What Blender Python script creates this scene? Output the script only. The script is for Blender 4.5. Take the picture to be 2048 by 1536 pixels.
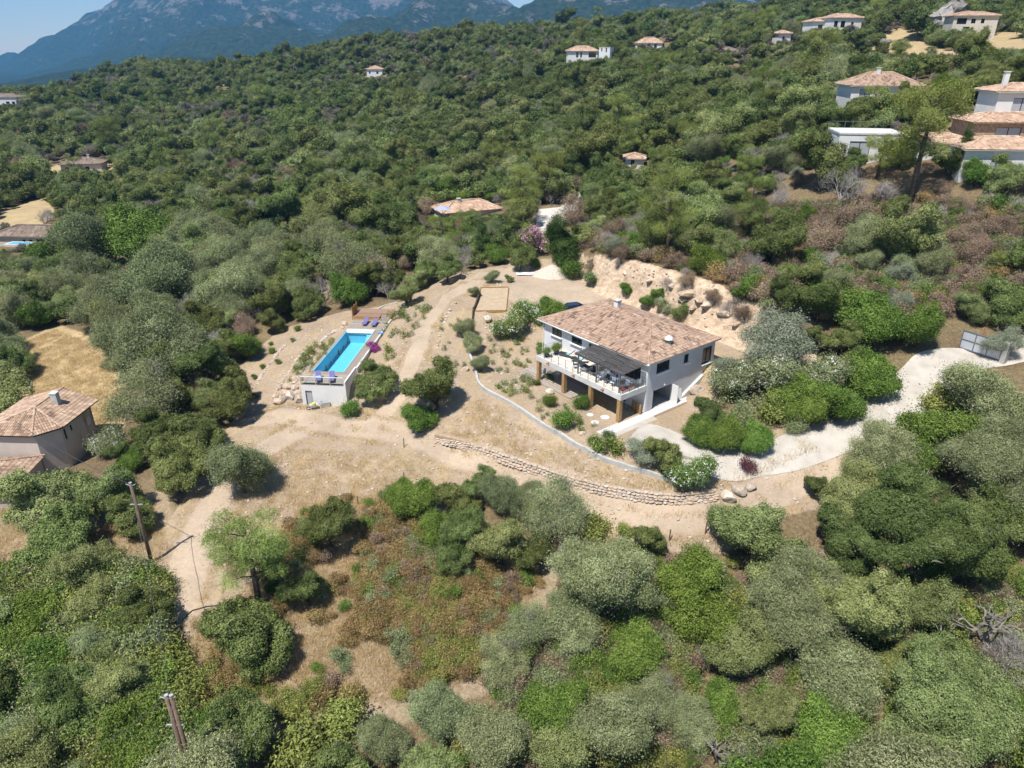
import bpy, math, random
import numpy as np
from mathutils import Vector, Matrix
for o in list(bpy.data.objects): bpy.data.objects.remove(o)
R = math.radians
# ---------------------------------------------------------------- camera, sky, sun, exposure
F_PX, PITCH, CAM_H = 1420.0, R(25.3), 34.0            # focal length in photo pixels (2048 wide), tilt, height above garage floor
SUN_AZ, SUN_EL = R(232.5), R(63.5)                    # direction towards the sun
sc = bpy.context.scene
COL = sc.collection
cam = bpy.data.cameras.new('camera'); cam.sensor_width = 36; cam.lens = 36 * F_PX / 2048
cam.clip_start = 0.5; cam.clip_end = 60000
cam_o = bpy.data.objects.new('camera', cam); COL.objects.link(cam_o)
cam_o.location = (0, 0, CAM_H); cam_o.rotation_euler = (R(90) - PITCH, 0, 0); sc.camera = cam_o
w = bpy.data.worlds.new('World'); sc.world = w; w.use_nodes = True
nt = w.node_tree; nt.nodes.clear()
sky = nt.nodes.new('ShaderNodeTexSky'); sky.sky_type = 'NISHITA'; sky.sun_disc = False
sky.sun_elevation = SUN_EL; sky.sun_rotation = (math.pi / 2 - SUN_AZ) % (2 * math.pi)
sky.altitude = 150; sky.air_density = 1.0; sky.dust_density = 0.0; sky.ozone_density = 2.2
bg = nt.nodes.new('ShaderNodeBackground'); bg.inputs[1].default_value = 0.092
ow = nt.nodes.new('ShaderNodeOutputWorld')
nt.links.new(sky.outputs[0], bg.inputs[0]); nt.links.new(bg.outputs[0], ow.inputs[0])
sl = bpy.data.lights.new('sun', 'SUN'); sl.energy = 4.9; sl.angle = R(0.53); sl.color = (1.0, 0.955, 0.89)
so = bpy.data.objects.new('sun', sl); COL.objects.link(so)
SD = Vector((math.cos(SUN_AZ) * math.cos(SUN_EL), math.sin(SUN_AZ) * math.cos(SUN_EL), math.sin(SUN_EL)))
so.rotation_euler = SD.to_track_quat('Z', 'Y').to_euler(); so.location = (0, 0, 300)
vs = sc.view_settings; vs.view_transform = 'Standard'; vs.look = 'None'; vs.exposure = 0.58; vs.gamma = 1; vs.use_curve_mapping = False
cy = sc.cycles; cy.max_bounces = 4; cy.diffuse_bounces = 2; cy.glossy_bounces = 2; cy.transmission_bounces = 4
cy.transparent_max_bounces = 6; cy.volume_bounces = 0; cy.use_denoising = True; cy.use_adaptive_sampling = True; cy.adaptive_threshold = 0.02
try: cy.caustics_reflective = False; cy.caustics_refractive = False; cy.use_fast_gi = False
except Exception: pass

# ---------------------------------------------------------------- helpers
def ray(u, v):
    x = (u - 1024) / F_PX; y = -(v - 768) / F_PX
    return np.array([x, math.cos(PITCH) + y * math.sin(PITCH), -math.sin(PITCH) + y * math.cos(PITCH)])
def at(u, v, z=0.0):
    d = ray(u, v); t = (z - CAM_H) / d[2]; return np.array([0, 0, CAM_H]) + t * d
def atY(u, v, Y):
    d = ray(u, v); return np.array([0, 0, CAM_H]) + d * (Y / d[1])
def px(p):
    q0, q1, q2 = p[0], p[1], p[2] - CAM_H
    f = q1 * math.cos(PITCH) - q2 * math.sin(PITCH); up = q1 * math.sin(PITCH) + q2 * math.cos(PITCH)
    return 1024 + F_PX * q0 / f, 768 - F_PX * up / f
def tag(o, label=None, cat=None, group=None, kind=None):
    if label: o['label'] = label
    if cat: o['category'] = cat
    if group: o['group'] = group
    if kind: o['kind'] = kind
    return o
def link(o, parent=None):
    COL.objects.link(o)
    if parent is not None: o.parent = parent
    return o
def empty(name, loc=(0, 0, 0), rz=0, label=None, cat=None, group=None):
    o = bpy.data.objects.new(name, None); o.location = loc; o.rotation_euler = (0, 0, rz); o.empty_display_size = 0.2
    link(o); return tag(o, label, cat, group)
def np_mesh(name, V, Q, mats, att=None, smooth=False, mi=None):
    """numpy verts (n,3) and faces (m,ns) to a mesh; att = per-face float 'v'"""
    me = bpy.data.meshes.new(name); V = np.asarray(V, np.float32); Q = np.asarray(Q, np.int32); ns = Q.shape[1]
    me.vertices.add(len(V)); me.vertices.foreach_set('co', V.ravel())
    me.loops.add(Q.size); me.loops.foreach_set('vertex_index', Q.ravel())
    me.polygons.add(len(Q)); me.polygons.foreach_set('loop_start', np.arange(0, Q.size, ns, dtype=np.int32))
    me.polygons.foreach_set('loop_total', np.full(len(Q), ns, np.int32))
    for m in (mats if isinstance(mats, (list, tuple)) else [mats]): me.materials.append(m)
    if mi is not None: me.polygons.foreach_set('material_index', np.asarray(mi, np.int32))
    if smooth: me.polygons.foreach_set('use_smooth', np.ones(len(Q), bool))
    me.update(calc_edges=True)
    if att is not None:
        a = me.attributes.new('v', 'FLOAT', 'FACE'); a.data.foreach_set('value', np.asarray(att, np.float32))
    return me
class MB:
    """collects boxes, tubes, prisms; build() links them as one mesh object"""
    def __init__(s): s.v = []; s.f = []; s.m = []; s.a = []
    def add(s, vs, fs, m=0, a=0.5):
        b = len(s.v); s.v += [tuple(map(float, p)) for p in vs]
        for f in fs: s.f.append(tuple(b + i for i in f)); s.m.append(m); s.a.append(a)
        return s
    def box(s, c, d, rz=0, m=0, a=0.5, M=None):
        x, y, z = d[0] / 2, d[1] / 2, d[2] / 2; co, si = math.cos(rz), math.sin(rz); vs = []
        for k in (-z, z):
            for i, j in ((-x, -y), (x, -y), (x, y), (-x, y)):
                if M is not None: p = M @ Vector((i, j, k)); vs.append((c[0] + p[0], c[1] + p[1], c[2] + p[2]))
                else: vs.append((c[0] + i * co - j * si, c[1] + i * si + j * co, c[2] + k))
        return s.add(vs, [(3, 2, 1, 0), (4, 5, 6, 7), (0, 1, 5, 4), (1, 2, 6, 5), (2, 3, 7, 6), (3, 0, 4, 7)], m, a)
    def bb(s, x0, x1, y0, y1, z0, z1, m=0, a=0.5):
        return s.box(((x0 + x1) / 2, (y0 + y1) / 2, (z0 + z1) / 2), (x1 - x0, y1 - y0, z1 - z0), 0, m, a)
    def prism(s, poly, z0, z1, m=0):
        n = len(poly)
        zt = z1 if isinstance(z1, (list, tuple)) else [z1] * n; zb = z0 if isinstance(z0, (list, tuple)) else [z0] * n
        vs = [(p[0], p[1], zb[i]) for i, p in enumerate(poly)] + [(p[0], p[1], zt[i]) for i, p in enumerate(poly)]
        return s.add(vs, [tuple(range(n - 1, -1, -1)), tuple(range(n, 2 * n))] + [(i, (i + 1) % n, n + (i + 1) % n, n + i) for i in range(n)], m)
    def tube(s, pts, r, n=6, m=0, a=0.5, cap=True):
        pts = [Vector(p) for p in pts]; rs = r if isinstance(r, (list, tuple)) else [r] * len(pts); vs = []; prev = None
        for i, p in enumerate(pts):
            d = (pts[min(i + 1, len(pts) - 1)] - pts[max(i - 1, 0)])
            d = d.normalized() if d.length > 1e-9 else Vector((0, 0, 1))
            u = d.orthogonal().normalized() if prev is None else (prev - d * prev.dot(d)).normalized()
            prev = u; w_ = d.cross(u)
            for k in range(n):
                t = 2 * math.pi * k / n; q = p + (u * math.cos(t) + w_ * math.sin(t)) * rs[i]; vs.append(q)
        fs = [(i * n + k, i * n + (k + 1) % n, (i + 1) * n + (k + 1) % n, (i + 1) * n + k) for i in range(len(pts) - 1) for k in range(n)]
        if cap: fs += [tuple(range(n - 1, -1, -1)), tuple((len(pts) - 1) * n + k for k in range(n))]
        return s.add(vs, fs, m, a)
    def mesh(s, name, mats, smooth=False):
        me = bpy.data.meshes.new(name); me.from_pydata(s.v, [], s.f)
        for m in (mats if isinstance(mats, (list, tuple)) else [mats]): me.materials.append(m)
        me.polygons.foreach_set('material_index', s.m)
        if smooth: me.polygons.foreach_set('use_smooth', [True] * len(s.f))
        at_ = me.attributes.new('v', 'FLOAT', 'FACE'); at_.data.foreach_set('value', s.a)
        me.update(); return me
    def build(s, name, mats, parent=None, label=None, cat=None, group=None, kind=None, loc=None, rz=0, smooth=False):
        o = bpy.data.objects.new(name, s.mesh(name, mats, smooth)); link(o, parent)
        if loc is not None: o.location = loc
        if rz: o.rotation_euler = (0, 0, rz)
        return tag(o, label, cat, group, kind)
def mobj(name, me, parent=None, loc=None, rz=0, scl=None, label=None, cat=None, group=None, kind=None):
    o = bpy.data.objects.new(name, me); link(o, parent)
    if loc is not None: o.location = tuple(map(float, loc))
    if rz: o.rotation_euler = (0, 0, rz)
    if scl is not None: o.scale = (scl, scl, scl) if isinstance(scl, (int, float)) else scl
    return tag(o, label, cat, group, kind)
def copy_tree(o, parent=None):
    c = o.copy(); COL.objects.link(c); c.parent = parent
    for ch in list(o.children): copy_tree(ch, c)
    return c
def inpoly(x, y, poly):
    x = np.asarray(x, float); y = np.asarray(y, float); ins = np.zeros(x.shape, bool); n = len(poly); j = n - 1
    for i in range(n):
        xi, yi = poly[i][0], poly[i][1]; xj, yj = poly[j][0], poly[j][1]
        if yi != yj: ins ^= ((yi > y) != (yj > y)) & (x < (xj - xi) * (y - yi) / (yj - yi) + xi)
        j = i
    return ins
def segdist(x, y, pl, closed=False):
    x = np.asarray(x, float); y = np.asarray(y, float); best = np.full(x.shape, 1e9); n = len(pl)
    for i in range(n if closed else n - 1):
        a = pl[i]; b = pl[(i + 1) % n]; dx, dy = b[0] - a[0], b[1] - a[1]; L = dx * dx + dy * dy + 1e-12
        t = np.clip(((x - a[0]) * dx + (y - a[1]) * dy) / L, 0, 1)
        best = np.minimum(best, np.hypot(x - a[0] - t * dx, y - a[1] - t * dy))
    return best
def polydist(x, y, poly):
    """0 inside, distance outside"""
    return np.where(inpoly(x, y, poly), 0.0, segdist(x, y, poly, True))
def sstep(t): t = np.clip(t, 0, 1); return t * t * (3 - 2 * t)
_P = np.random.RandomState(7).rand(256, 256)
def vnoise(x, y):
    x = np.asarray(x, float); y = np.asarray(y, float)
    xi = np.floor(x).astype(int); yi = np.floor(y).astype(int); fx = sstep(x - xi); fy = sstep(y - yi)
    g = lambda i, j: _P[i % 256, j % 256]
    return (g(xi, yi) * (1 - fx) + g(xi + 1, yi) * fx) * (1 - fy) + (g(xi, yi + 1) * (1 - fx) + g(xi + 1, yi + 1) * fx) * fy
def fbm(x, y, o=4):
    s = 0; a = 1; t = 0
    for k in range(o): s = s + a * vnoise(x * 2 ** k + 17.3 * k, y * 2 ** k + 5.1 * k); t += a; a *= 0.5
    return s / t
def smooth_path(P, n=8):
    """Catmull-Rom through the points"""
    P = [np.array(p, float) for p in P]; out = []
    for i in range(len(P) - 1):
        p0 = P[max(i - 1, 0)]; p1 = P[i]; p2 = P[i + 1]; p3 = P[min(i + 2, len(P) - 1)]
        for k in range(n):
            t = k / n; out.append(0.5 * ((2 * p1) + (-p0 + p2) * t + (2 * p0 - 5 * p1 + 4 * p2 - p3) * t * t + (-p0 + 3 * p1 - 3 * p2 + p3) * t ** 3))
    out.append(P[-1]); return out

# ---------------------------------------------------------------- materials
MATS = {}
def ramp_node(nt, stops, interp='LINEAR'):
    r = nt.nodes.new('ShaderNodeValToRGB'); e = r.color_ramp.elements; r.color_ramp.interpolation = interp
    while len(e) < len(stops): e.new(0.5)
    for i, (p, c) in enumerate(stops): e[i].position = p; e[i].color = (*c, 1)
    return r
def new_mat(name):
    m = bpy.data.materials.new(name); m.use_nodes = True; nt = m.node_tree
    b = nt.nodes['Principled BSDF']; return m, nt, b
def mat(name, col, rough=0.8, var=0.12, scale=3.0, metal=0.0, spec=0.3, bump=0.0, bscale=None, stops=None, detail=4):
    """plain procedural surface: noise-varied colour and slight relief"""
    if name in MATS: return MATS[name]
    m, nt, b = new_mat(name); N = nt.nodes.new; L = nt.links.new
    tc = N('ShaderNodeTexCoord'); nz = N('ShaderNodeTexNoise'); nz.inputs['Scale'].default_value = scale; nz.inputs['Detail'].default_value = detail
    L(tc.outputs['Object'], nz.inputs['Vector'])
    st = stops or [(0.3, tuple(c * (1 - var) for c in col)), (0.7, tuple(min(1, c * (1 + var)) for c in col))]
    r = ramp_node(nt, st); L(nz.outputs[0], r.inputs[0]); L(r.outputs[0], b.inputs['Base Color'])
    b.inputs['Roughness'].default_value = rough; b.inputs['Metallic'].default_value = metal; b.inputs['Specular IOR Level'].default_value = spec
    if bump:
        bp = N('ShaderNodeBump'); bp.inputs['Strength'].default_value = bump; bp.inputs['Distance'].default_value = 0.05
        n2 = N('ShaderNodeTexNoise'); n2.inputs['Scale'].default_value = bscale or scale * 4; n2.inputs['Detail'].default_value = 5
        L(tc.outputs['Object'], n2.inputs['Vector']); L(n2.outputs[0], bp.inputs['Height']); L(bp.outputs[0], b.inputs['Normal'])
    MATS[name] = m; return m
def vmat(name, stops, rough=0.8, spec=0.25, nscale=2.0, namp=0.25, interp='LINEAR', bump=0.0):
    """colour from the per-piece value 'v' through a ramp, dimmed and brightened by noise"""
    if name in MATS: return MATS[name]
    m, nt, b = new_mat(name); N = nt.nodes.new; L = nt.links.new
    a = N('ShaderNodeAttribute'); a.attribute_name = 'v'; r = ramp_node(nt, stops, interp); L(a.outputs['Fac'], r.inputs[0])
    tc = N('ShaderNodeTexCoord'); nz = N('ShaderNodeTexNoise'); nz.inputs['Scale'].default_value = nscale; nz.inputs['Detail'].default_value = 5
    L(tc.outputs['Object'], nz.inputs['Vector'])
    mr = N('ShaderNodeMapRange'); mr.inputs[1].default_value = 0.25; mr.inputs[2].default_value = 0.75
    mr.inputs[3].default_value = 1 - namp; mr.inputs[4].default_value = 1 + namp; L(nz.outputs[0], mr.inputs[0])
    mx = N('ShaderNodeVectorMath'); mx.operation = 'SCALE'; L(r.outputs[0], mx.inputs[0]); L(mr.outputs[0], mx.inputs['Scale'])
    L(mx.outputs[0], b.inputs['Base Color']); b.inputs['Roughness'].default_value = rough; b.inputs['Specular IOR Level'].default_value = spec
    if bump:
        bp = N('ShaderNodeBump'); bp.inputs['Strength'].default_value = bump; bp.inputs['Distance'].default_value = 0.05
        n2 = N('ShaderNodeTexNoise'); n2.inputs['Scale'].default_value = nscale * 5; L(tc.outputs['Object'], n2.inputs['Vector'])
        L(n2.outputs[0], bp.inputs['Height']); L(bp.outputs[0], b.inputs['Normal'])
    MATS[name] = m; return m
def leaf_mat(name, stops, trans=0.14, hue=0.03, val=0.35, rough=0.55):
    """foliage: per-leaf value 'v' through a ramp, tinted per plant"""
    if name in MATS: return MATS[name]
    m, nt, b = new_mat(name); N = nt.nodes.new; L = nt.links.new
    a = N('ShaderNodeAttribute'); a.attribute_name = 'v'; r = ramp_node(nt, stops); L(a.outputs['Fac'], r.inputs[0])
    oi = N('ShaderNodeObjectInfo'); hs = N('ShaderNodeHueSaturation')
    m1 = N('ShaderNodeMapRange'); m1.inputs[3].default_value = 0.5 - hue; m1.inputs[4].default_value = 0.5 + hue; L(oi.outputs['Random'], m1.inputs[0])
    wn = N('ShaderNodeTexWhiteNoise'); wn.noise_dimensions = '1D'; L(oi.outputs['Random'], wn.inputs['W'])
    m2 = N('ShaderNodeMapRange'); m2.inputs[3].default_value = 1 - val; m2.inputs[4].default_value = 1 + val; L(wn.outputs[0], m2.inputs[0])
    L(r.outputs[0], hs.inputs['Color']); L(m1.outputs[0], hs.inputs['Hue']); L(m2.outputs[0], hs.inputs['Value'])
    nt.nodes.remove(b); b = N('ShaderNodeBsdfDiffuse'); L(hs.outputs[0], b.inputs[0])
    tr = N('ShaderNodeBsdfTranslucent'); L(hs.outputs[0], tr.inputs[0]); mix = N('ShaderNodeMixShader'); mix.inputs[0].default_value = trans
    L(b.outputs[0], mix.inputs[1]); L(tr.outputs[0], mix.inputs[2]); L(mix.outputs[0], nt.nodes['Material Output'].inputs[0])
    MATS[name] = m; return m
# ---------------------------------------------------------------- terrain: heights read off the photograph, one smooth surface through them
ZP = [(1500,870,.2),(1350,900,-.3),(1450,922,-.1),(1600,890,.8),(1750,830,2.0),(1850,762,3.2),(1930,722,4.2),(2040,706,5.2),
 (560,818,-4.4),(620,812,-4.15),(700,850,-3.9),(800,862,-3.4),(900,905,-3.1),(1000,932,-2.9),(1100,968,-2.75),(1200,1000,-2.6),(1300,1022,-2.4),(1400,1018,-2.0),(1500,992,-1.4),(1600,950,-.6),(1655,928,-.2),
 (940,560,2.4),(890,600,1.9),(850,650,1.0),(835,700,.2),(812,750,-.9),(790,800,-2.2),(745,845,-3.5),(770,690,-.9),(790,640,.0),(760,640,-.8),(745,760,-2.6),(870,760,-.2),(900,700,.4),(905,820,-1.2),(960,860,-1.3),
 (1000,600,2.5),(1000,660,1.5),(960,700,.4),(1040,720,.2),(1050,680,1.0),(1000,760,0),(1080,820,0),(1060,650,1.8),
 (940,700,.4),(955,760,.1),(1040,820,-.1),(1110,865,-.2),(1180,905,-.3),(1240,930,-.5),(1290,945,-.7),(1390,968,-.9),
 (1000,860,-1.1),(1100,905,-1.2),(1200,950,-1.3),(880,880,-2.4),(1000,912,-2.2),(1100,947,-2.0),(1200,970,-1.8),(1300,990,-1.6),(1400,992,-1.4),
 (1300,1065,-3.0),(1350,1115,-4.2),(1000,1005,-3.6),(900,1000,-4.0),(750,1000,-4.5),(600,950,-4.7),(470,1000,-5.0),(560,1100,-5.8),(400,1100,-5.9),(320,1240,-7.2),(800,1150,-6.0),(1000,1150,-6.2),(1100,1250,-7.6),(900,1300,-8),(700,1300,-8),(500,1350,-8.6),(200,1300,-8.8),(100,1150,-7.6),(0,1000,-8.6),(150,920,-8.6),(0,850,-9.2),(240,900,-7.6),(300,850,-6.8),(400,880,-5.7),
 (100,1450,-10),(400,1500,-10.2),(700,1500,-10.5),(1100,1500,-10.5),(1500,1500,-10),(1900,1500,-9),(1500,1250,-6.8),(1800,1250,-5.6),(2000,1200,-4.6),(1500,1100,-4.2),(1700,1050,-2.6),(1900,1000,-1.2),(1800,900,.6),(2000,850,2.2),(1720,940,-.4),
 (440,880,-5.3),(500,785,-4.9),(540,720,-4.0),(600,680,-3.1),(640,655,-2.5),(590,770,-3.6),(550,640,-3.6),(450,640,-4.6),(300,640,-6.2),(130,720,-7.6),(30,650,-8.6),(200,780,-8.2),(60,780,-8.9),
 (100,560,-9),(300,560,-6.8),(500,540,-3.6),(650,560,-2.4),(690,610,-1.7),(750,560,-1.2),(800,590,-.6),(880,540,1.4),(800,520,-.2),(600,480,-3.4),(300,460,-7),(60,490,-9.6),(50,420,-9),
 (1060,525,3.0),(1150,505,5.5),(1230,520,7.2),(1330,540,8.0),(1430,570,8.0),(1530,615,7.2),(1600,640,6.8),
 (1650,700,4.6),(1500,745,2.6),(1600,760,2.4),(1700,775,2.3),(1770,715,4.2),(1850,690,5.0),(1420,750,1.6),(1400,800,.5),(1450,850,.3),(1470,790,1.3)]
YP = [(170,340,265),(300,300,300),(450,300,290),(450,380,215),(650,300,270),(700,400,188),(900,445,158),(880,300,260),(750,162,480),(600,200,430),(400,205,450),(290,132,690),(150,185,620),(0,207,560),(500,158,700),(650,120,720),(1000,74,640),(1170,128,340),(1298,100,400),(1300,54,560),(1567,88,330),(1500,34,540),(1670,68,320),(1640,14,560),(1900,75,270),(1800,112,250),(2048,50,300),(2048,-50,450),(1800,-30,560),(1770,203,150),(1740,312,118),(2000,338,105),(1600,205,190),(1400,205,240),(1200,235,260),(1050,205,330),(1270,335,172),(1390,350,152),(1090,452,133),(1170,405,150),(1500,425,115),(1700,435,104),(1900,435,98),(1500,545,97),(1700,560,90),(1900,560,84),(2048,520,86),(2040,640,76)]
pts = [at(u, v, z) for u, v, z in ZP] + [atY(u, v, Y) for u, v, Y in YP]
pts += [np.array(p, float) for p in [(-60,20,-14),(0,8,-13),(60,15,-12),(95,60,2),(140,90,24),(200,200,50),(-140,90,-16),(-90,55,-13),(-260,200,-22),(-420,420,-12),
  (-600,900,-45),(-250,950,-50),(0,1000,-30),(300,1000,0),(700,1000,40),(500,450,85),(0,1500,-70),(-900,1500,-80),(900,1500,-40),(-1200,2500,-80),(0,2500,-80),(1200,2500,-70)]]
pts = np.array(pts)
def _warp(x, y): y = np.maximum(np.asarray(y, float), 2.0); return 1.3 * np.asarray(x, float) / (y + 18), np.log(y + 18)
_wx, _wy = _warp(pts[:, 0], pts[:, 1])
def _U(r2): return np.where(r2 > 1e-12, 0.5 * r2 * np.log(np.maximum(r2, 1e-12)), 0)
_n = len(pts); _K = _U((_wx[:, None] - _wx[None]) ** 2 + (_wy[:, None] - _wy[None]) ** 2) + np.eye(_n) * 2e-5
_A = np.zeros((_n + 3, _n + 3)); _A[:_n, :_n] = _K; _A[:_n, _n] = 1; _A[:_n, _n + 1] = _wx; _A[:_n, _n + 2] = _wy; _A[_n:, :_n] = _A[:_n, _n:].T
_W = np.linalg.solve(_A, np.concatenate([pts[:, 2], np.zeros(3)]))
# the house stands on its own axes: a runs along the terrace front, b into the hillside
HO = np.array([13.54, 64.47]); HA = np.array([math.cos(R(128.3)), math.sin(R(128.3))]); HB = np.array([math.cos(R(38.3)), math.sin(R(38.3))])
def hw(a, b, z=0.0): p = HO + a * HA + b * HB; return np.array([p[0], p[1], z])
# the pool stands on its own axes
PO = np.array([-24.21, 78.89]); PX = np.array([math.cos(R(-5.3)), math.sin(R(-5.3))]); PY = np.array([math.cos(R(84.7)), math.sin(R(84.7))]); PZ = -1.5
def pw(x, y, z=0.0): p = PO + x * PX + y * PY; return np.array([p[0], p[1], PZ + z])
PADS = [([hw(a, b) for a, b in ((-1.0, -6.0), (-1.0, 5.2), (.35, 6.2), (.35, 11.4), (16.7, 11.4), (16.7, 0.4), (16, -3), (12, -5.5))], 0.0, 2.6),
        ([at(u, v, 2.6) for u, v in ((900,585), (935,562), (985,548), (1060,538), (1150,550))] + [at(u, v, 2.8) for u, v in ((1200,585), (1260,610), (1340,645), (1420,671), (1500,696))] + [hw(-2.0, 10.5, 0), hw(17.2, 11.3, 0)] + [at(u, v, 2.6) for u, v in ((1060,622), (945,622))], 2.7, 2.9),
        ([pw(x, y) for x, y in ((-.3, -2.2), (5.0, -2.2), (5.0, 21.4), (-.4, 21.4))], PZ - 0.35, 1.2),
        ([pw(x, y) for x, y in ((-2.4, -5.6), (3.6, -5.6), (3.6, -3.9), (-1.0, -3.9))], PZ - 2.62, 1.6)]
CUTS = [[pw(x, y) for x, y in ((-.12, -3.4), (3.9, -3.4), (3.9, 14.2), (-.12, 14.2))]]      # the pool basin
def hgt(x, y):
    x = np.asarray(x, float); y = np.asarray(y, float); sh = x.shape; xf = x.ravel(); yf = y.ravel(); out = np.zeros(len(xf))
    for i in range(0, len(xf), 20000):
        wx, wy = _warp(xf[i:i + 20000], yf[i:i + 20000])
        out[i:i + 20000] = _U((wx[:, None] - _wx[None]) ** 2 + (wy[:, None] - _wy[None]) ** 2) @ _W[:_n] + _W[_n] + _W[_n + 1] * wx + _W[_n + 2] * wy
    near = yf < 130
    d = np.hypot(xf, yf); lumps = (fbm(xf * .22, yf * .22, 4) - .5) * .55 + (fbm(xf * 1.1, yf * 1.1, 3) - .5) * .22
    far = (fbm(xf / 38, yf / 38, 4) - .5) * 14 * sstep((d - 170) / 250) * (1 - sstep((d - 1500) / 900))
    out = out + lumps + far
    for poly, z, bl in PADS:
        k = np.zeros(len(xf)); k[near] = sstep(1 - polydist(xf[near], yf[near], poly) / bl)
        out = out * (1 - k) + (z + lumps * .06) * k
        if z == 2.7: out = out + 4 * k * (1 - k) * ((fbm(xf * .8, yf * .8, 4) - .5) * 2.6 + np.abs(fbm(xf * .45 + 7, yf * .45, 3) - .5) * 2.0) * (yf > 74)
    cut = np.zeros(len(xf), bool); cut[near] = inpoly(xf[near], yf[near], CUTS[0]); out = np.where(cut, PZ - 2.3, out)
    return out.reshape(sh)
def h1(x, y): return float(hgt(np.array([x]), np.array([y]))[0])
_ts = np.concatenate([np.linspace(18, 160, 500), np.geomspace(160.5, 1500, 400)])
def gp(u, v, up=0.0):
    """the ground point (raised by up) seen at photo pixel u, v"""
    d = ray(u, v); d = d / np.linalg.norm(d); P = np.array([0, 0, CAM_H])[None] + _ts[:, None] * d[None]
    g = P[:, 2] - hgt(P[:, 0], P[:, 1]) - up; i = np.argmax(g < 0)
    if g[i] >= 0: i = len(g) - 1
    if i == 0: return P[0]
    t = g[i - 1] / (g[i - 1] - g[i] + 1e-9); p = P[i - 1] * (1 - t) + P[i] * t
    return np.array([p[0], p[1], h1(p[0], p[1])])
def gpoly(L): return [gp(u, v) for u, v in L]
def drape(path, dz=0.0): return [np.array([p[0], p[1], h1(p[0], p[1]) + dz]) for p in path]
# zones, traced round what the photo shows and laid on the ground
Z_SITE = gpoly([(930,545),(1060,525),(1150,520),(1215,580),(1300,625),(1440,668),(1500,690),(1500,730),(1440,735),(1420,790),(1420,880),(1600,860),(1760,795),(1830,735),(1900,715),(1900,760),(1840,800),(1700,880),(1680,930),(1640,1000),(1560,1010),(1440,1085),(1290,1080),(1180,1030),(1050,985),(940,962),(830,960),(760,985),(640,1010),(560,1065),(440,1085),(420,1200),(335,1250),(315,1180),(330,1080),(410,960),(450,880),(500,800),(490,730),(560,665),(640,640),(700,625),(800,610),(860,575)])
Z_FIELD = gpoly([(40,690),(110,660),(190,690),(225,730),(235,800),(220,880),(110,900),(60,810)])
Z_LEFT = gpoly([(0,1000),(90,1050),(190,1060),(300,1000),(330,1080),(315,1170),(200,1170),(0,1160)])
Z_SCRUB = gpoly([(600,1010),(760,985),(830,1010),(960,1120),(1080,1160),(1040,1250),(1000,1330),(880,1380),(700,1420),(540,1440),(430,1500),(360,1500),(330,1300),(440,1250),(560,1110)])
Z_FARM1 = gpoly([(0,425),(80,395),(95,430),(60,460),(0,470)]); Z_FARM2 = gpoly([(60,345),(110,335),(160,318),(215,320),(215,345),(140,352),(80,352)])
Z_ROCKY = gpoly([(1740,90),(1800,60),(1840,85),(1900,105),(1960,80),(2048,60),(2048,110),(1960,135),(1880,120),(1800,130)])
Z_SHELF = gpoly([(1700,160),(1900,160),(1900,200),(1690,205)]) 
Z_CUT = gpoly([(1140,505),(1230,520),(1330,540),(1430,570),(1470,605),(1510,630),(1560,650),(1625,680),(1620,715),(1560,725),(1490,700),(1420,672),(1330,645),(1250,610),(1200,585),(1155,555)])
Z_NBR = gpoly([(1075,420),(1120,415),(1180,370),(1195,385),(1130,440),(1120,470),(1070,470)])
TRACK1 = smooth_path(gpoly([(515,838),(600,835),(700,855),(800,868),(900,908),(1000,935),(1100,970),(1200,1003),(1300,1028),(1400,1025),(1500,998),(1590,955),(1650,930)]), 6)
TRACK2 = smooth_path(gpoly([(740,848),(790,800),(812,750),(835,700),(850,650),(890,603),(945,570),(1000,560)]), 6)
TRACK3 = smooth_path(gpoly([(620,850),(520,905),(440,990),(390,1090),(350,1210)]), 6)
DRIVE = smooth_path(gpoly([(1268,866),(1340,893),(1440,921),(1540,912),(1640,880),(1730,840),(1810,790),(1870,745),(1930,722),(2010,712),(2080,690)]), 6)
DRIVE_W = [3.6, 3.2, 2.9, 2.8, 2.9, 3.1, 3.3, 3.4, 2.6, 2.4, 2.4]

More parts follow.
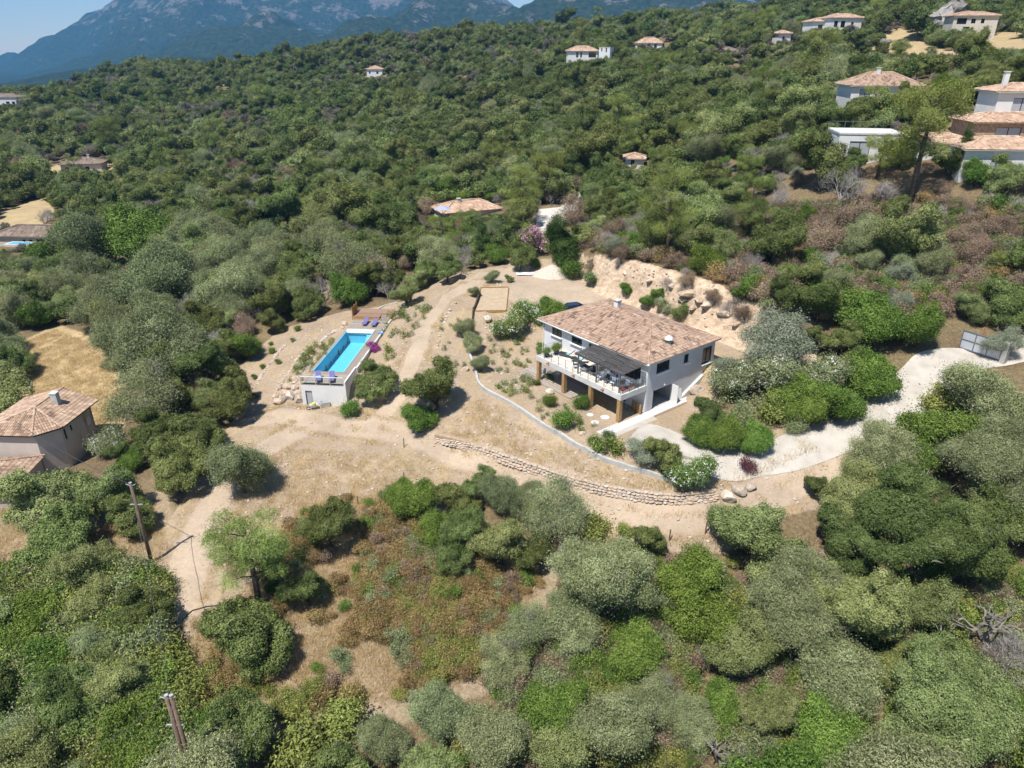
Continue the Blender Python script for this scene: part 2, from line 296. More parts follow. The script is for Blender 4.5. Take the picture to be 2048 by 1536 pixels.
def build_terrain():
    nr, nc = 540, 500
    ys = np.concatenate([np.geomspace(10, 190, 400), np.geomspace(190, 2600, nr - 400 + 1)[1:]])
    tx = np.linspace(-1.3, 1.3, nc); Yg, Tg = np.meshgrid(ys, tx, indexing='ij'); Xg = Tg * (Yg + 18)
    Zg = hgt(Xg, Yg); X = Xg.ravel(); Y = Yg.ravel()
    V = np.stack([X, Y, Zg.ravel()], 1); I = np.arange(nr * nc).reshape(nr, nc)
    Q = np.stack([I[:-1, :-1], I[:-1, 1:], I[1:, 1:], I[1:, :-1]], -1).reshape(-1, 4)
    near = Y < 420
    def mask(poly, edge): m = np.zeros(len(X)); m[near] = sstep(1 - polydist(X[near], Y[near], poly) / edge); return m
    jig = (fbm(X * .35, Y * .35, 3) - .5) * 2.2
    site = mask(Z_SITE, 1.6); cutm = mask(Z_CUT, 1.2)
    field = np.maximum.reduce([mask(Z_FIELD, 3), mask(Z_FARM1, 4), mask(Z_FARM2, 4), mask(Z_ROCKY, 6)])
    dry = np.maximum.reduce([mask(Z_LEFT, 3), mask(Z_SCRUB, 3)])
    tr = np.zeros(len(X))
    for p, wd in ((TRACK1, 1.9), (TRACK2, 1.5), (TRACK3, 2.2)):
        dd = np.full(len(X), 99.); dd[near] = segdist(X[near], Y[near], p); tr = np.maximum(tr, sstep(1.25 - (dd + jig * .35) / wd))
    tr = np.maximum(tr, mask([at(u, v, 2.6) for u, v in ((935,562), (985,548), (1060,538), (1150,550), (1215,590), (1180,603), (1060,622), (1030,600))], 1.5))
    fc = Q[:, 0]
    near_track = np.minimum(segdist(X[fc], Y[fc], TRACK1) / 1.9, segdist(X[fc], Y[fc], TRACK2) / 1.5)
    istrack = near_track < 1.0
    def sub(name, sel, label):
        q = Q[sel]; u, inv = np.unique(q, return_inverse=True)
        me = np_mesh(name, V[u], inv.reshape(-1, 4), M_ground, smooth=True)
        for nm, arr in (('site', site), ('field', field), ('dry', dry), ('track', tr), ('cut', cutm)):
            a_ = me.attributes.new(nm, 'FLOAT', 'POINT'); a_.data.foreach_set('value', arr[u].astype(np.float32))
        return mobj(name, me, label=label, kind='structure')
    sub('terrain', ~istrack, 'dry sloping ground of the wooded hillside'); sub('dirt_track', istrack, 'pale dirt tracks winding below the house and past the pool')
def ground_material():
    m, nt, b = new_mat('ground'); N = nt.nodes.new; L = nt.links.new
    geo = N('ShaderNodeNewGeometry')
    def noise(scale, det=5, rough=.55, stretch=None):
        n = N('ShaderNodeTexNoise'); n.inputs['Scale'].default_value = scale; n.inputs['Detail'].default_value = det; n.inputs['Roughness'].default_value = rough
        if stretch:
            mp = N('ShaderNodeMapping'); mp.inputs['Scale'].default_value = stretch; L(geo.outputs['Position'], mp.inputs['Vector']); L(mp.outputs[0], n.inputs['Vector'])
        else: L(geo.outputs['Position'], n.inputs['Vector'])
        return n.outputs[0]
    def rmp(src, stops): r = ramp_node(nt, stops); L(src, r.inputs[0]); return r.outputs[0]
    def mix(fac, a, c):
        x = N('ShaderNodeMix'); x.data_type = 'RGBA'; L(fac, x.inputs[0]); L(a, x.inputs[6]); L(c, x.inputs[7]); return x.outputs[2]
    def attr(nm, ns=None, amp=.5):
        a = N('ShaderNodeAttribute'); a.attribute_name = nm
        if ns is None: return a.outputs['Fac']
        ma = N('ShaderNodeMath'); ma.operation = 'MULTIPLY_ADD'; L(ns, ma.inputs[0]); ma.inputs[1].default_value = amp; L(a.outputs['Fac'], ma.inputs[2])
        mr = N('ShaderNodeMapRange'); mr.inputs[1].default_value = .35 + amp * .5; mr.inputs[2].default_value = .65 + amp * .5; mr.interpolation_type = 'SMOOTHSTEP'; L(ma.outputs[0], mr.inputs[0]); return mr.outputs[0]
    n1 = noise(.5, 6, .65); n2 = noise(3.2, 6, .7); n3 = noise(.12, 4)
    wood = rmp(n2, [(.3, (.085, .060, .036)), (.55, (.165, .120, .070)), (.75, (.27, .205, .125))])
    wood2 = rmp(n2, [(.3, (.11, .085, .045)), (.7, (.25, .195, .11))]); wood = mix(rmp(n3, [(.42, (0, 0, 0)), (.6, (1, 1, 1))]), wood, wood2)
    earth = rmp(n2, [(.25, (0.256, 0.188, 0.128)), (.5, (0.336, 0.260, 0.188)), (.75, (0.408, 0.328, 0.244))])
    straw = rmp(n2, [(.25, (0.248, 0.180, 0.108)), (.5, (0.352, 0.268, 0.168)), (.75, (0.432, 0.340, 0.220))])
    site = mix(rmp(n1, [(.45, (0, 0, 0)), (.58, (1, 1, 1))]), earth, straw)
    track = rmp(n2, [(.25, (0.336, 0.260, 0.184)), (.6, (0.424, 0.336, 0.248)), (.8, (0.480, 0.392, 0.300))])
    gold = rmp(noise(5, 6, .7, (1, .35, 1)), [(.3, (0.288, 0.208, 0.108)), (.55, (0.424, 0.324, 0.180)), (.75, (0.504, 0.400, 0.240))])
    dry = rmp(n2, [(.28, (.17, .125, .08)), (.5, (.285, .22, .145)), (.72, (.39, .315, .22))])
    cut = rmp(noise(1.1, 7, .7, (1, 1, 2.2)), [(.28, (.27, .18, .115)), (.5, (.47, .355, .25)), (.72, (.62, .51, .395))])
    c = mix(attr('dry', n1, .6), wood, dry); c = mix(attr('field', n1, .5), c, gold); c = mix(attr('site', n1, .35), c, site)
    c = mix(attr('track', n1, .3), c, track); c = mix(attr('cut', n1, .4), c, cut)
    pm = N('ShaderNodeMapRange'); pm.inputs[1].default_value = .3; pm.inputs[2].default_value = .7; pm.inputs[3].default_value = .80; pm.inputs[4].default_value = 1.08; L(noise(.22, 6, .6), pm.inputs[0])
    sc_n = N('ShaderNodeVectorMath'); sc_n.operation = 'SCALE'; L(c, sc_n.inputs[0]); L(pm.outputs[0], sc_n.inputs['Scale']); c = sc_n.outputs[0]
    L(c, b.inputs['Base Color']); b.inputs['Roughness'].default_value = .95; b.inputs['Specular IOR Level'].default_value = .1
    bp = N('ShaderNodeBump'); bp.inputs['Strength'].default_value = .55; bp.inputs['Distance'].default_value = .12
    L(noise(2.2, 8, .75), bp.inputs['Height']); L(bp.outputs[0], b.inputs['Normal']); return m
M_ground = ground_material()
build_terrain()

def build_mountains():
    X, Y = np.meshgrid(np.linspace(-5200, 5200, 380), np.concatenate([np.linspace(1300, 4200, 180), np.linspace(4250, 8500, 90)]))
    crests = [  # (photo x, photo y, distance) down each crest, flank slope, roughness
        ([(-900,200,7000),(-300,140,6600),(0,112,6200),(130,58,6000),(250,-5,5900),(400,-85,5800),(600,-150,5700),(800,-110,5600),(930,-40,5500),(1010,40,5600),(1060,45,5800),(1200,40,6000)], .62),
        ([(150,118,4300),(344,84,4000),(450,52,3800),(553,34,3600),(640,38,3500),(720,62,3300)], .30),
        ([(640,88,2900),(700,56,3050),(795,22,3300),(860,0,3500),(930,-14,3600),(985,2,3500),(1020,24,3400),(1052,44,3200)], .44),
        ([(1040,60,2700),(1075,24,2900),(1110,2,3000),(1250,-50,3100),(1500,-70,3200),(1800,-80,3200),(2300,-90,3000)], .40),
        ([(-400,190,3600),(0,176,3300),(200,140,3000),(330,120,2800),(430,118,2500)], .16)]
    Z = np.full(X.shape, -110.0); rough = fbm(X / 900 + 3, Y / 900, 5); rid = 1 - np.abs(2 * fbm(X / 420, Y / 420 + 9, 5) - 1)
    for pl, s in crests:
        P = np.array([atY(u, v, d) for u, v, d in pl]); dense = np.array(smooth_path(P, 5))
        best = np.full(X.shape, -500.0)
        for a, b in zip(dense[:-1], dense[1:]):
            dx, dy = b[0] - a[0], b[1] - a[1]; t = np.clip(((X - a[0]) * dx + (Y - a[1]) * dy) / (dx * dx + dy * dy + 1e-9), 0, 1)
            d = np.hypot(X - a[0] - t * dx, Y - a[1] - t * dy); zc = a[2] + t * (b[2] - a[2])
            best = np.maximum(best, zc - s * d * (0.55 + .9 * rough) * (1 - .25 * np.exp(-d / 200)))
        Z = np.maximum(Z, best)
    up = np.clip((Z + 110) / 200, 0, 1); Z = Z + up * ((rid - .72) * 150 + (fbm(X / 130, Y / 130, 4) - .5) * 55 - 12)
    Z = Z - 60 * sstep((1900 - Y) / 500)
    nr, nc = X.shape; I = np.arange(nr * nc).reshape(nr, nc)
    Q = np.stack([I[:-1, :-1], I[:-1, 1:], I[1:, 1:], I[1:, :-1]], -1).reshape(-1, 4)
    m, nt, b = new_mat('mountain'); N = nt.nodes.new; L = nt.links.new; geo = N('ShaderNodeNewGeometry')
    def noise(s, d=6, r=.6): n = N('ShaderNodeTexNoise'); n.inputs['Scale'].default_value = s; n.inputs['Detail'].default_value = d; n.inputs['Roughness'].default_value = r; L(geo.outputs['Position'], n.inputs['Vector']); return n.outputs[0]
    scrub = ramp_node(nt, [(.34, (.011, .021, .008)), (.5, (.034, .048, .017)), (.66, (.080, .086, .036))]); L(noise(.045, 9, .8), scrub.inputs[0])
    rock = ramp_node(nt, [(.3, (.14, .12, .105)), (.7, (.27, .235, .21))]); L(noise(.03, 7, .7), rock.inputs[0])
    sx = N('ShaderNodeSeparateXYZ'); L(geo.outputs['Position'], sx.inputs[0])
    hm = N('ShaderNodeMapRange'); hm.inputs[1].default_value = 40; hm.inputs[2].default_value = 330; hm.inputs[3].default_value = -.03; hm.inputs[4].default_value = .12; L(sx.outputs[2], hm.inputs[0])
    ad = N('ShaderNodeMath'); L(noise(.011, 10, .74), ad.inputs[0]); L(hm.outputs[0], ad.inputs[1])
    rm = ramp_node(nt, [(.60, (0, 0, 0)), (.655, (.85, .85, .85))]); L(ad.outputs[0], rm.inputs[0])
    mx = N('ShaderNodeMix'); mx.data_type = 'RGBA'; L(rm.outputs[0], mx.inputs[0]); L(scrub.outputs[0], mx.inputs[6]); L(rock.outputs[0], mx.inputs[7]); L(mx.outputs[2], b.inputs['Base Color'])
    b.inputs['Roughness'].default_value = 1; b.inputs['Specular IOR Level'].default_value = 0
    bp = N('ShaderNodeBump'); bp.inputs['Strength'].default_value = 1; bp.inputs['Distance'].default_value = 26; L(noise(.02, 9, .75), bp.inputs['Height']); L(bp.outputs[0], b.inputs['Normal'])
    mobj('mountains', np_mesh('mountains', np.stack([X.ravel(), Y.ravel(), Z.ravel()], 1), Q, m, smooth=True), label='hazy blue mountains with bare rock faces beyond the wooded ridge', kind='structure')
build_mountains()
def build_haze():
    hz = MB().bb(-9000, 9000, -60, 10500, -420, 1400).build('haze', [], kind='stuff', label='thin blue summer haze over the valley')
    m = bpy.data.materials.new('haze'); m.use_nodes = True; nt = m.node_tree; nt.nodes.clear()
    pv = nt.nodes.new('ShaderNodeVolumePrincipled'); pv.inputs['Density'].default_value = HAZE; pv.inputs['Color'].default_value = (.15, .50, 1.0, 1); pv.inputs['Anisotropy'].default_value = .0
    out = nt.nodes.new('ShaderNodeOutputMaterial'); nt.links.new(pv.outputs[0], out.inputs['Volume']); hz.data.materials.append(m)
HAZE = 0.95e-4
build_haze()
# ---------------------------------------------------------------- plants: prototypes
def leaf_quads(P, Nn, ln, wd, rs):
    n = len(P); r = rs.normal(size=(n, 3)); t = np.cross(Nn, r); t /= np.linalg.norm(t, axis=1, keepdims=True) + 1e-9; b = np.cross(Nn, t)
    l = (ln * rs.uniform(.6, 1.3, n))[:, None] / 2; w_ = (wd * rs.uniform(.6, 1.3, n))[:, None] / 2
    V = np.stack([P - t * l + b * w_, P - t * l - b * w_, P + t * l + Nn * l * .25], 1).reshape(-1, 3)
    return V, np.arange(n * 3).reshape(-1, 3)
def lobes(rs, n, Rv, rr, zmin=-.5, reach=.64, cone=0, rv=(.62, 1.42)):
    C = []; k = 0; ph = rs.uniform(0, 6.28)
    while len(C) < n:
        i = k; k += 1; z = 1 - 2 * ((i * .618034 + rs.uniform(-.06, .06)) % 1); a = i * 2.39996 + rs.uniform(-.3, .3)
        if z < zmin: continue
        s = math.sqrt(max(0, 1 - z * z)); q = reach * rs.uniform(*rv) * (1 + .08 * math.sin(2 * a + ph) + .06 * math.sin(3 * a + 2 * ph))
        if cone: s *= max(.12, (1 - z) / 2) * cone
        C.append((s * math.cos(a) * Rv[0] * q, s * math.sin(a) * Rv[1] * q, z * Rv[2] * q, rs.uniform(*rr) * min(Rv)))
    return np.array(C)
def clumps(C, k, f, rs):
    """smaller clumps budding from every lobe"""
    out = [C * np.array([1, 1, 1, .93])]
    for i in range(k):
        d = rs.normal(size=(len(C), 3)); d[:, 2] = np.abs(d[:, 2]) * .9 + d[:, 2] * .1; d /= np.linalg.norm(d, axis=1, keepdims=True); r = C[:, 3:4]
        out.append(np.concatenate([C[:, :3] + d * r * rs.uniform(.80, 1.12, (len(C), 1)), r * rs.uniform(f * .7, f * 1.25, (len(C), 1))], 1))
    return np.concatenate(out)
def foliage(seed, C, nleaf, ln, wd, sprig=9, sig=.16, up=.25, rnd=.42, flat=1.0, zcut=-9, depth=.45, buds=6):
    rs = np.random.RandomState(seed); C = clumps(C, buds, .46, rs) if buds else C; ns = nleaf // sprig; pr = C[:, 3] ** 2; pr /= pr.sum(); out = []; outN = []; outI = []; got = 0; tone = rs.normal(0, .13, len(C))
    while got < ns:
        i = rs.choice(len(C), ns * 2, p=pr); d = rs.normal(size=(ns * 2, 3)); d /= np.linalg.norm(d, axis=1, keepdims=True)
        r = C[i, 3] * (1.04 - depth * rs.rand(ns * 2) ** 1.5); p = C[i, :3] + d * r[:, None] * np.array([1, 1, flat])
        p32 = p.astype(np.float32); c32 = C[:, :3].astype(np.float32); D = np.sqrt(np.maximum((p32 ** 2).sum(1)[:, None] + (c32 ** 2).sum(1)[None] - 2 * p32 @ c32.T, 0)) / C[None, :, 3].astype(np.float32); D[np.arange(len(p)), i] = 9
        ok = (D.min(1) > .80) & (p[:, 2] > zcut) & (d[:, 2] > rs.uniform(-1.1, -.1, len(p))); out.append(p[ok]); outN.append(d[ok]); outI.append(i[ok]); got += ok.sum()
    S = np.concatenate(out)[:ns]; SN = np.concatenate(outN)[:ns]; sv = rs.normal(0, .13, ns) + tone[np.concatenate(outI)[:ns]]; sg = sig * np.repeat(np.where(rs.rand(ns) < .20, 2.3, 1.0), sprig)[:, None]
    P = np.repeat(S, sprig, 0) + rs.normal(0, 1, (ns * sprig, 3)) * sg; Nn = np.repeat(SN, sprig, 0) + rs.normal(0, rnd, (ns * sprig, 3)) + np.array([0, 0, up])
    Nn /= np.linalg.norm(Nn, axis=1, keepdims=True); V, Q = leaf_quads(P, Nn, ln, wd, rs)
    return V, Q, np.clip(.5 + np.repeat(sv, sprig) + rs.normal(0, .09, ns * sprig), 0, 1)
def twigs(seed, base, tops, n=900, L=.55, r=.018, spread=.6):
    """fine bare branches: short curved sticks fanned round the given points"""
    rs = np.random.RandomState(seed); mb = MB(); tops = np.asarray(tops)
    for k in range(n):
        c = tops[rs.randint(len(tops))]; p = c + rs.normal(0, spread * .45, 3); d = (p - np.asarray(base)); d = d / (np.linalg.norm(d) + 1e-6) + rs.normal(0, .45, 3); d /= np.linalg.norm(d)
        q = p + d * L * rs.uniform(.5, 1.3); m_ = (p + q) / 2 + rs.normal(0, .06, 3)
        mb.tube([p, m_, q], [r, r * .8, r * .35], 3, 0, rs.rand(), False)
    return mb
def limbs(mb, seed, trunk_h, tops, r0, lean=(0, 0), wob=.12, sub=0, rs=None):
    rs = rs or np.random.RandomState(seed); base = np.zeros(3); top = np.array([lean[0], lean[1], trunk_h])
    mb.tube([base - [0, 0, .5], base + [0, 0, .02], (base + top) / 2 + rs.normal(0, wob, 3) * [1, 1, 0], top], [r0 * 1.35, r0 * 1.2, r0 * .95, r0 * .75], 7)
    for t in tops:
        t = np.asarray(t, float); mid = top * .55 + t * .45 + rs.normal(0, wob, 3) + [0, 0, .1]
        mb.tube([top - [0, 0, .25], mid, t], [r0 * .5, r0 * .32, r0 * .1], 5)
        for k in range(sub):
            f = rs.uniform(.3, .9); p = mid * (1 - f) + t * f; q = p + rs.normal(0, .55, 3) + [0, 0, .35]; mb.tube([p, (p + q) / 2 + rs.normal(0, .08, 3), q], [r0 * .2, r0 * .13, r0 * .04], 4)
    return mb
G = lambda *s: list(s)
M_bark = mat('bark', (.085, .065, .05), .95, .4, 6, bump=.6); M_grey = vmat('dead_wood', [(0, (.20, .175, .155)), (1, (.40, .365, .335))], .9, nscale=4)
M_brownwood = vmat('dry_twigs', [(0, (.12, .085, .065)), (1, (.27, .20, .155))], .9, nscale=4)
LM = dict(
 grey=leaf_mat('grey_twigs', G((.1, (.115, .105, .080)), (.5, (.185, .170, .132)), (.9, (.27, .25, .20))), hue=.01, val=.15, trans=.1),
 oak=leaf_mat('oak_leaf', G((.1, (0.037, 0.049, 0.015)), (.5, (0.122, 0.155, 0.048)), (.9, (0.244, 0.277, 0.102))), hue=.022, val=.28),
 light=leaf_mat('light_oak_leaf', G((.1, (0.073, 0.089, 0.029)), (.5, (0.201, 0.237, 0.086)), (.9, (0.341, 0.374, 0.160))), hue=.018, val=.2),
 olive=leaf_mat('olive_leaf', G((.1, (0.074, 0.090, 0.039)), (.5, (0.213, 0.245, 0.115)), (.9, (0.378, 0.408, 0.216))), hue=.018, val=.2),
 bright=leaf_mat('bright_leaf', G((.1, (0.037, 0.062, 0.012)), (.5, (0.112, 0.179, 0.035)), (.9, (0.229, 0.307, 0.072))), hue=.02, val=.22),
 silver=leaf_mat('silver_leaf', G((.1, (0.095, 0.113, 0.073)), (.5, (0.246, 0.278, 0.191)), (.9, (0.408, 0.433, 0.310))), hue=.01, val=.15),
 pine=leaf_mat('pine_needle', G((.1, (0.062, 0.085, 0.018)), (.5, (0.188, 0.232, 0.060)), (.9, (0.340, 0.392, 0.129))), hue=.015, val=.2),
 dark=leaf_mat('dark_conifer', G((.1, (0.023, 0.043, 0.012)), (.5, (0.067, 0.112, 0.031)), (.9, (0.140, 0.194, 0.062))), hue=.01, val=.15),
 brown=leaf_mat('cistus_leaf', G((.1, (0.135, 0.092, 0.036)), (.5, (0.276, 0.198, 0.085)), (.9, (0.424, 0.315, 0.151))), hue=.012, val=.25),
 lime=leaf_mat('bramble_leaf', G((.1, (0.107, 0.118, 0.030)), (.5, (0.220, 0.241, 0.063)), (.9, (0.367, 0.378, 0.118))), hue=.015, val=.2),
 dry=leaf_mat('dry_leaf', G((.1, (0.146, 0.103, 0.069)), (.5, (0.269, 0.199, 0.136)), (.9, (0.392, 0.308, 0.217))), hue=.012, val=.25, trans=.15),
 straw=leaf_mat('straw', G((.1, (.40, .28, .14)), (.5, (.62, .47, .25)), (.9, (.78, .64, .38))), hue=.01, val=.15, trans=.4),
 magenta=leaf_mat('magenta_bract', G((.1, (.18, .008, .15)), (.5, (.36, .02, .31)), (.9, (.52, .08, .45))), hue=.01, val=.1),
 white=leaf_mat('white_petal', G((.1, (.62, .62, .58)), (.9, (.90, .89, .85))), hue=0, val=.05),
 pink=leaf_mat('pink_petal', G((.1, (.50, .22, .34)), (.9, (.78, .48, .60))), hue=.01, val=.1),
 purple=leaf_mat('plum_leaf', G((.1, (.050, .018, .025)), (.9, (.16, .06, .07))), hue=.01, val=.15))
PROTO = {}     # kind -> list of (width, centre height, {part: mesh}) ; lo -> single meshes
def reg(kind, W, C, parts): PROTO.setdefault(kind, []).append((W, C, parts))
def crown_mesh(name, V, Q, A, m, dz): V = V + np.array([0, 0, dz]); return np_mesh(name, V, Q, m, A)
def make_tree(kind, seed, Rv, nl, rr, nleaf, ln, wd, lm, cz, r0=.17, zmin=-.5, tw=0, twm=None, reach=.64, rv=(.62, 1.42), **kw):
    rs = np.random.RandomState(seed); C = lobes(rs, nl, Rv, rr, zmin, reach, 0, rv); C = np.concatenate([C, [[0, 0, Rv[2] * .05, .62 * min(Rv)], [.25 * Rv[0], .2 * Rv[1], -.1, .5 * min(Rv)], [-.25 * Rv[0], -.2 * Rv[1], -.1, .5 * min(Rv)]]]); V, Q, A = foliage(seed + 1, C, nleaf, ln, wd, **kw)
    tops = [c[:3] * .85 + [0, 0, cz] for c in C[rs.choice(len(C), min(8, len(C)), False)]]
    mb = limbs(MB(), seed, max(.3, cz - Rv[2] * .75), tops, r0, (rs.uniform(-.3, .3), rs.uniform(-.3, .3)))
    parts = {'crown': crown_mesh('crown', V, Q, A, LM[lm], cz), 'trunk': mb.mesh('trunk', M_bark, True)}
    if tw: parts['dead_twigs'] = twigs(seed, (0, 0, cz - Rv[2]), C[rs.choice(len(C), max(2, len(C) // 4), False), :3] * 1.12 + [0, 0, cz], tw).mesh('dead_twigs', twm or M_grey)
    reg(kind, 2 * max(Rv[0], Rv[1]) * 1.02, cz, parts)
for s in range(4): make_tree('oak', 10 + s, (3.3, 3.1, 2.8), 50 + 4 * s, (.17, .245), 38000, .15, .10, 'oak', 2.75 + .3 * s, zmin=-.8, tw=60 if s % 2 else 0, reach=.84, rv=(.84, 1.14), buds=1, sig=.10, depth=.3)
for s in range(3): make_tree('bigoak', 30 + s, (5.0, 4.7, 4.0), (70, 66, 62)[s], ((.155, .205), (.155, .215), (.16, .23))[s], 95000, .13, .09, 'oak' if s == 0 else 'light', 4.8, .26, tw=120, zmin=-.7, reach=.86, rv=((.9, 1.1), (.84, 1.14), (.72, 1.2))[s], buds=(0, 1, 2)[s], sig=(.10, .10, .13)[s], depth=.3)
for s in range(3): make_tree('light', 40 + s, (3.3, 3.2, 2.9), (52, 46, 38)[s], (.17, .26), 38000, .145, .095, 'light', 2.85, zmin=-.8, tw=70, reach=.82, rv=((.85, 1.12), (.78, 1.2), (.66, 1.3))[s], buds=(1, 2, 3)[s], sig=(.10, .12, .17)[s], depth=.32)
for s in range(3): make_tree('olive', 50 + s, (3.2, 3.1, 2.6), 30 + 4 * s, (.20, .38), 46000, .16, .062, 'olive', 2.75, zmin=-.75, rnd=.65, sig=.2, tw=80)
for s in range(2): make_tree('bigolive', 60 + s, (4.6, 4.3, 3.5), 60, (.15, .29), 88000, .15, .060, 'olive', 4.4, .24, rnd=.65, sig=.2, tw=420)
for s in range(2): make_tree('greyolive', 66 + s, (3.2, 3.0, 2.8), 20, (.22, .38), 22000, .16, .06, 'olive', 3.2, rnd=1.1, sig=.28, tw=1500)
for s in range(3): make_tree('bright', 70 + s, (2.6, 2.5, 1.9), 34, (.20, .36), 30000, .135, .09, 'bright', 1.75, .09, zmin=-.35)
for s in range(2): make_tree('silver', 80 + s, (2.6, 2.6, 2.0), 24, (.20, .38), 26000, .15, .06, 'silver', 2.5, .11, rnd=.65, sig=.2)
for s in range(2): make_tree('dry', 86 + s, (2.6, 2.5, 2.0), 18, (.22, .40), 9000, .15, .08, 'dry', 2.0, .10, tw=900, twm=M_brownwood, sig=.28)
for s in range(2): make_tree('cypress', 90 + s, (1.7, 1.7, 3.4), 32, (.32, .5), 26000, .17, .07, 'dark', 3.3, .14, zmin=-.9)
def make_pine(kind, seed, hh, n, spread, cl, lm, conical=False):
    rs = np.random.RandomState(seed); mb = MB(); lean = rs.uniform(-.5, .5, 2); C = []; pts_ = []
    axis = lambda f: np.array([lean[0] * f, lean[1] * f, hh * f])
    mb.tube([axis(0) - [0, 0, .6], axis(.3) + rs.normal(0, .1, 3) * [1, 1, 0], axis(.65), axis(.98)], [.27, .22, .15, .05], 7)
    for i in range(n):
        f = rs.uniform(.34, 1) if not conical else .12 + .86 * i / n
        rad = spread * ((1.08 - f) if conical else (.55 + .6 * math.sin(math.pi * min(1, (f - .2) * 1.05)))) * rs.uniform(.55, 1.05)
        a = i * 2.4 + rs.uniform(-.5, .5); p = axis(f) + [rad * math.cos(a), rad * math.sin(a), rs.uniform(-.1, .5) - (.35 * rad if conical else 0)]
        b0 = axis(max(.2, f - .08)); mb.tube([b0, (b0 + p) / 2 + [0, 0, .12], p], [.065, .045, .02], 4); r = cl * rs.uniform(.7, 1.25) * (1 if not conical else .5 + .8 * (1.05 - f))
        C.append((*p, r)); C.append((*(b0 * .45 + p * .55 + rs.normal(0, .2, 3)), r * .75))
    C.append((*axis(1.0), cl * .8)); C = np.array(C)
    V, Q, A = foliage(seed, C, 26000, .22, .036, sprig=12, sig=.13, up=.5, rnd=1.2, flat=.62, depth=.6, buds=0)
    reg(kind, spread * 2.05, hh * .62, {'crown': np_mesh('crown', V, Q, LM[lm], A), 'trunk': mb.mesh('trunk', M_bark, True)})
make_pine('pine', 101, 7.5, 20, 2.5, .85, 'pine'); make_pine('pine', 102, 9.0, 24, 2.6, .9, 'pine'); make_pine('fir', 103, 7.0, 34, 2.3, .62, 'dark', True)
def make_bare(kind, seed, hh, spread, n, m, thick=.16, tips=700, fine=.013):
    rs = np.random.RandomState(seed); mb = MB(); ends = []
    def grow(p, d, L, r, lev):
        q = p + d * L; m_ = (p + q) / 2 + rs.normal(0, L * .09, 3); mb.tube([p, m_, q], [r, r * .85, r * .62], 5 if lev < 2 else 3, 0, rs.rand(), False)
        if lev >= 4 or r < fine: ends.append(q); return
        for k in range(3 if lev < 3 else 2):
            e = d + rs.normal(0, .52, 3) * spread + [0, 0, .12]; e /= np.linalg.norm(e); grow(q if k else m_ * .3 + q * .7, e, L * rs.uniform(.62, .86), r * .58, lev + 1)
    for k in range(n):
        d = np.array([rs.normal(0, .3), rs.normal(0, .3), 1.0]); grow(np.array([rs.normal(0, .06), rs.normal(0, .06), -.3]), d / np.linalg.norm(d), hh * .36, thick, 0)
    t = twigs(seed, (0, 0, 0), np.array(ends), tips, .5, fine * .8, .35); mb.add(t.v, t.f); mb.a[-len(t.a):] = t.a
    E_ = np.array(mb.v); reg(kind, float(np.percentile(np.abs(E_[:, :2]), 96)) * 2.1, float(E_[:, 2].max()) * .6, {'branches': mb.mesh('branches', m)})
for s in range(2): make_bare('bare', 110 + s, 4.6, 1.0, 2, M_grey)
for s in range(2): make_bare('greyshrub', 114 + s, 2.6, 1.15, 5, M_grey, .05, 1100, .011)
make_bare('snag', 118, 3.6, 1.25, 1, M_grey, .26, 0, .03)
def make_shrub(kind, seed, Rv, nl, nleaf, ln, wd, lm, extra=None, **kw):
    rs = np.random.RandomState(seed); C = lobes(rs, int(nl * 1.4), Rv, (.24, .44), -.25); V, Q, A = foliage(seed, C, nleaf, ln, wd, zcut=-Rv[2] * .75, **kw)
    parts = {'foliage': crown_mesh('foliage', V, Q, A, LM[lm], Rv[2] * .72)}
    if extra:
        em, en, es = extra; C2 = C.copy(); C2[:, 3] *= 1.06; V, Q, A = foliage(seed + 5, C2, en, es, es * .8, sprig=5, sig=.05, up=.4, rnd=.6, zcut=-Rv[2] * .4, depth=.05)
        parts['blossoms'] = crown_mesh('blossoms', V, Q, A, LM[em], Rv[2] * .72)
    reg(kind, 2 * Rv[0], Rv[2] * .72, parts)
make_shrub('oleander', 130, (1.5, 1.5, 1.3), 14, 11000, .20, .05, 'bright', ('white', 2600, .10)); make_shrub('pinkoleander', 131, (1.8, 1.8, 1.8), 14, 5000, .22, .05, 'bright', ('pink', 3600, .15))
make_shrub('whiteshrub', 132, (1.7, 1.6, 1.4), 16, 13000, .15, .055, 'olive', ('white', 1500, .09)); make_shrub('bougainvillea', 133, (1.1, 1.1, 1.0), 12, 900, .14, .09, 'bright', ('magenta', 4200, .10))
make_shrub('ball', 134, (.9, .9, .85), 10, 8000, .095, .06, 'bright'); make_shrub('ball', 135, (.9, .9, .8), 9, 8000, .095, .06, 'oak'); make_shrub('greyball', 136, (.9, .9, .7), 10, 5000, .12, .04, 'olive', rnd=1.0)
make_shrub('plum', 137, (.8, .8, .95), 9, 2000, .13, .07, 'purple', sig=.2); make_shrub('limeshrub', 138, (.9, .9, .75), 9, 3000, .14, .08, 'lime', sig=.16)
make_shrub('sprig', 139, (.34, .34, .34), 5, 260, .13, .05, 'bright', sig=.1, rnd=1.1); make_shrub('sprig', 140, (.34, .34, .3), 5, 260, .13, .05, 'olive', sig=.1, rnd=1.1); make_shrub('sprig', 141, (.3, .3, .4), 5, 240, .13, .05, 'lime', sig=.1, rnd=1.1)
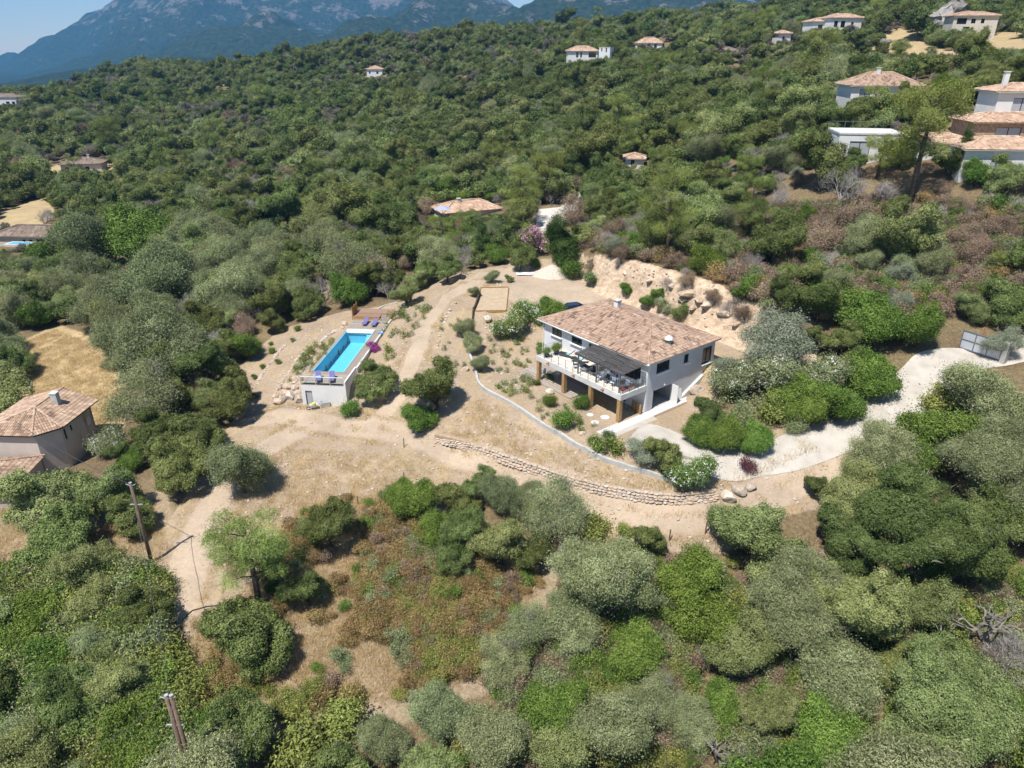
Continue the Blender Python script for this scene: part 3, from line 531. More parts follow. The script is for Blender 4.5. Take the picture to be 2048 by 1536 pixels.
# low-detail meshes for the far wood and for ground cover
def lo_mesh(kind, seed, Rv, nl, nleaf, ln, wd, lm, cz, trunk=True, twg=None, **kw):
    rs = np.random.RandomState(seed); C = lobes(rs, int(nl * 1.9), Rv, (.20, .34), kw.pop('zmin', -.6), .74, 0, (.7, 1.28)); V, Q, A = foliage(seed, C, nleaf, ln, wd, sprig=6, sig=.16 * Rv[0] / 3, buds=1, **kw); V = V + [0, 0, cz]
    if trunk:
        mb = limbs(MB(), seed, cz - Rv[2] * .6, [], .18); tv = np.array(mb.v); tf = np.array([t_ for f in mb.f if len(f) == 4 for t_ in (f[:3], (f[0], f[2], f[3]))]); Q = np.concatenate([Q, tf + len(V)]); V = np.concatenate([V, tv]); A = np.concatenate([A, np.full(len(tf), .5)])
        me = np_mesh(kind, V, Q, [LM[lm], M_bark], A, mi=np.concatenate([np.zeros(len(Q) - len(tf)), np.ones(len(tf))]))
    else: me = np_mesh(kind, V, Q, LM[lm], A)
    reg('lo_' + kind, 2 * Rv[0], cz, {'crown': me}); return me
LO_FAR = []
for s in range(3): LO_FAR.append((lo_mesh('oak_tree', 200 + s, (3.3, 3.2, 2.8), 20, 9500, .33, .22, 'oak', 2.8), .50))
for s in range(2): LO_FAR.append((lo_mesh('light_tree', 210 + s, (3.2, 3.1, 2.6), 18, 9500, .32, .20, 'light', 2.7), .17))
LO_FAR.append((lo_mesh('olive_tree', 220, (3.1, 3.1, 2.5), 16, 9000, .32, .15, 'olive', 3.1), .10)); LO_FAR.append((lo_mesh('bright_bush', 225, (2.4, 2.4, 1.8), 16, 7000, .28, .19, 'bright', 1.7, False, zmin=-.3), .10))
LO_FAR.append((lo_mesh('dry_bush', 230, (2.3, 2.3, 1.7), 12, 4000, .3, .15, 'dry', 1.6, False, zmin=-.3, depth=.7), .05))
LO_FAR.append((lo_mesh('pine_tree', 235, (2.0, 2.0, 3.0), 16, 7000, .36, .11, 'pine', 4.2, depth=.6), .06))
LO_FAR.append((PROTO['bare'][0][2]['branches'], .03))
LO_FAR.append((lo_mesh('grey_bush', 245, (2.6, 2.6, 2.1), 12, 3200, .42, .09, 'grey', 2.2, False, zmin=-.3, depth=.8, rnd=1.3), .05))
def grass_mesh(seed, n, h, w_, lm, rad):
    rs = np.random.RandomState(seed); p = rs.normal(0, rad, (n, 3)) * [1, 1, 0]; t = p + np.stack([rs.normal(0, .35 * h, n), rs.normal(0, .35 * h, n), h * rs.uniform(.5, 1.2, n)], 1)
    s = rs.normal(size=(n, 3)) * [1, 1, 0]; s = s / np.linalg.norm(s, axis=1, keepdims=True) * w_
    V = np.stack([p - s, p + s, t + s * .3, t - s * .3], 1).reshape(-1, 3); return np_mesh('grass', V, np.arange(4 * n).reshape(-1, 4), LM[lm], np.clip(rs.normal(.5, .22, n), 0, 1))
GRASS = [grass_mesh(240 + s, 46, .30, .012, 'straw', .34) for s in range(2)]
M_stone = vmat('field_stone', [(0, (.28, .225, .175)), (.4, (.41, .34, .275)), (.75, (.50, .43, .36)), (1, (.43, .325, .24))], .9, nscale=3, namp=.3, bump=.5)
def rock_mesh(seed, sub=2, jag=.22, sq=(1, .8, .65)):
    import bmesh
    bm = bmesh.new(); bmesh.ops.create_icosphere(bm, subdivisions=sub, radius=.5); rs = np.random.RandomState(seed); npl = 14 if jag > .4 else 9; pl = rs.normal(size=(npl, 3)); pl /= np.linalg.norm(pl, axis=1, keepdims=True); cut = rs.uniform(.22 if jag > .4 else .28, .42 if jag > .4 else .46, npl)
    for v in bm.verts:
        p = np.array(v.co)
        for n_, c in zip(pl, cut):
            d = p @ n_
            if d > c: p = p - n_ * (d - c)
        v.co = (p + rs.normal(0, jag * .06, 3)) * np.array(sq) * 1.25
    me = bpy.data.meshes.new('stone'); bm.to_mesh(me); bm.free(); me.materials.append(M_stone)
    a = me.attributes.new('v', 'FLOAT', 'FACE'); a.data.foreach_set('value', np.full(len(me.polygons), rs.rand())); return me
ROCKS = [rock_mesh(300 + i) for i in range(10)]; PEBBLES = [rock_mesh(320 + i, 1) for i in range(5)]
CUT_ROCKS = [rock_mesh(340 + i, 2, .5, (1.3, .9, .8)) for i in range(6)]; M_ochre = vmat('ochre_rock', [(0, (.34, .25, .17)), (.5, (.44, .345, .25)), (1, (.52, .44, .35))], .95, nscale=2.5, namp=.3, bump=.8)
GREY_ROCKS = [rock_mesh(360 + i, 3, .6, (1.1, .9, 1.0)) for i in range(8)]; M_grock = vmat('grey_granite', [(0, (.22, .20, .18)), (1, (.36, .335, .305))], .95, nscale=.6, namp=.35, bump=1.0)
for me in GREY_ROCKS: me.materials.clear(); me.materials.append(M_grock)
for me in CUT_ROCKS: me.materials.clear(); me.materials.append(M_ochre)
# geometry-node scatter for what nobody could count
def scatter(name, P, rot, scl, idx, meshes, label, cat):
    pc = bpy.data.collections.new(name + '_pieces')
    for i, me in enumerate(meshes):
        o = bpy.data.objects.new('%s_piece_%02d' % (name, i), me); pc.objects.link(o)
    me = bpy.data.meshes.new(name); me.vertices.add(len(P)); me.vertices.foreach_set('co', np.asarray(P, np.float32).ravel())
    for nm, ty, arr in (('rz', 'FLOAT', rot), ('sc', 'FLOAT', scl), ('ix', 'INT', idx)):
        a = me.attributes.new(nm, ty, 'POINT'); a.data.foreach_set('value', np.asarray(arr, np.int32 if ty == 'INT' else np.float32))
    o = mobj(name, me, label=label, kind='stuff'); ng = bpy.data.node_groups.new(name, 'GeometryNodeTree')
    ng.interface.new_socket('Geometry', in_out='INPUT', socket_type='NodeSocketGeometry'); ng.interface.new_socket('Geometry', in_out='OUTPUT', socket_type='NodeSocketGeometry')
    N = ng.nodes.new; L = ng.links.new; gi = N('NodeGroupInput'); go = N('NodeGroupOutput'); ip = N('GeometryNodeInstanceOnPoints'); ci = N('GeometryNodeCollectionInfo')
    ci.inputs['Collection'].default_value = pc; ci.inputs['Separate Children'].default_value = True; ci.inputs['Reset Children'].default_value = True
    def na(nm, ty): a = N('GeometryNodeInputNamedAttribute'); a.data_type = ty; a.inputs['Name'].default_value = nm; return a.outputs['Attribute']
    cx = N('ShaderNodeCombineXYZ'); L(na('rz', 'FLOAT'), cx.inputs[2]); L(gi.outputs[0], ip.inputs['Points']); L(ci.outputs[0], ip.inputs['Instance']); ip.inputs['Pick Instance'].default_value = True
    L(na('ix', 'INT'), ip.inputs['Instance Index']); L(cx.outputs[0], ip.inputs['Rotation']); L(na('sc', 'FLOAT'), ip.inputs['Scale']); L(ip.outputs[0], go.inputs[0])
    md = o.modifiers.new('scatter', 'NODES'); md.node_group = ng; return o
# ---------------------------------------------------------------- plants: placing
PLACED = []       # (x, y, radius) of every individual plant
NAMES = dict(oak='oak_tree', bigoak='oak_tree', light='oak_tree', olive='olive_tree', bigolive='olive_tree', greyolive='olive_tree', bright='mastic_shrub', silver='silver_shrub', dry='dry_shrub', cypress='cypress_tree', pine='pine_tree', fir='fir_tree', bare='dead_tree', greyshrub='bare_shrub', snag='dead_tree',
  oleander='oleander', pinkoleander='oleander', whiteshrub='flowering_shrub', bougainvillea='bougainvillea', ball='round_shrub', greyball='grey_shrub', plum='plum_shrub', limeshrub='lime_shrub', sprig='young_plant')
CATS = dict(oak_tree='tree', olive_tree='tree', mastic_shrub='shrub', silver_shrub='shrub', dry_shrub='shrub', cypress_tree='tree', pine_tree='tree', fir_tree='tree', dead_tree='tree', bare_shrub='shrub', oleander='shrub', flowering_shrub='shrub', bougainvillea='shrub', round_shrub='shrub', grey_shrub='shrub', plum_shrub='shrub', lime_shrub='shrub', young_plant='plant')
_rng = random.Random(5)
def put(kind, p, s, label, group=None, var=None, rz=None, sz=1.0):
    L_ = PROTO[kind]; W, C, parts = L_[var if var is not None else _rng.randrange(len(L_))]; nm = NAMES[kind.replace('lo_', '')] if kind.replace('lo_', '') in NAMES else kind[3:]
    rz = _rng.uniform(0, 6.28) if rz is None else rz; PLACED.append((p[0], p[1], W * s / 2)); lab = dict(label=label, cat=CATS.get(nm, 'tree'), group=group)
    if len(parts) == 1: return mobj(nm, list(parts.values())[0], loc=p, rz=rz, scl=(s, s, s * sz), **lab)
    if 'foliage' in parts:
        o = mobj(nm, parts['foliage'], loc=p, rz=rz, scl=(s, s, s * sz), **lab); mobj('blossoms', parts['blossoms'], o); return o
    o = empty(nm, tuple(map(float, p)), rz, **lab); o.scale = (s, s, s * sz)
    for k, me in parts.items(): mobj(k, me, o, kind='stuff' if k == 'dead_twigs' else None)
    return o
def plant(kind, u, v, wpx, label, group=None, var=None, sz=1.0, rz=None):
    """stand a plant so that its crown centre shows at photo pixel u, v and is wpx wide"""
    W, C, _ = PROTO[kind][0 if var is None else var]; d = ray(u, v); t = _ts / np.linalg.norm(d); P = np.array([0, 0, CAM_H])[None] + t[:, None] * d[None]
    s = wpx * t / F_PX / W; g = P[:, 2] - hgt(P[:, 0], P[:, 1]) - C * s * sz; i = max(1, int(np.argmax(g < 0))); f = g[i - 1] / (g[i - 1] - g[i] + 1e-9); p = P[i - 1] * (1 - f) + P[i] * f
    return put(kind, (p[0], p[1], h1(p[0], p[1]) - .03), float(s[i - 1] * (1 - f) + s[i] * f), label, group, var, rz, sz)
def plantb(kind, u, v, s, label, group=None, **kw):
    """stand a plant of scale s with its foot at photo pixel u, v"""
    p = gp(u, v); return put(kind, (p[0], p[1], p[2] - .02), s, label, group, **kw)
# ---------------------------------------------------------------- building helpers
TILE_STOPS = [(0, (.095, .068, .052)), (.20, (.165, .112, .082)), (.34, (.265, .178, .128)), (.62, (.345, .238, .172)), (.84, (.41, .298, .222)), (1, (.53, .43, .35))]
M_tile = vmat('clay_tile', TILE_STOPS, .85, nscale=1.2, namp=.18)
M_tile_tan = vmat('weathered_tile', [(0, (0.146, 0.099, 0.073)), (.3, (0.292, 0.194, 0.133)), (.7, (0.404, 0.284, 0.202)), (1, (0.516, 0.404, 0.310))], .9, nscale=1.0, namp=.25)
M_tile_orange = vmat('orange_tile', [(0, (.24, .145, .095)), (.4, (.40, .26, .18)), (.75, (.48, .345, .25)), (1, (.58, .48, .385))], .85, nscale=.8, namp=.2)
M_tile_brown = vmat('brown_tile', [(0, (0.103, 0.077, 0.060)), (.5, (0.206, 0.155, 0.120)), (1, (0.310, 0.241, 0.189))], .9, nscale=.8, namp=.2)
M_deckr = mat('roof_underlay', (.20, .12, .085), .95)
M_white = mat('white_render', (.64, .635, .62), .9, .05, .8, bump=.15, bscale=30)
M_grey_r = mat('pale_grey_render', (.60, .605, .615), .9, .06, .7, bump=.15, bscale=30)
M_conc = mat('concrete', (.41, .40, .375), .9, .14, 1.6, bump=.3, bscale=18)
M_conc_l = mat('pale_concrete', (.52, .51, .49), .9, .12, 1.3, bump=.25, bscale=18)
M_beige = mat('beige_render', (.50, .44, .385), .9, .08, .7, bump=.2, bscale=25)
M_cream = mat('cream_render', (.56, .51, .43), .9, .07, .7)
M_frame = mat('dark_frame', (.035, .037, .04), .5, .1, 3); M_steel = mat('grey_steel', (.16, .175, .19), .45, .1, 4, metal=.4); M_alu = mat('pale_metal', (.55, .56, .57), .4, .08, 3, metal=.5)
M_glass = mat('window_glass', (.012, .016, .02), .06, .3, .6, spec=.6); M_curtain = mat('curtain', (.45, .45, .44), .9, .15, 8); M_shut = mat('grey_shutter', (.36, .375, .40), .6, .06, 2)
M_post = mat('yellow_timber', (.34, .21, .09), .75, .25, 5, bump=.3); M_wood = vmat('deck_board', [(0, (.20, .165, .135)), (.5, (.29, .245, .205)), (1, (.37, .32, .275))], .85, nscale=6, namp=.2)
M_redwood = vmat('red_deck_board', [(0, (.19, .115, .075)), (.5, (.26, .165, .115)), (1, (.33, .225, .165))], .8, nscale=6, namp=.2); M_screen = mat('orange_timber', (.38, .20, .07), .75, .2, 6)
M_cane = vmat('dark_cane', [(0, (.030, .028, .028)), (.6, (.075, .070, .068)), (1, (.14, .13, .12))], .9, nscale=8, namp=.3)
M_floor = mat('terrace_paving', (.60, .55, .47), .85, .1, 2.5); M_black = mat('dark_fabric', (.030, .031, .034), .8, .15, 8); M_blue = mat('cobalt_glaze', (.012, .03, .22), .3, .2, 5); M_cyan = mat('pale_blue_towel', (.18, .42, .55), .9, .1, 8)
M_lilac = mat('lilac_fabric', (.135, .125, .28), .85, .15, 6); M_red = mat('dark_red_cushion', (.16, .018, .022), .85, .2, 6); M_terra = mat('terracotta', (.42, .17, .09), .85, .15, 6); M_tablew = mat('white_lacquer', (.62, .64, .67), .4, .05, 4)
def tiles(mb, poly, tw=.215, tl=.37, seed=0, arch=.065):
    """overlapping barrel tiles over a roof plane; first edge of poly is the eave"""
    P = [Vector(p) for p in poly]; ex = (P[1] - P[0]).normalized(); n = ex.cross(P[2] - P[0]).normalized()
    if n.z < 0: n = -n
    uy = n.cross(ex); uy = uy if uy.z > 0 else -uy; q = [((p - P[0]).dot(ex), (p - P[0]).dot(uy)) for p in P]; S = [a for a, b in q]; T = [b for a, b in q]
    rs = np.random.RandomState(seed); nt_ = int(max(T) / tl) + 1; ns = int((max(S) - min(S)) / tw) + 1; 
    ss = min(S) + (np.arange(ns) + .5) * tw
    for j in range(nt_):
        t = j * tl; ok = inpoly(ss, np.full(ns, t + tl * .5), q)
        for s, k in zip(ss, ok):
            if not k: continue
            c = float(vnoise(s / tw / 2.1 + seed * 9, (t / tl + .5 * s / tw) / 1.6)); v = rs.rand() if rs.rand() < .5 else .35 + .45 * rs.rand()
            v = v * .35 if c < .25 and rs.rand() < .75 else (v * .5 + .45 if c > .80 else .22 + v * .62); vs = []
            t0, t1 = t - .04, t + tl
            for tt, lift in ((t0, .045), (t1, .01)):
                for ang in (0, 45, 90, 135, 180):
                    x = s - math.cos(R(ang)) * tw * .5; h_ = math.sin(R(ang)) * arch + lift; vs.append(P[0] + ex * x + uy * tt + n * h_)
            mb.add(vs, [(0, 1, 6, 5), (1, 2, 7, 6), (2, 3, 8, 7), (3, 4, 9, 8), (4, 3, 2, 1, 0)], 0, v)
    return mb
def ridge(mb, a, b, r=.12, step=.42, seed=0):
    a, b = Vector(a), Vector(b); L = (b - a).length; n = max(1, int(L / step)); rs = np.random.RandomState(seed)
    for i in range(n): mb.tube([a + (b - a) * (i / n), a + (b - a) * ((i + 1.06) / n)], [r, r * .82], 7, 0, .35 + .6 * rs.rand())
def hip_roof(root, x0, x1, y0, y1, z, rise, m, apex=None, tw=.215, tl=.37, soffit=M_white, seed=0, edge=True):
    """hipped tile roof on the rectangle, as parts of root; returns the roof part"""
    if apex is None:
        w_, d_ = x1 - x0, y1 - y0; k = min(w_, d_) / 2
        apex = ((x0 + k, (y0 + y1) / 2), (x1 - k, (y0 + y1) / 2)) if w_ > d_ else (((x0 + x1) / 2, y0 + k), ((x0 + x1) / 2, y1 - k))
    A = (*apex[0], z + rise); B = (*apex[1], z + rise); c = [(x0, y0, z), (x1, y0, z), (x1, y1, z), (x0, y1, z)]
    along_y = abs(apex[1][1] - apex[0][1]) > abs(apex[1][0] - apex[0][0])
    planes = ([c[0], c[1], A], [c[1], c[2], B, A], [c[2], c[3], B], [c[3], c[0], A, B]) if along_y else ([c[3], c[0], A], [c[0], c[1], B, A], [c[1], c[2], B], [c[2], c[3], A, B])
    mb = MB()
    for p in planes: mb.add([(q[0], q[1], q[2] - .02) for q in p], [tuple(range(len(p)))])
    mb.add([(q[0], q[1], q[2] - .14) for q in c], [(3, 2, 1, 0)], 1)
    for i in range(4): a_, b_ = c[i], c[(i + 1) % 4]; mb.add([(a_[0], a_[1], z - .14), (b_[0], b_[1], z - .14), (b_[0], b_[1], z - .02), (a_[0], a_[1], z - .02)], [(0, 1, 2, 3)], 1)
    roof = mb.build('roof', [M_deckr, soffit], root); tb = MB()
    for i, p in enumerate(planes): tiles(tb, p, tw, tl, seed + i)
    t = tb.build('roof_tiles', m, roof, kind='stuff'); rb = MB(); h_ = tw * .28
    for a_, b_ in [(A, B)] + ([(c[0], A), (c[1], A), (c[2], B), (c[3], B)] if along_y else [(c[0], A), (c[3], A), (c[1], B), (c[2], B)]):
        if (Vector(a_) - Vector(b_)).length > .2: ridge(rb, (a_[0], a_[1], a_[2] + h_), (b_[0], b_[1], b_[2] + h_), tw * .52, tl * 1.1, seed)
    rb.build('ridge_tiles', m, roof, kind='stuff'); return roof
def wall(root, name, p0, p1, z0, z1, th, m, holes=()):
    """a straight wall with rectangular openings (s0, s1, z0, z1), thickness to the left of p0->p1"""
    p0, p1 = np.array(p0, float), np.array(p1, float); L = np.linalg.norm(p1 - p0); e = (p1 - p0) / L; n = np.array([-e[1], e[0]]); mb = MB()
    S = sorted({0, L, *[h[0] for h in holes], *[h[1] for h in holes]}); Zs = sorted({z0, z1, *[h[2] for h in holes], *[h[3] for h in holes]})
    for s0, s1 in zip(S[:-1], S[1:]):
        for a, b in zip(Zs[:-1], Zs[1:]):
            if any(h[0] - 1e-6 <= s0 and s1 <= h[1] + 1e-6 and h[2] - 1e-6 <= a and b <= h[3] + 1e-6 for h in holes): continue
            q = [p0 + e * s0, p0 + e * s1, p0 + e * s1 + n * th, p0 + e * s0 + n * th]; mb.prism([(x[0], x[1]) for x in q], a, b)
    return mb.build(name, m, root)
def window(root, p0, e, n, s0, s1, z0, z1, frame=M_frame, pane=M_glass, name='window', bars=1, sill=None, inset=.12):
    """frame, panes and sill set into an opening; n points into the house"""
    p0, e, n = np.array(p0, float), np.array(e, float), np.array(n, float); rz = math.atan2(e[1], e[0])
    def bar(mb, a, b, c, d, off, t): ctr = p0 + e * (a + b) / 2 + n * off; mb.box((ctr[0], ctr[1], (c + d) / 2), (b - a, t, d - c), rz)
    fr = MB(); f = .07
    bar(fr, s0, s1, z0, z0 + f, inset, .08); bar(fr, s0, s1, z1 - f, z1, inset, .08); bar(fr, s0, s0 + f, z0 + f, z1 - f, inset, .08); bar(fr, s1 - f, s1, z0 + f, z1 - f, inset, .08)
    for k in range(bars): c_ = s0 + (s1 - s0) * (k + 1) / (bars + 1); bar(fr, c_ - f * .6, c_ + f * .6, z0 + f, z1 - f, inset, .08)
    o = fr.build(name, frame, root)
    for k in range(bars + 1): a, b = s0 + (s1 - s0) * k / (bars + 1), s0 + (s1 - s0) * (k + 1) / (bars + 1); g = MB(); bar(g, a + f, b - f, z0 + f, z1 - f, inset + .015, .02); g.build('pane', pane, o)
    if sill: g = MB(); bar(g, s0 - .08, s1 + .08, z0 - .07, z0 - .003, -.06, .32); g.build('sill', sill, o)
    return o
def planks(x0, x1, y0, y1, z, n, along='x', gap=.012, th=.035, seed=0):
    mb = MB(); rs = np.random.RandomState(seed); W_ = ((y1 - y0) if along == 'x' else (x1 - x0)) / n
    for i in range(n):
        a = (y0 if along == 'x' else x0) + i * W_; dz = rs.uniform(0, .006)
        if along == 'x': mb.bb(x0, x1, a + gap / 2, a + W_ - gap / 2, z - th + dz, z + dz, 0, rs.rand())
        else: mb.bb(a + gap / 2, a + W_ - gap / 2, y0, y1, z - th + dz, z + dz, 0, rs.rand())
    return mb
# ---------------------------------------------------------------- the house: local x runs into the hillside (b), local y along the terrace (a)
H = empty('house', hw(0, 0, 0), R(38.3), 'white two-storey villa with hipped clay-tile roof and raised terrace', 'house')
e_y, e_x = (0, 1), (1, 0)
wall(H, 'wall', (.45, 16.3), (.45, .35), -.3, 5.42, .3, M_grey_r, [(1.3, 3.0, 4.2, 5.12), (4.6, 6.3, 4.2, 5.05), (7.4, 9.2, 3.06, 5.05), (11.2, 15.0, 3.06, 5.0)])
wall(H, 'wall', (.75, .35), (11.2, .35), -.3, 5.42, .3, mat('shaded_gable_render', (.50, .51, .53), .9, .06, .7, bump=.15, bscale=30), [(.80, 3.95, -.3, 2.15), (1.0, 3.0, 4.0, 5.12), (5.3, 6.05, 4.0, 4.98), (8.4, 10.0, 3.0, 4.9)])  # gable shade put into the render colour: darker, bluer than the front wall
wall(H, 'wall', (11.2, .65), (11.2, 16.3), -.3, 5.42, .3, M_white); wall(H, 'wall', (10.9, 16.3), (.75, 16.3), -.3, 5.42, .3, M_white)
for s0, s1, z0, z1, b_ in ((1.3, 3.0, 4.2, 5.12, 1), (4.6, 6.3, 4.2, 5.05, 1), (7.4, 9.2, 3.06, 5.05, 1), (11.2, 15.0, 3.06, 5.0, 3)): window(H, (.45, 16.3), (0, -1), (1, 0), s0, s1, z0, z1, bars=b_, sill=M_white if z0 > 4 else None, name='window' if z0 > 4 else 'glass_door')
for s0, s1, z0, z1, b_ in ((1.0, 3.0, 4.0, 5.12, 1), (5.3, 6.05, 4.0, 4.98, 0), (8.4, 10.0, 3.0, 4.9, 1)): window(H, (.75, .35), (1, 0), (0, 1), s0, s1, z0, z1, bars=b_, sill=M_grey_r)
g = MB(); g.bb(1.2, 1.3, .65, 6.5, -.02, 2.45); g.bb(5.0, 5.1, .65, 6.5, -.02, 2.45); g.bb(1.2, 5.1, 6.5, 6.6, -.02, 2.45); g.bb(1.2, 5.1, .66, 6.6, 2.45, 2.55); g.bb(1.3, 5.0, .3, 6.5, -.05, .03); g.build('garage_room', M_conc, H)
MB().bb(1.4, 2.2, 4.2, 6.2, .03, 1.9).build('storage_cupboard', M_post, H); MB().bb(3.6, 4.6, 5.2, 6.3, .03, 1.6).build('storage_shelf', M_cream, H)
MB().bb(4.5, 4.56, -.5, .32, .02, 2.1).build('garage_door_leaf', M_white, H)
mb = MB(); mb.box((5.5, .12, .62), (.9, .05, 1.25), 0, M=Matrix.Rotation(R(-12), 3, 'X')); mb.build('leaning_panel', M_white, H)
mb = MB(); mb.tube([(3.2, .34, 2.4), (3.2, .24, 2.4)], .1, 8); mb.build('wall_lamp', M_tablew, H)
mb = MB(); mb.prism([(5.75, .0), (9.3, .0), (9.3, .33), (5.75, .33)], -.3, [.15, 1.9, 1.9, .15]); mb.build('sloping_buttress', M_conc_l, H)
roof = hip_roof(H, 0, 11.7, 0, 17.0, 5.58, 1.78, M_tile, ((6.05, 5.25), (6.05, 11.6)), seed=3)
mb = MB(); mb.tube([(-.06, 6.9, 5.52), (-.06, 17.05, 5.52)], .075, 8); mb.build('gutter', M_white, roof, smooth=True)
mb = MB(); mb.tube([(-.05, -.05, 5.5), (-.05, -.05, 5.7)], .11, 8); mb.build('gutter_end', M_white, roof, smooth=True)
mb = MB(); mb.tube([(.36, 16.42, 0), (.36, 16.42, 5.4)], .05, 6); mb.build('downpipe', M_white, H)
mb = MB(); mb.bb(-.31, .31, -.28, .28, -.2, .85); ch = mb.build('chimney', M_white, roof, loc=(6.4, 10.6, 7.15))
for x in (-.26, .26):
    for y in (-.23, .23): MB().bb(x - .05, x + .05, y - .05, y + .05, .85, 1.05).build('chimney_leg', M_conc, ch)
MB().bb(-.38, .38, -.35, .35, 1.05, 1.14).build('chimney_cap', M_conc_l, ch); mb = MB(); mb.tube([(.6, .3, -.2), (.6, .3, 1.9)], .02, 5); mb.build('antenna_mast', M_steel, ch)
vt = MB(); vt.tube([(0, 0, -.35), (0, 0, .25)], .30, 14); vt = vt.build('roof_vent', mat('green_metal', (.25, .33, .27), .5), roof, loc=(4.9, 1.7, 6.18)); mb = MB(); mb.tube([(0, 0, .25), (0, 0, .42)], .22, 12); mb.build('vent_throat', M_frame, vt)
mb = MB(); mb.tube([(0, 0, .40), (0, 0, .48), (0, 0, .66), (0, 0, .80), (0, 0, .86)], [.46, .47, .36, .18, .03], 18); mb.build('vent_cowl', M_tablew, vt, smooth=True)
# balcony
mb = MB(); mb.bb(-3.3, .44, .35, 13.3, 2.5, 3.0); mb.bb(-3.3, -3.12, .35, 13.3, 3.0, 3.10); mb.bb(-3.12, .44, 13.12, 13.3, 3.0, 3.10); mb.bb(-3.12, .44, .35, .53, 3.0, 3.10); bal = mb.build('balcony', M_conc_l, H)
mb = planks(-3.11, .44, .54, 13.11, 3.022, 30, 'y', .02, .02); mb.build('terrace_paving', vmat('paver', [(0, (.56, .50, .42)), (1, (.66, .61, .53))], .85, nscale=3, namp=.12), bal, kind='stuff')
for a in (13.05, 8.85, 4.75, .65): MB().bb(-3.27, -2.87, a - .2, a + .2, -.25, 2.495).build('column', M_post, H)
for a in (11.2, 7.1, 2.8): mb = MB(); mb.tube([(-3.28, a, 2.92), (-3.62, a, 2.88)], .10, 8); mb.build('rain_spout', M_terra, bal)
rail = []
for a in np.linspace(.5, 13.2, 12): rail.append((-3.21, a))
for b_ in (-2.0, -.8, .3): rail += [(b_, 13.2), (b_, .45)]
for x, y in rail: MB().bb(x - .02, x + .02, y - .02, y + .02, 3.095, 4.1).build('rail_post', M_steel, bal)
for z in (3.35, 3.6, 3.85, 4.08): mb = MB(); mb.tube([(.3, .45, z), (-3.21, .5, z), (-3.21, 13.2, z), (.3, 13.2, z)], .009 if z < 4 else .016, 4); mb.build('rail_cable', M_steel, bal)
# pergola, a part of the terrace
pg = MB(); pg.bb(-3.08, -2.98, .4, 7.35, 5.12, 5.2); pg = pg.build('pergola_beam', M_steel, H)
for a in (.97, 4.2, 6.92): MB().bb(-3.01, -2.89, a - .06, a + .06, 3.0, 5.12).build('pergola_post', M_steel, H)
mb = MB(); rs = np.random.RandomState(4)
for a in np.linspace(.6, 7.1, 8): mb.tube([(-3.1, a, 5.21), (-.1, a, 5.45)], .03, 4)
mb.build('pergola_joist', M_steel, H)
mb = MB()
for b_ in np.arange(-3.12, -.08, .033):
    z = 5.26 + (b_ + 3.0) * .08; a0 = .34 + rs.uniform(0, .1); 
    for k in range(4): y0 = a0 + k * 1.75; mb.tube([(b_ + rs.normal(0, .008), y0, z + rs.uniform(0, .03)), (b_ + rs.normal(0, .008), y0 + 1.72 + rs.uniform(-.06, .1), z + rs.uniform(0, .03))], .017, 4, 0, rs.rand(), False)
mb.build('cane_roof', M_cane, H, kind='stuff')
# decking, stores under the terrace
mb = planks(-3.5, .42, 7.4, 16.5, .09, 27, 'y', .012); dk = mb.build('wooden_deck', M_wood, H, kind='stuff')
def hput(o, b_, a, z, rz=0):
    p = hw(a, b_, z); o.location = tuple(p); o.rotation_euler = (0, 0, R(38.3) + rz); return o
def lounger(label, fab, cloth=None, frame=M_frame, back=45, group=None):
    o = empty('sun_lounger', label=label, cat='sun lounger', group=group); mb = MB()
    for s in (-.3, .3): mb.tube([(s, -.95, .32), (s, .95, .32)], .022, 5)
    mb.build('frame', frame, o)
    for x in (-.3, .3):
        for y in (-.8, .75): m2 = MB(); m2.tube([(x, y, 0), (x, y, .33)], .02, 5); m2.build('leg', frame, o)
    MB().bb(-.3, .3, -.97, .28, .33, .40).build('seat', fab, o); L_ = .72; c_, s_ = math.cos(R(back)), math.sin(R(back)); m2 = MB(); m2.box((0, .28 + L_ / 2 * c_, .37 + L_ / 2 * s_), (.6, L_, .07), M=Matrix.Rotation(R(back), 3, 'X')); m2.build('backrest', fab, o)
    if cloth: MB().bb(-.26, .26, -.1, .3, .402, .43).build('towel', cloth, o)
    return o
def chair(label, fab, leg=M_steel, group=None):
    o = empty('chair', label=label, cat='chair', group=group)
    for x in (-.21, .21):
        for y in (-.21, .21): m2 = MB(); m2.tube([(x, y, 0), (x * .95, y * .95, .44)], .016, 4); m2.build('leg', leg, o)
    MB().bb(-.23, .23, -.23, .23, .44, .48).build('seat', fab, o); m2 = MB(); m2.box((0, .24, .72), (.44, .035, .46), M=Matrix.Rotation(R(-10), 3, 'X')); m2.build('backrest', fab, o)
    for x in (-.23, .23): m2 = MB(); m2.tube([(x, -.18, .66), (x, .22, .68)], .015, 4); m2.build('armrest', leg, o)
    return o
def table(label, w_, d_, h_, m=M_tablew, leg=M_alu, group=None):
    o = empty('table', label=label, cat='table', group=group); MB().bb(-w_ / 2, w_ / 2, -d_ / 2, d_ / 2, h_ - .04, h_).build('table_top', m, o)
    for x in (-w_ / 2 + .06, w_ / 2 - .06):
        for y in (-d_ / 2 + .06, d_ / 2 - .06): MB().bb(x - .025, x + .025, y - .025, y + .025, 0, h_ - .04).build('leg', leg, o)
    return o
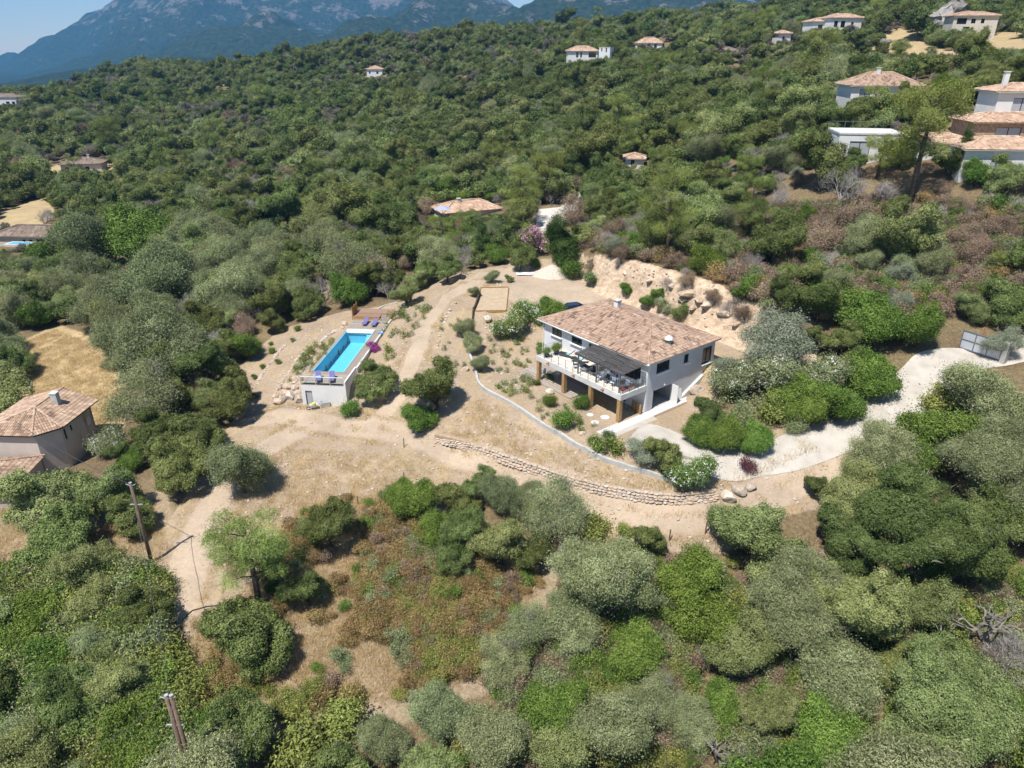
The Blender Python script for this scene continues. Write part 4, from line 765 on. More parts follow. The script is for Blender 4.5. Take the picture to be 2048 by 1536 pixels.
def pot(label, r, h_, m, kind, s, group=None):
    o = empty('plant_pot', label=label, cat='potted plant', group=group); mb = MB(); mb.tube([(0, 0, 0), (0, 0, h_ * .8), (0, 0, h_)], [r * .72, r, r * 1.06], 12); mb.build('pot', m, o, smooth=False)
    f = mobj('foliage', list(PROTO[kind][0][2].values())[0], o, loc=(0, 0, h_ - .05), scl=s); return o
FL = 3.03
hput(lounger('grey sun lounger with blue towel on the terrace, nearest the house wall', M_black, M_cyan, M_steel), -.8, 10.9, FL, R(200)); hput(lounger('second grey sun lounger with blue towel, half under the cane roof', M_black, M_cyan, M_steel), -.75, 9.0, FL, R(205))
hput(lounger('dark low lounger beside the coffee table on the terrace', M_black, None, M_steel, 20), -1.5, 7.4, FL, R(170))
hput(chair('dark armchair with pale blue cushion beside the terrace railing', M_black), -2.2, 8.1, FL, R(60)); hput(table('low white coffee table on the terrace', 1.0, .6, .38), -1.8, 6.9, FL, R(10)); hput(chair('black folding armchair at the cane roof edge', M_black, M_frame), -2.0, 5.6, FL, R(-70))
hput(pot('round shrub in a cobalt blue pot on the terrace', .3, .4, M_blue, 'ball', .62), -1.2, 12.3, FL); hput(pot('leafy plant in a dark pot at the terrace corner', .28, .36, M_black, 'ball', .5), -2.55, 12.4, FL); hput(pot('small plant in a blue pot under the cane roof', .22, .32, M_blue, 'sprig', 1.0), -.9, 5.3, FL)
hput(table('long white dining table under the cane roof', 2.6, 1.0, .75), -1.5, 3.4, FL, R(90))
for i, (b_, a, r_) in enumerate(((-2.3, 2.5, 200), (-2.3, 3.4, 180), (-2.3, 4.3, 170), (-.7, 2.5, 0), (-.7, 3.4, 10), (-.7, 4.3, -10))):
    hput(chair(('white dining chair on the railing side of the long table, ' if i < 3 else 'white dining chair on the wall side of the long table, ') + ('right end', 'middle', 'left end')[i % 3], M_tablew if i != 1 else M_black, M_alu, 'chairs round the dining table'), b_, a, FL, R(38 + 52) + R(r_ - 90 + 0) if False else R(r_ + 90))
hput(table('small round-cornered white side table by the terrace corner', .8, .8, .72), -.9, 1.2, FL); hput(chair('white chair at the small corner table', M_tablew, M_alu), -.3, .9, FL, R(150)); hput(chair('white chair between corner table and dining table', M_tablew, M_alu), -1.6, 1.2, FL, R(-60))
o = empty('bench', label='low red cushioned bench at the terrace corner railing', cat='bench'); MB().bb(-.9, .9, -.25, .25, 0, .3).build('base', M_cream, o); MB().bb(-.88, .0, -.24, .24, .302, .42).build('cushion', M_red, o); MB().bb(.02, .88, -.24, .24, .302, .42).build('cushion', M_terra, o); hput(o, -2.0, .85, FL, 0)
for i, (b_, a) in enumerate(((-2.1, 3.9), (-1.3, 3.0), (-1.4, 4.1))):
    mb = MB(); mb.tube([(0, 0, 0), (0, 0, .12), (0, 0, .22)], [.07, .11, .09], 9); hput(mb.build('vase', (M_blue, M_terra, M_black)[i], label='small ' + ('blue', 'terracotta', 'black')[i] + ' vase on the long dining table', cat='vase'), -1.5 + .2 * i, 2.7 + i * .6, FL + .752)
# things stored under the terrace
o = empty('pallet', label='wooden pallet leaning under the terrace beside the corner pier', cat='pallet')
for k in range(6): MB().bb(-.55, .55, -.02, .02, k * .19, k * .19 + .11).build('slat', M_post, o)
for x in (-.5, 0, .5): MB().bb(x - .05, x + .05, .022, .12, -.02, 1.08).build('bearer', M_post, o)
hput(o, -.15, .75, .05, R(80)); o2 = copy_tree(o); o2['label'] = 'second wooden pallet behind the leaning one under the terrace'; hput(o2, -.05, 1.2, .05, R(75))
def bicycle():
    o = empty('bicycle', label='dark bicycle parked under the terrace by the pallets', cat='bicycle')
    for x in (-.52, .52): 
        w_ = MB(); w_.tube([(x + .33 * math.cos(t), 0, .34 + .33 * math.sin(t)) for t in np.linspace(0, 2 * math.pi, 17)], .022, 5); wo = w_.build('wheel', M_frame, o); s_ = MB()
        for t in np.linspace(0, math.pi, 6)[:-1]: s_.tube([(x - .32 * math.cos(t), 0, .34 - .32 * math.sin(t)), (x + .32 * math.cos(t), 0, .34 + .32 * math.sin(t))], .005, 3)
        s_.build('spoke', M_alu, wo)
    f = MB(); f.tube([(-.52, 0, .34), (-.1, 0, .34), (.38, 0, .78), (-.18, 0, .8), (-.1, 0, .34)], .02, 5); f.tube([(-.18, 0, .8), (-.52, 0, .34)], .016, 5); f.tube([(.52, 0, .34), (.36, 0, .95)], .02, 5); f.build('frame', M_steel, o)
    h_ = MB(); h_.tube([(.36, -.28, .98), (.36, .28, .98)], .016, 5); h_.build('handlebar', M_frame, o); MB().bb(-.32, -.08, -.06, .06, .88, .94).build('saddle', M_black, o); return o
hput(bicycle(), -.6, 2.4, .08, R(80))
for i in range(5):
    mb = MB(); mb.bb(-1.4, 1.4, -.07, .07, 0, .05); hput(mb.build('plank', M_post, label=('top', 'second', 'third', 'fourth', 'lowest')[i] + ' board of the loose timber lying under the terrace', cat='plank', group='loose boards under the terrace'), -1.4 - .18 * (i % 3), 4.9 + .1 * i, .08 + .055 * (4 - i), R(60 + 9 * i))
# terrace table set left of the columns on the deck
hput(table('small metal bistro table on the deck behind the left column', .6, .6, .7, M_alu, M_steel), -1.6, 12.8, .1); hput(chair('metal bistro chair on the deck behind the left column', M_alu), -1.0, 12.2, .1, R(120)); hput(chair('second metal bistro chair on the deck, nearer the left column', M_alu), -2.1, 13.4, .1, R(-60))
# concrete apron, drain, driveway
M_drive = mat('pale_gravel_concrete', (.60, .555, .49), .95, .1, .7, bump=.35, bscale=7, stops=[(.3, (.36, .325, .275)), (.5, (.42, .385, .335)), (.7, (.465, .43, .38))], detail=12)
def sheet(name, path, width, m, label, dz=.035, kind='structure', nx=9):
    P = [np.array(p) for p in path]; V = []; 
    wd = np.interp(np.linspace(0, 1, len(P)), np.linspace(0, 1, len(width)), width) if isinstance(width, list) else [width] * len(P)
    for i, p in enumerate(P):
        d = P[min(i + 1, len(P) - 1)] - P[max(i - 1, 0)]; n_ = np.array([-d[1], d[0]]) / (np.hypot(d[0], d[1]) + 1e-9)
        for k in range(nx): f = (k / (nx - 1) * 2 - 1); j = 1 + .10 * (vnoise(p[0] * .5 + 9 * (f > 0), p[1] * .5) - .5) * 2; q = p[:2] + n_ * f * wd[i] / 2 * 2 * (j if abs(f) > .9 else 1) * .5; V.append([q[0], q[1], 0])
    V = np.array(V); V[:, 2] = hgt(V[:, 0], V[:, 1]); 
    for _ in range(2): G_ = V[:, 2].reshape(len(P), nx); G_[1:-1] = (G_[:-2] + 2 * G_[1:-1] + G_[2:]) / 4
    V[:, 2] = np.maximum(V[:, 2], hgt(V[:, 0], V[:, 1])) + dz; I = np.arange(len(P) * nx).reshape(len(P), nx)
    Q = np.stack([I[:-1, :-1], I[1:, :-1], I[1:, 1:], I[:-1, 1:]], -1).reshape(-1, 4)
    ob = mobj(name, np_mesh(name, V, Q[:, ::-1], m, smooth=True), label=label, kind=kind); return ob
sheet('driveway', smooth_path(DRIVE[::3] + [DRIVE[-1]], 5), [w_ * 1.55 for w_ in DRIVE_W], M_drive, 'pale gravel-concrete driveway curving up to the gate', nx=11)
mb = MB(); mb.prism([tuple(hw(a, b_)[:2]) for a, b_ in ((.30, .5), (.30, 7.0), (-.75, 6.9), (-.75, -6.4), (.45, -6.4), (.45, -3.6), (.30, -3.4))], -.25, .05); mb.build('apron', M_conc_l, label='concrete apron strip in front of the garage', kind='structure')
mb = MB(); mb.prism([tuple(hw(a, b_)[:2]) for a, b_ in ((-.80, 6.6), (-1.0, 6.6), (-1.0, -6.4), (-.80, -6.4))], -.25, .035); mb.build('drain_channel', mat('rusty_grate', (.26, .17, .11), .8, .3, 8), label='rusty drain channel along the concrete apron', kind='structure')
mb = MB(); mb.prism([tuple(at(u, v, .03)[:2]) for u, v in ((1202,871), (1243,853), (1306,832), (1352,868), (1425,896), (1440,912), (1400,919), (1300,896), (1232,886))], -.6, .046); mb.build('forecourt', M_drive, label='pale forecourt between garage apron and driveway', kind='structure')
AUTO = []
# ---------------------------------------------------------------- the pool terrace: local x across the pool, local y along it
PR = empty('swimming_pool', pw(0, 0, 0), R(-5.3), 'long rectangular blue swimming pool with wooden deck and white pool house', 'pool')
M_basin = mat('pool_liner', (.28, .60, .74), .5, .06, 2.5); M_pstep = mat('pool_step', (.55, .78, .86), .5, .05, 2)
mb = MB(); mb.bb(-.1, 0, -.1, 13.5, -1.9, -.02); mb.bb(3.75, 3.85, -.1, 13.5, -1.9, -.02); mb.bb(0, 3.75, -.1, 0, -1.9, -.02); mb.bb(0, 3.75, 13.4, 13.5, -1.9, -.02); mb.bb(0, 3.75, 0, 13.4, -1.9, -1.7); mb.build('basin', M_basin, PR)
def water_mat(name, tint, gl=.06):
    m, nt, b = new_mat(name); N = nt.nodes.new; L = nt.links.new; nt.nodes.remove(b); tr = N('ShaderNodeBsdfTransparent'); tr.inputs[0].default_value = (*tint, 1); gs = N('ShaderNodeBsdfGlossy'); gs.inputs['Roughness'].default_value = .04
    fr = N('ShaderNodeFresnel'); fr.inputs[0].default_value = 1.33; mx = N('ShaderNodeMixShader'); bp = N('ShaderNodeBump'); bp.inputs['Strength'].default_value = .25; nz = N('ShaderNodeTexNoise'); nz.inputs['Scale'].default_value = 5; nz.inputs['Detail'].default_value = 3
    L(nz.outputs[0], bp.inputs['Height']); L(bp.outputs[0], gs.inputs['Normal']); L(bp.outputs[0], fr.inputs['Normal']); L(fr.outputs[0], mx.inputs[0]); L(tr.outputs[0], mx.inputs[1]); L(gs.outputs[0], mx.inputs[2]); L(mx.outputs[0], nt.nodes['Material Output'].inputs[0]); return m
M_water = water_mat('pool_water', (.62, .90, .97)); mb = MB(); mb.add([(0, 0, -.16), (3.75, 0, -.16), (3.75, 13.4, -.16), (0, 13.4, -.16)], [(0, 1, 2, 3)]); mb.build('water', M_water, PR)
for k in range(4): MB().bb(2.9 - .0, 3.74, 11.6 + k * .45, 12.04 + k * .45, -1.69, -1.2 + k * .26).build('pool_step', M_pstep, PR)
MB().bb(-.1, 3.85, 13.5, 14.25, -.35, .06).build('cover_box', M_conc_l, PR); mb = MB(); mb.tube([(.1, 13.3, -.1), (3.7, 13.3, -.1)], .13, 8); mb.build('cover_roller', M_tablew, PR)
dk = planks(-.12, 4.95, -4.0, -.1, .03, 28, 'x', .014, seed=1); dk2 = planks(3.85, 4.95, -.1, 14.25, .03, 8, 'y', .014, seed=2); dk3 = planks(-.3, 4.95, 14.25, 18.2, .03, 28, 'x', .014, seed=3); d4 = planks(-.36, -.1, -.1, 14.25, .03, 2, 'y', .014, seed=4)
for k in (dk2, dk3, d4): dk.add(k.v, k.f); dk.a[-len(k.a):] = k.a
dk.build('deck_boards', M_wood, PR, kind='stuff'); mb = MB(); mb.bb(-.12, 4.95, -3.95, -.12, -.2, -.02); mb.bb(3.87, 4.95, -.12, 18.2, -.35, -.02); mb.bb(-.3, 3.86, 14.3, 18.2, -.35, -.02); mb.bb(-.34, -.12, -.1, 14.2, -.6, -.02); mb.build('deck_frame', M_conc, PR)
# pool house under the front deck
wall(PR, 'wall', (-.12, -4.0), (5.1, -4.0), -3.2, -.02, .22, M_white, [(.45, 1.25, -2.62, -.75)]); wall(PR, 'wall', (-.12, -.3), (-.12, -3.78), -3.2, -.21, .2, M_conc_l); MB().bb(5.1, 5.28, -4.05, .4, -3.0, .55).build('side_wall', M_white, PR); MB().bb(5.0, 5.2, .9, 18.3, -1.2, .18).build('low_wall', M_conc_l, PR)
window(PR, (-.12, -4.0), (1, 0), (0, 1), .45, 1.25, -2.62, -.75, M_frame, M_shut, 'door', 0); MB().bb(.1, 5.0, -3.7, -3.6, -2.7, -.22).build('inner_wall', M_conc, PR)
for x in (-.05, 1.7, 3.4, 5.0): MB().bb(x - .03, x + .03, -3.97, -3.91, .03, 1.0).build('rail_post', M_alu, PR)
mb = MB(); mb.bb(-.1, 5.05, -3.98, -3.90, 1.0, 1.07); mb.build('rail_top', M_tablew, PR); M_rglass = water_mat('rail_glass', (.86, .92, .92)); 
for x in (-.01, 1.74, 3.44): mb = MB(); mb.add([(x, -3.94, .08), (x + 1.55, -3.94, .08), (x + 1.55, -3.94, .98), (x, -3.94, .98)], [(0, 1, 2, 3)]); mb.build('rail_pane', M_rglass, PR)
mb = MB(); mb.tube([(-.07, -3.94, 1.03), (-.07, -.4, 1.03)], .025, 5); mb.tube([(-.07, -.4, .03), (-.07, -.4, 1.03)], .025, 5); mb.build('side_rail', M_alu, PR)
# raised deck with steps and screen
rd = MB(); rd.bb(-.45, 3.4, 18.22, 18.28, -.3, .42); rd.bb(-.45, -.39, 18.28, 21.6, -.3, .42); rd.bb(4.9, 4.96, 18.28, 21.6, -.3, .42); rd.bb(3.4, 3.46, 18.28, 19.4, -.3, .42); rd = rd.build('raised_deck', M_screen, PR); planks(-.5, 4.98, 19.42, 21.65, .47, 16, 'x', .014, seed=6).build('deck_boards', M_redwood, rd, kind='stuff'); planks(-.5, 3.44, 18.2, 19.41, .47, 9, 'x', .014, seed=7).build('deck_boards', M_redwood, rd, kind='stuff')
for k in range(3): MB().bb(3.48, 4.88, 18.25 + .38 * k, 18.62 + .38 * k, -.1 + .14 * k, .05 + .14 * k + .09).build('deck_step', M_wood, rd)
sc_ = MB()
for k in range(9): MB().bb(-.56, -.52, 18.25, 20.7, .42 + .15 * k, .54 + .15 * k).build('screen_slat', M_screen, rd)
for y in (18.3, 19.5, 20.65): MB().bb(-.64, -.565, y - .05, y + .05, -.2, 1.85).build('screen_post', M_screen, rd)
def pput(o, x, y, z, rz=0): p = pw(x, y, z); o.location = tuple(p); o.rotation_euler = (0, 0, R(-5.3) + rz); return o
pput(lounger('lilac sun lounger on the far pool deck, left of the pair', M_lilac, None, M_alu, 25), 1.9, 16.3, .035); pput(lounger('lilac sun lounger on the far pool deck, right of the pair', M_lilac, None, M_alu, 25), 3.3, 16.0, .035)
pput(lounger('lilac sun lounger behind the glass railing, left of the pair', M_lilac, M_cyan, M_frame, 40), 1.6, -2.6, .035, R(20)); pput(lounger('lilac sun lounger behind the glass railing, right of the pair', M_lilac, None, M_frame, 40), 3.2, -2.5, .035, R(15))
pput(mobj('towel', MB().bb(-.35, .35, -.22, .22, 0, .05).mesh('towel', mat('blue_towel', (.05, .20, .50), .9)), label='folded blue towel on the low wall beside the pool', cat='towel'), 5.1, 12.6, .185)
# odds and ends by the pool house door
def gput(o, u, v, rz=0, dz=0): p = gp(u, v); o.location = (p[0], p[1], p[2] + dz); o.rotation_euler = (0, 0, rz); return o
o = empty('barrel', label='black barrel beside the pool house door', cat='barrel'); mb = MB(); mb.tube([(0, 0, 0), (0, 0, .35), (0, 0, .75)], [.38, .42, .40], 16); mb.build('drum', M_frame, o); mb = MB(); mb.tube([(.4 * math.cos(t), .4 * math.sin(t), .76) for t in np.linspace(0, 6.283, 17)], .035, 5); mb.build('rim', M_black, o); gput(o, 636, 806)
o = empty('concrete_tank', label='open concrete block tank right of the black barrel', cat='tank'); mb = MB(); mb.bb(-.55, .55, -.4, -.3, 0, .6); mb.bb(-.55, .55, .3, .4, 0, .6); mb.bb(-.55, -.45, -.3, .3, 0, .6); mb.bb(.45, .55, -.3, .3, 0, .6); mb.build('block_wall', M_conc, o); MB().bb(-.45, .45, -.3, .3, .05, .35).build('fill', M_frame, o); gput(o, 650, 812, R(25))
o = empty('wheelbarrow', label='pale wheelbarrow with yellow sack in front of the pool house', cat='wheelbarrow'); mb = MB(); mb.add([(-.3, -.25, .3), (.35, -.25, .3), (.35, .25, .3), (-.3, .25, .3), (-.45, -.35, .6), (.5, -.33, .6), (.5, .33, .6), (-.45, .35, .6)], [(3, 2, 1, 0), (0, 1, 5, 4), (1, 2, 6, 5), (2, 3, 7, 6), (3, 0, 4, 7)]); mb.build('tray', M_tablew, o)
mb = MB(); mb.tube([(.62 + .18 * math.cos(t), 0, .2 + .18 * math.sin(t)) for t in np.linspace(0, 6.283, 13)], .045, 5); mb.build('wheel', M_frame, o)
for s in (-.2, .2): mb = MB(); mb.tube([(.62, s * .4, .2), (0, s, .3), (-.95, s * 1.4, .55)], .02, 5); mb.tube([(-.25, s, .3), (-.3, s, 0)], .02, 5); mb.build('handle', M_steel, o)
mb = MB(); mb.tube([(-.3, 0, .62), (-.05, .05, .72), (.25, 0, .6)], [.1, .2, .12], 8); mb.build('sack', mat('yellow_sack', (.62, .66, .08), .8), o, smooth=True); gput(o, 628, 818, R(200))
o = empty('pump', label='grey pool pump by the pool house corner', cat='pump'); MB().bb(-.3, .3, -.2, .2, 0, .08).build('base', M_conc, o); mb = MB(); mb.tube([(-.28, 0, .28), (.28, 0, .28)], .16, 10); mb.build('motor', M_steel, o); mb = MB(); mb.tube([(.1, 0, .4), (.1, 0, .8), (.3, 0, .8)], .05, 6); mb.build('pipe', M_alu, o); gput(o, 664, 803, R(-10))
# ---------------------------------------------------------------- boulders, stone edgings and the dry-stone wall
_rr = random.Random(9)
def rockput(name, u, v, s, label, group=None, dz=-.1, sz=1.0):
    p = gp(u, v); o = mobj(name, (CUT_ROCKS if name == 'cliff_rock' else ROCKS)[_rr.randrange(6)], loc=(p[0], p[1], p[2] + s * .28 + dz), rz=_rr.uniform(0, 6), scl=(s, s * _rr.uniform(.8, 1.1), s * sz), label=label, cat='boulder', group=group); return o
for i, (u, v, s, w_) in enumerate([(578,776,1.3,'upper'),(580,796,1.5,'largest'),(596,790,1.2,'rightmost'),(571,789,1.1,'middle'),(567,802,1.2,'lower'),(555,806,1.3,'lowest'),(590,778,1.0,'top right'),(600,802,1.5,'flat'),(562,775,.9,'small upper'),(551,794,.8,'outermost small')]):
    rockput('boulder', u, v, s, w_ + ' boulder of the heap left of the pool house', 'boulders by the pool house')
for u, v, s, lab in [(975,640,1.1,'dark boulder below the sand court'),(1013,712,.9,'boulder in the sandy garden by the path'),(1100,786,1.0,'pale boulder in front of the left columns'),(1012,553,.8,'grey boulder behind the sand court'),(925,730,.8,'pale boulder beside the clipped olive row'),(930,742,1.0,'large pale boulder at the end of the clipped olive row'),(690,650,1.1,'white boulder at the far corner of the pool terrace'),(1395,785,1.6,'brown boulder at the foot of the right gable'),(1455,998,1.4,'large block at the right end of the dry-stone wall'),(1478,985,1.3,'angular block past the right end of the dry-stone wall'),(1500,978,1.0,'smaller block farthest past the dry-stone wall'),(1020,848,.5,'small white stone on the bank below the kerb'),(1165,868,.6,'slab-like stone by the garden kerb')]: rockput('boulder', u, v, s, lab)
def edging(pts_, n, s0, s1, label, dz=-.08):
    P = smooth_path(gpoly(pts_), 10); o = empty('stone_edging', tuple(P[0]), 0, label, 'edging'); cum = np.cumsum([0] + [np.linalg.norm(b - a) for a, b in zip(P[:-1], P[1:])])
    for i in range(n):
        q = np.array([np.interp(cum[-1] * (i + .5) / n, cum, [p[k] for p in P]) for k in (0, 1)]); s = _rr.uniform(s0, s1); z = h1(q[0], q[1]); mobj('stone', ROCKS[_rr.randrange(10)], o, (q[0] - P[0][0] + _rr.uniform(-.08, .08), q[1] - P[0][1], z - P[0][2] + s * .2 + dz), _rr.uniform(0, 6), (s, s, s * _rr.uniform(.7, 1)))
edging([(688,655),(655,672),(632,700),(607,735),(585,768)], 40, .4, .8, 'inner row of pale stones edging the terrace left of the pool'); edging([(625,690),(600,712),(582,740),(562,770),(550,790)], 30, .35, .7, 'middle row of pale stones along the planted strip left of the pool'); edging([(570,690),(545,720),(525,750),(508,778)], 24, .35, .7, 'outer row of pale stones on the lowest pool terrace')
edging([(905,610),(890,640),(880,672),(872,700)], 22, .3, .6, 'row of small stones along the upper track'); edging([(950,470+75),(905,556),(880,570)], 16, .35, .7, 'row of stones at the far edge of the parking area')
def stone_wall():
    base = smooth_path(gpoly([(868,884),(930,899),(1000,924),(1060,945),(1120,966),(1200,987),(1280,1002),(1350,1008),(1405,1004),(1432,1000)]), 12); cum = np.cumsum([0] + [np.linalg.norm(b[:2] - a[:2]) for a, b in zip(base[:-1], base[1:])]); L = cum[-1]
    o = empty('dry_stone_wall', tuple(base[0]), 0, 'low curving dry-stone retaining wall above the dirt track', 'wall'); rs = np.random.RandomState(21); n = 0; B0 = base[0]
    pos = lambda s: np.array([np.interp(s, cum, [p[k] for p in base]) for k in (0, 1, 2)])
    per = 76
    for course in range(4):
        s = rs.uniform(0, .3); 
        while s < L:
            wd = L / per * rs.uniform(.7, 1.35); p = pos(min(L, s + wd / 2)); q = pos(min(L, s + wd / 2 + .3)); d = q - pos(max(0, s + wd / 2 - .3)); rz = math.atan2(d[1], d[0]); nrm = np.array([-d[1], d[0]]) / (np.hypot(d[0], d[1]) + 1e-9)
            env = min(1, .45 + .9 * (s / L) * 3) if s < L * .3 else (1 if s < L * .93 else .7); zc = p[2] - .05 + (course + .5) * .235 * env + rs.uniform(-.04, .04); off = .10 * course + rs.uniform(-.05, .05)
            pp = p[:2] + nrm * off; mobj('stone', ROCKS[rs.randint(10)], o, (pp[0] - B0[0], pp[1] - B0[1], zc - B0[2]), rz + rs.normal(0, .22), (wd * rs.uniform(.9, 1.2), .46, .36 * env * rs.uniform(.75, 1.35))); n += 1; s += wd
    mb = MB(); core = []
    for s in np.linspace(0, L, 60): p = pos(s); q = pos(min(L, s + .3)); d = q - pos(max(0, s - .3)); nrm = np.array([-d[1], d[0]]) / (np.hypot(d[0], d[1]) + 1e-9); core.append((p, nrm))
    for (p, n1), (q, n2) in zip(core[:-1], core[1:]):
        a, b = p[:2] + n1 * .22, q[:2] + n2 * .22; c, e_ = q[:2] + n2 * .75, p[:2] + n1 * .75
        mb.prism([a - B0[:2], b - B0[:2], c - B0[:2], e_ - B0[:2]], [p[2] - .5 - B0[2], q[2] - .5 - B0[2]] * 1 + [q[2] - .5 - B0[2], p[2] - .5 - B0[2]], [p[2] + .76 - B0[2], q[2] + .76 - B0[2], q[2] + .74 - B0[2], p[2] + .74 - B0[2]])
    mb.build('earth_core', mat('packed_earth', (.36, .27, .18), .95, .2, 3), o); return o
stone_wall()
def kerb(pts_, wd, up, m, label, name='kerb_wall'):
    P = smooth_path(gpoly(pts_), 8); mb = MB(); L_ = []
    for i, p in enumerate(P): d = P[min(i + 1, len(P) - 1)] - P[max(0, i - 1)]; n_ = np.array([-d[1], d[0]]) / (np.hypot(d[0], d[1]) + 1e-9); z = max(h1(p[0] + n_[0] * .3, p[1] + n_[1] * .3), p[2]); L_.append((p[:2] + n_ * wd / 2, p[:2] - n_ * wd / 2, z))
    vs = []
    for a, b, z in L_: vs += [(*a, z - .8), (*b, z - .8), (*b, z + up), (*a, z + up)]
    fs = [(4 * i + k, 4 * i + (k + 1) % 4, 4 * i + 4 + (k + 1) % 4, 4 * i + 4 + k) for i in range(len(L_) - 1) for k in range(4)] + [(0, 1, 2, 3), tuple(4 * (len(L_) - 1) + k for k in (3, 2, 1, 0))]
    mb.add(vs, fs); return mb.build(name, m, label=label, cat='wall')
kerb([(928,662),(936,700),(950,740),(960,772),(1000,797),(1045,823),(1110,867),(1180,907),(1240,931),(1290,947),(1350,968)], .26, .30, M_conc, 'curving concrete kerb wall round the garden below the house'); kerb([(945,645),(952,612),(960,590)], .16, .5, mat('dark_timber', (.06, .045, .035), .9), 'dark timber edge beside the sand court', 'timber_edge'); kerb([(705,643),(760,618),(795,605)], .12, .15, M_conc_l, 'thin pale edging behind the wooden pool deck')
# sand court, gravel heap, tarpaulin
cc = [at(u, v, 2.7) for u, v in ((962,577), (1017,576), (1012,623), (948,624))]; o = empty('sand_court', tuple(cc[0]), 0, 'rectangular sand court framed by timber boards', 'court'); mb = MB(); mb.prism([(p[0] - cc[0][0], p[1] - cc[0][1]) for p in cc[::-1]], -.15, .06); mb.build('sand', mat('raked_sand', (.39, .30, .20), .95, .12, 1.5, bump=.3, bscale=8), o)
for a, b in zip(cc, cc[1:] + cc[:1]): mb = MB(); c_ = (a + b) / 2; d = b - a; mb.box((c_[0] - cc[0][0], c_[1] - cc[0][1], .05), (np.linalg.norm(d) - .08, .10, .36), math.atan2(d[1], d[0])); mb.build('edge_board', M_post, o)
def heap():
    c = gp(1105, 549); n = 46; rs = np.random.RandomState(4); X, Y = np.meshgrid(np.linspace(-3.6, 3.6, n), np.linspace(-3.0, 3.0, n)); rr = np.hypot(X / 3.4, Y / 2.8); Z = 1.75 * np.clip(1 - rr, 0, 1) ** .9 + (fbm(X * 2 + 9, Y * 2, 4) - .5) * .25 * (rr < 1.0) - .12; V = np.stack([X.ravel(), Y.ravel(), Z.ravel()], 1); I = np.arange(n * n).reshape(n, n)
    mobj('gravel_heap', np_mesh('gravel_heap', V, np.stack([I[:-1, :-1], I[:-1, 1:], I[1:, 1:], I[1:, :-1]], -1).reshape(-1, 4), mat('gravel', (.48, .41, .34), .95, .25, 9, bump=.8, bscale=14), smooth=True), loc=(c[0], c[1], 2.7), label='conical heap of pale gravel on the parking area', cat='heap')
heap()
c = gp(1052, 549); n = 14; X, Y = np.meshgrid(np.linspace(-1.5, 1.5, n), np.linspace(-.7, .7, n)); V = np.stack([X.ravel(), Y.ravel(), (.08 + .16 * fbm(X * 2, Y * 2, 3)).ravel()], 1); I = np.arange(n * n).reshape(n, n)
mobj('tarpaulin', np_mesh('tarpaulin', V, np.stack([I[:-1, :-1], I[:-1, 1:], I[1:, 1:], I[1:, :-1]], -1).reshape(-1, 4), M_tablew, smooth=True), loc=(c[0], c[1], 2.7), rz=.1, label='crumpled white tarpaulin beside the gravel heap', cat='tarpaulin')
# ---------------------------------------------------------------- the car behind the roof
def car(p, rz):
    o = empty('car', tuple(p), rz, 'dark blue car parked behind the roof', 'car'); M_paint = mat('dark_blue_paint', (.012, .02, .05), .18, .1, 2, spec=.7); prof = [(-2.1, .35), (-2.12, .75), (-1.95, .92), (-1.45, .98), (-.75, 1.42), (.55, 1.46), (1.35, 1.02), (2.0, .86), (2.12, .6), (2.08, .32)]
    mb = MB(); vs = []; n = len(prof)
    for y, sx in ((-.85, 1), (-.80, 1), (.80, 1), (.85, 1)):
        for x, z in prof: vs.append((x, y * (1 if z < 1 else .80), z if abs(y) < .83 else min(z, .95)))
    fs = [(j * n + i, j * n + i + 1, (j + 1) * n + i + 1, (j + 1) * n + i) for j in range(3) for i in range(n - 1)] + [tuple(range(n - 1, -1, -1)), tuple(range(3 * n, 4 * n))] + [(j * n, (j + 1) * n, (j + 1) * n + n - 1, j * n + n - 1) for j in range(3)]
    mb.add(vs, fs); mb.build('body', M_paint, o)
    for pts_ in ([(.62, -.60, 1.445), (.62, .60, 1.445), (1.32, .66, 1.055), (1.32, -.66, 1.055)], [(-.80, .60, 1.41), (-.80, -.60, 1.41), (-1.42, -.66, 1.01), (-1.42, .66, 1.01)]): mb = MB(); mb.add([(x * 1.005, y, z + .012) for x, y, z in pts_], [(0, 1, 2, 3)]); mb.build('windscreen', M_glass, o)
    for s in (-1, 1): mb = MB(); mb.add([(-1.2, s * .84, 1.0), (1.05, s * .84, 1.0), (.5, s * .68, 1.38), (-.7, s * .68, 1.38)], [(0, 1, 2, 3)]); mb.build('side_window', M_glass, o); MB().box((2.06, s * .6, .68), (.1, .3, .12)).build('headlight', M_alu, o); MB().box((-2.08, s * .62, .8), (.08, .26, .12)).build('tail_light', M_red, o); MB().box((.9, s * .92, 1.0), (.12, .16, .1)).build('mirror', M_paint, o)
    for x in (-1.3, 1.32):
        for s in (-.78, .78): mb = MB(); mb.tube([(x, s - .1, .32), (x, s + .1, .32)], .32, 16); w_ = mb.build('wheel', M_frame, o); mb = MB(); mb.tube([(x, s - .108, .32), (x, s + .108, .32)], .2, 12); mb.build('rim', M_alu, w_)
c = at(1148, 611, 3.9); car((c[0], c[1], 2.72), R(12))
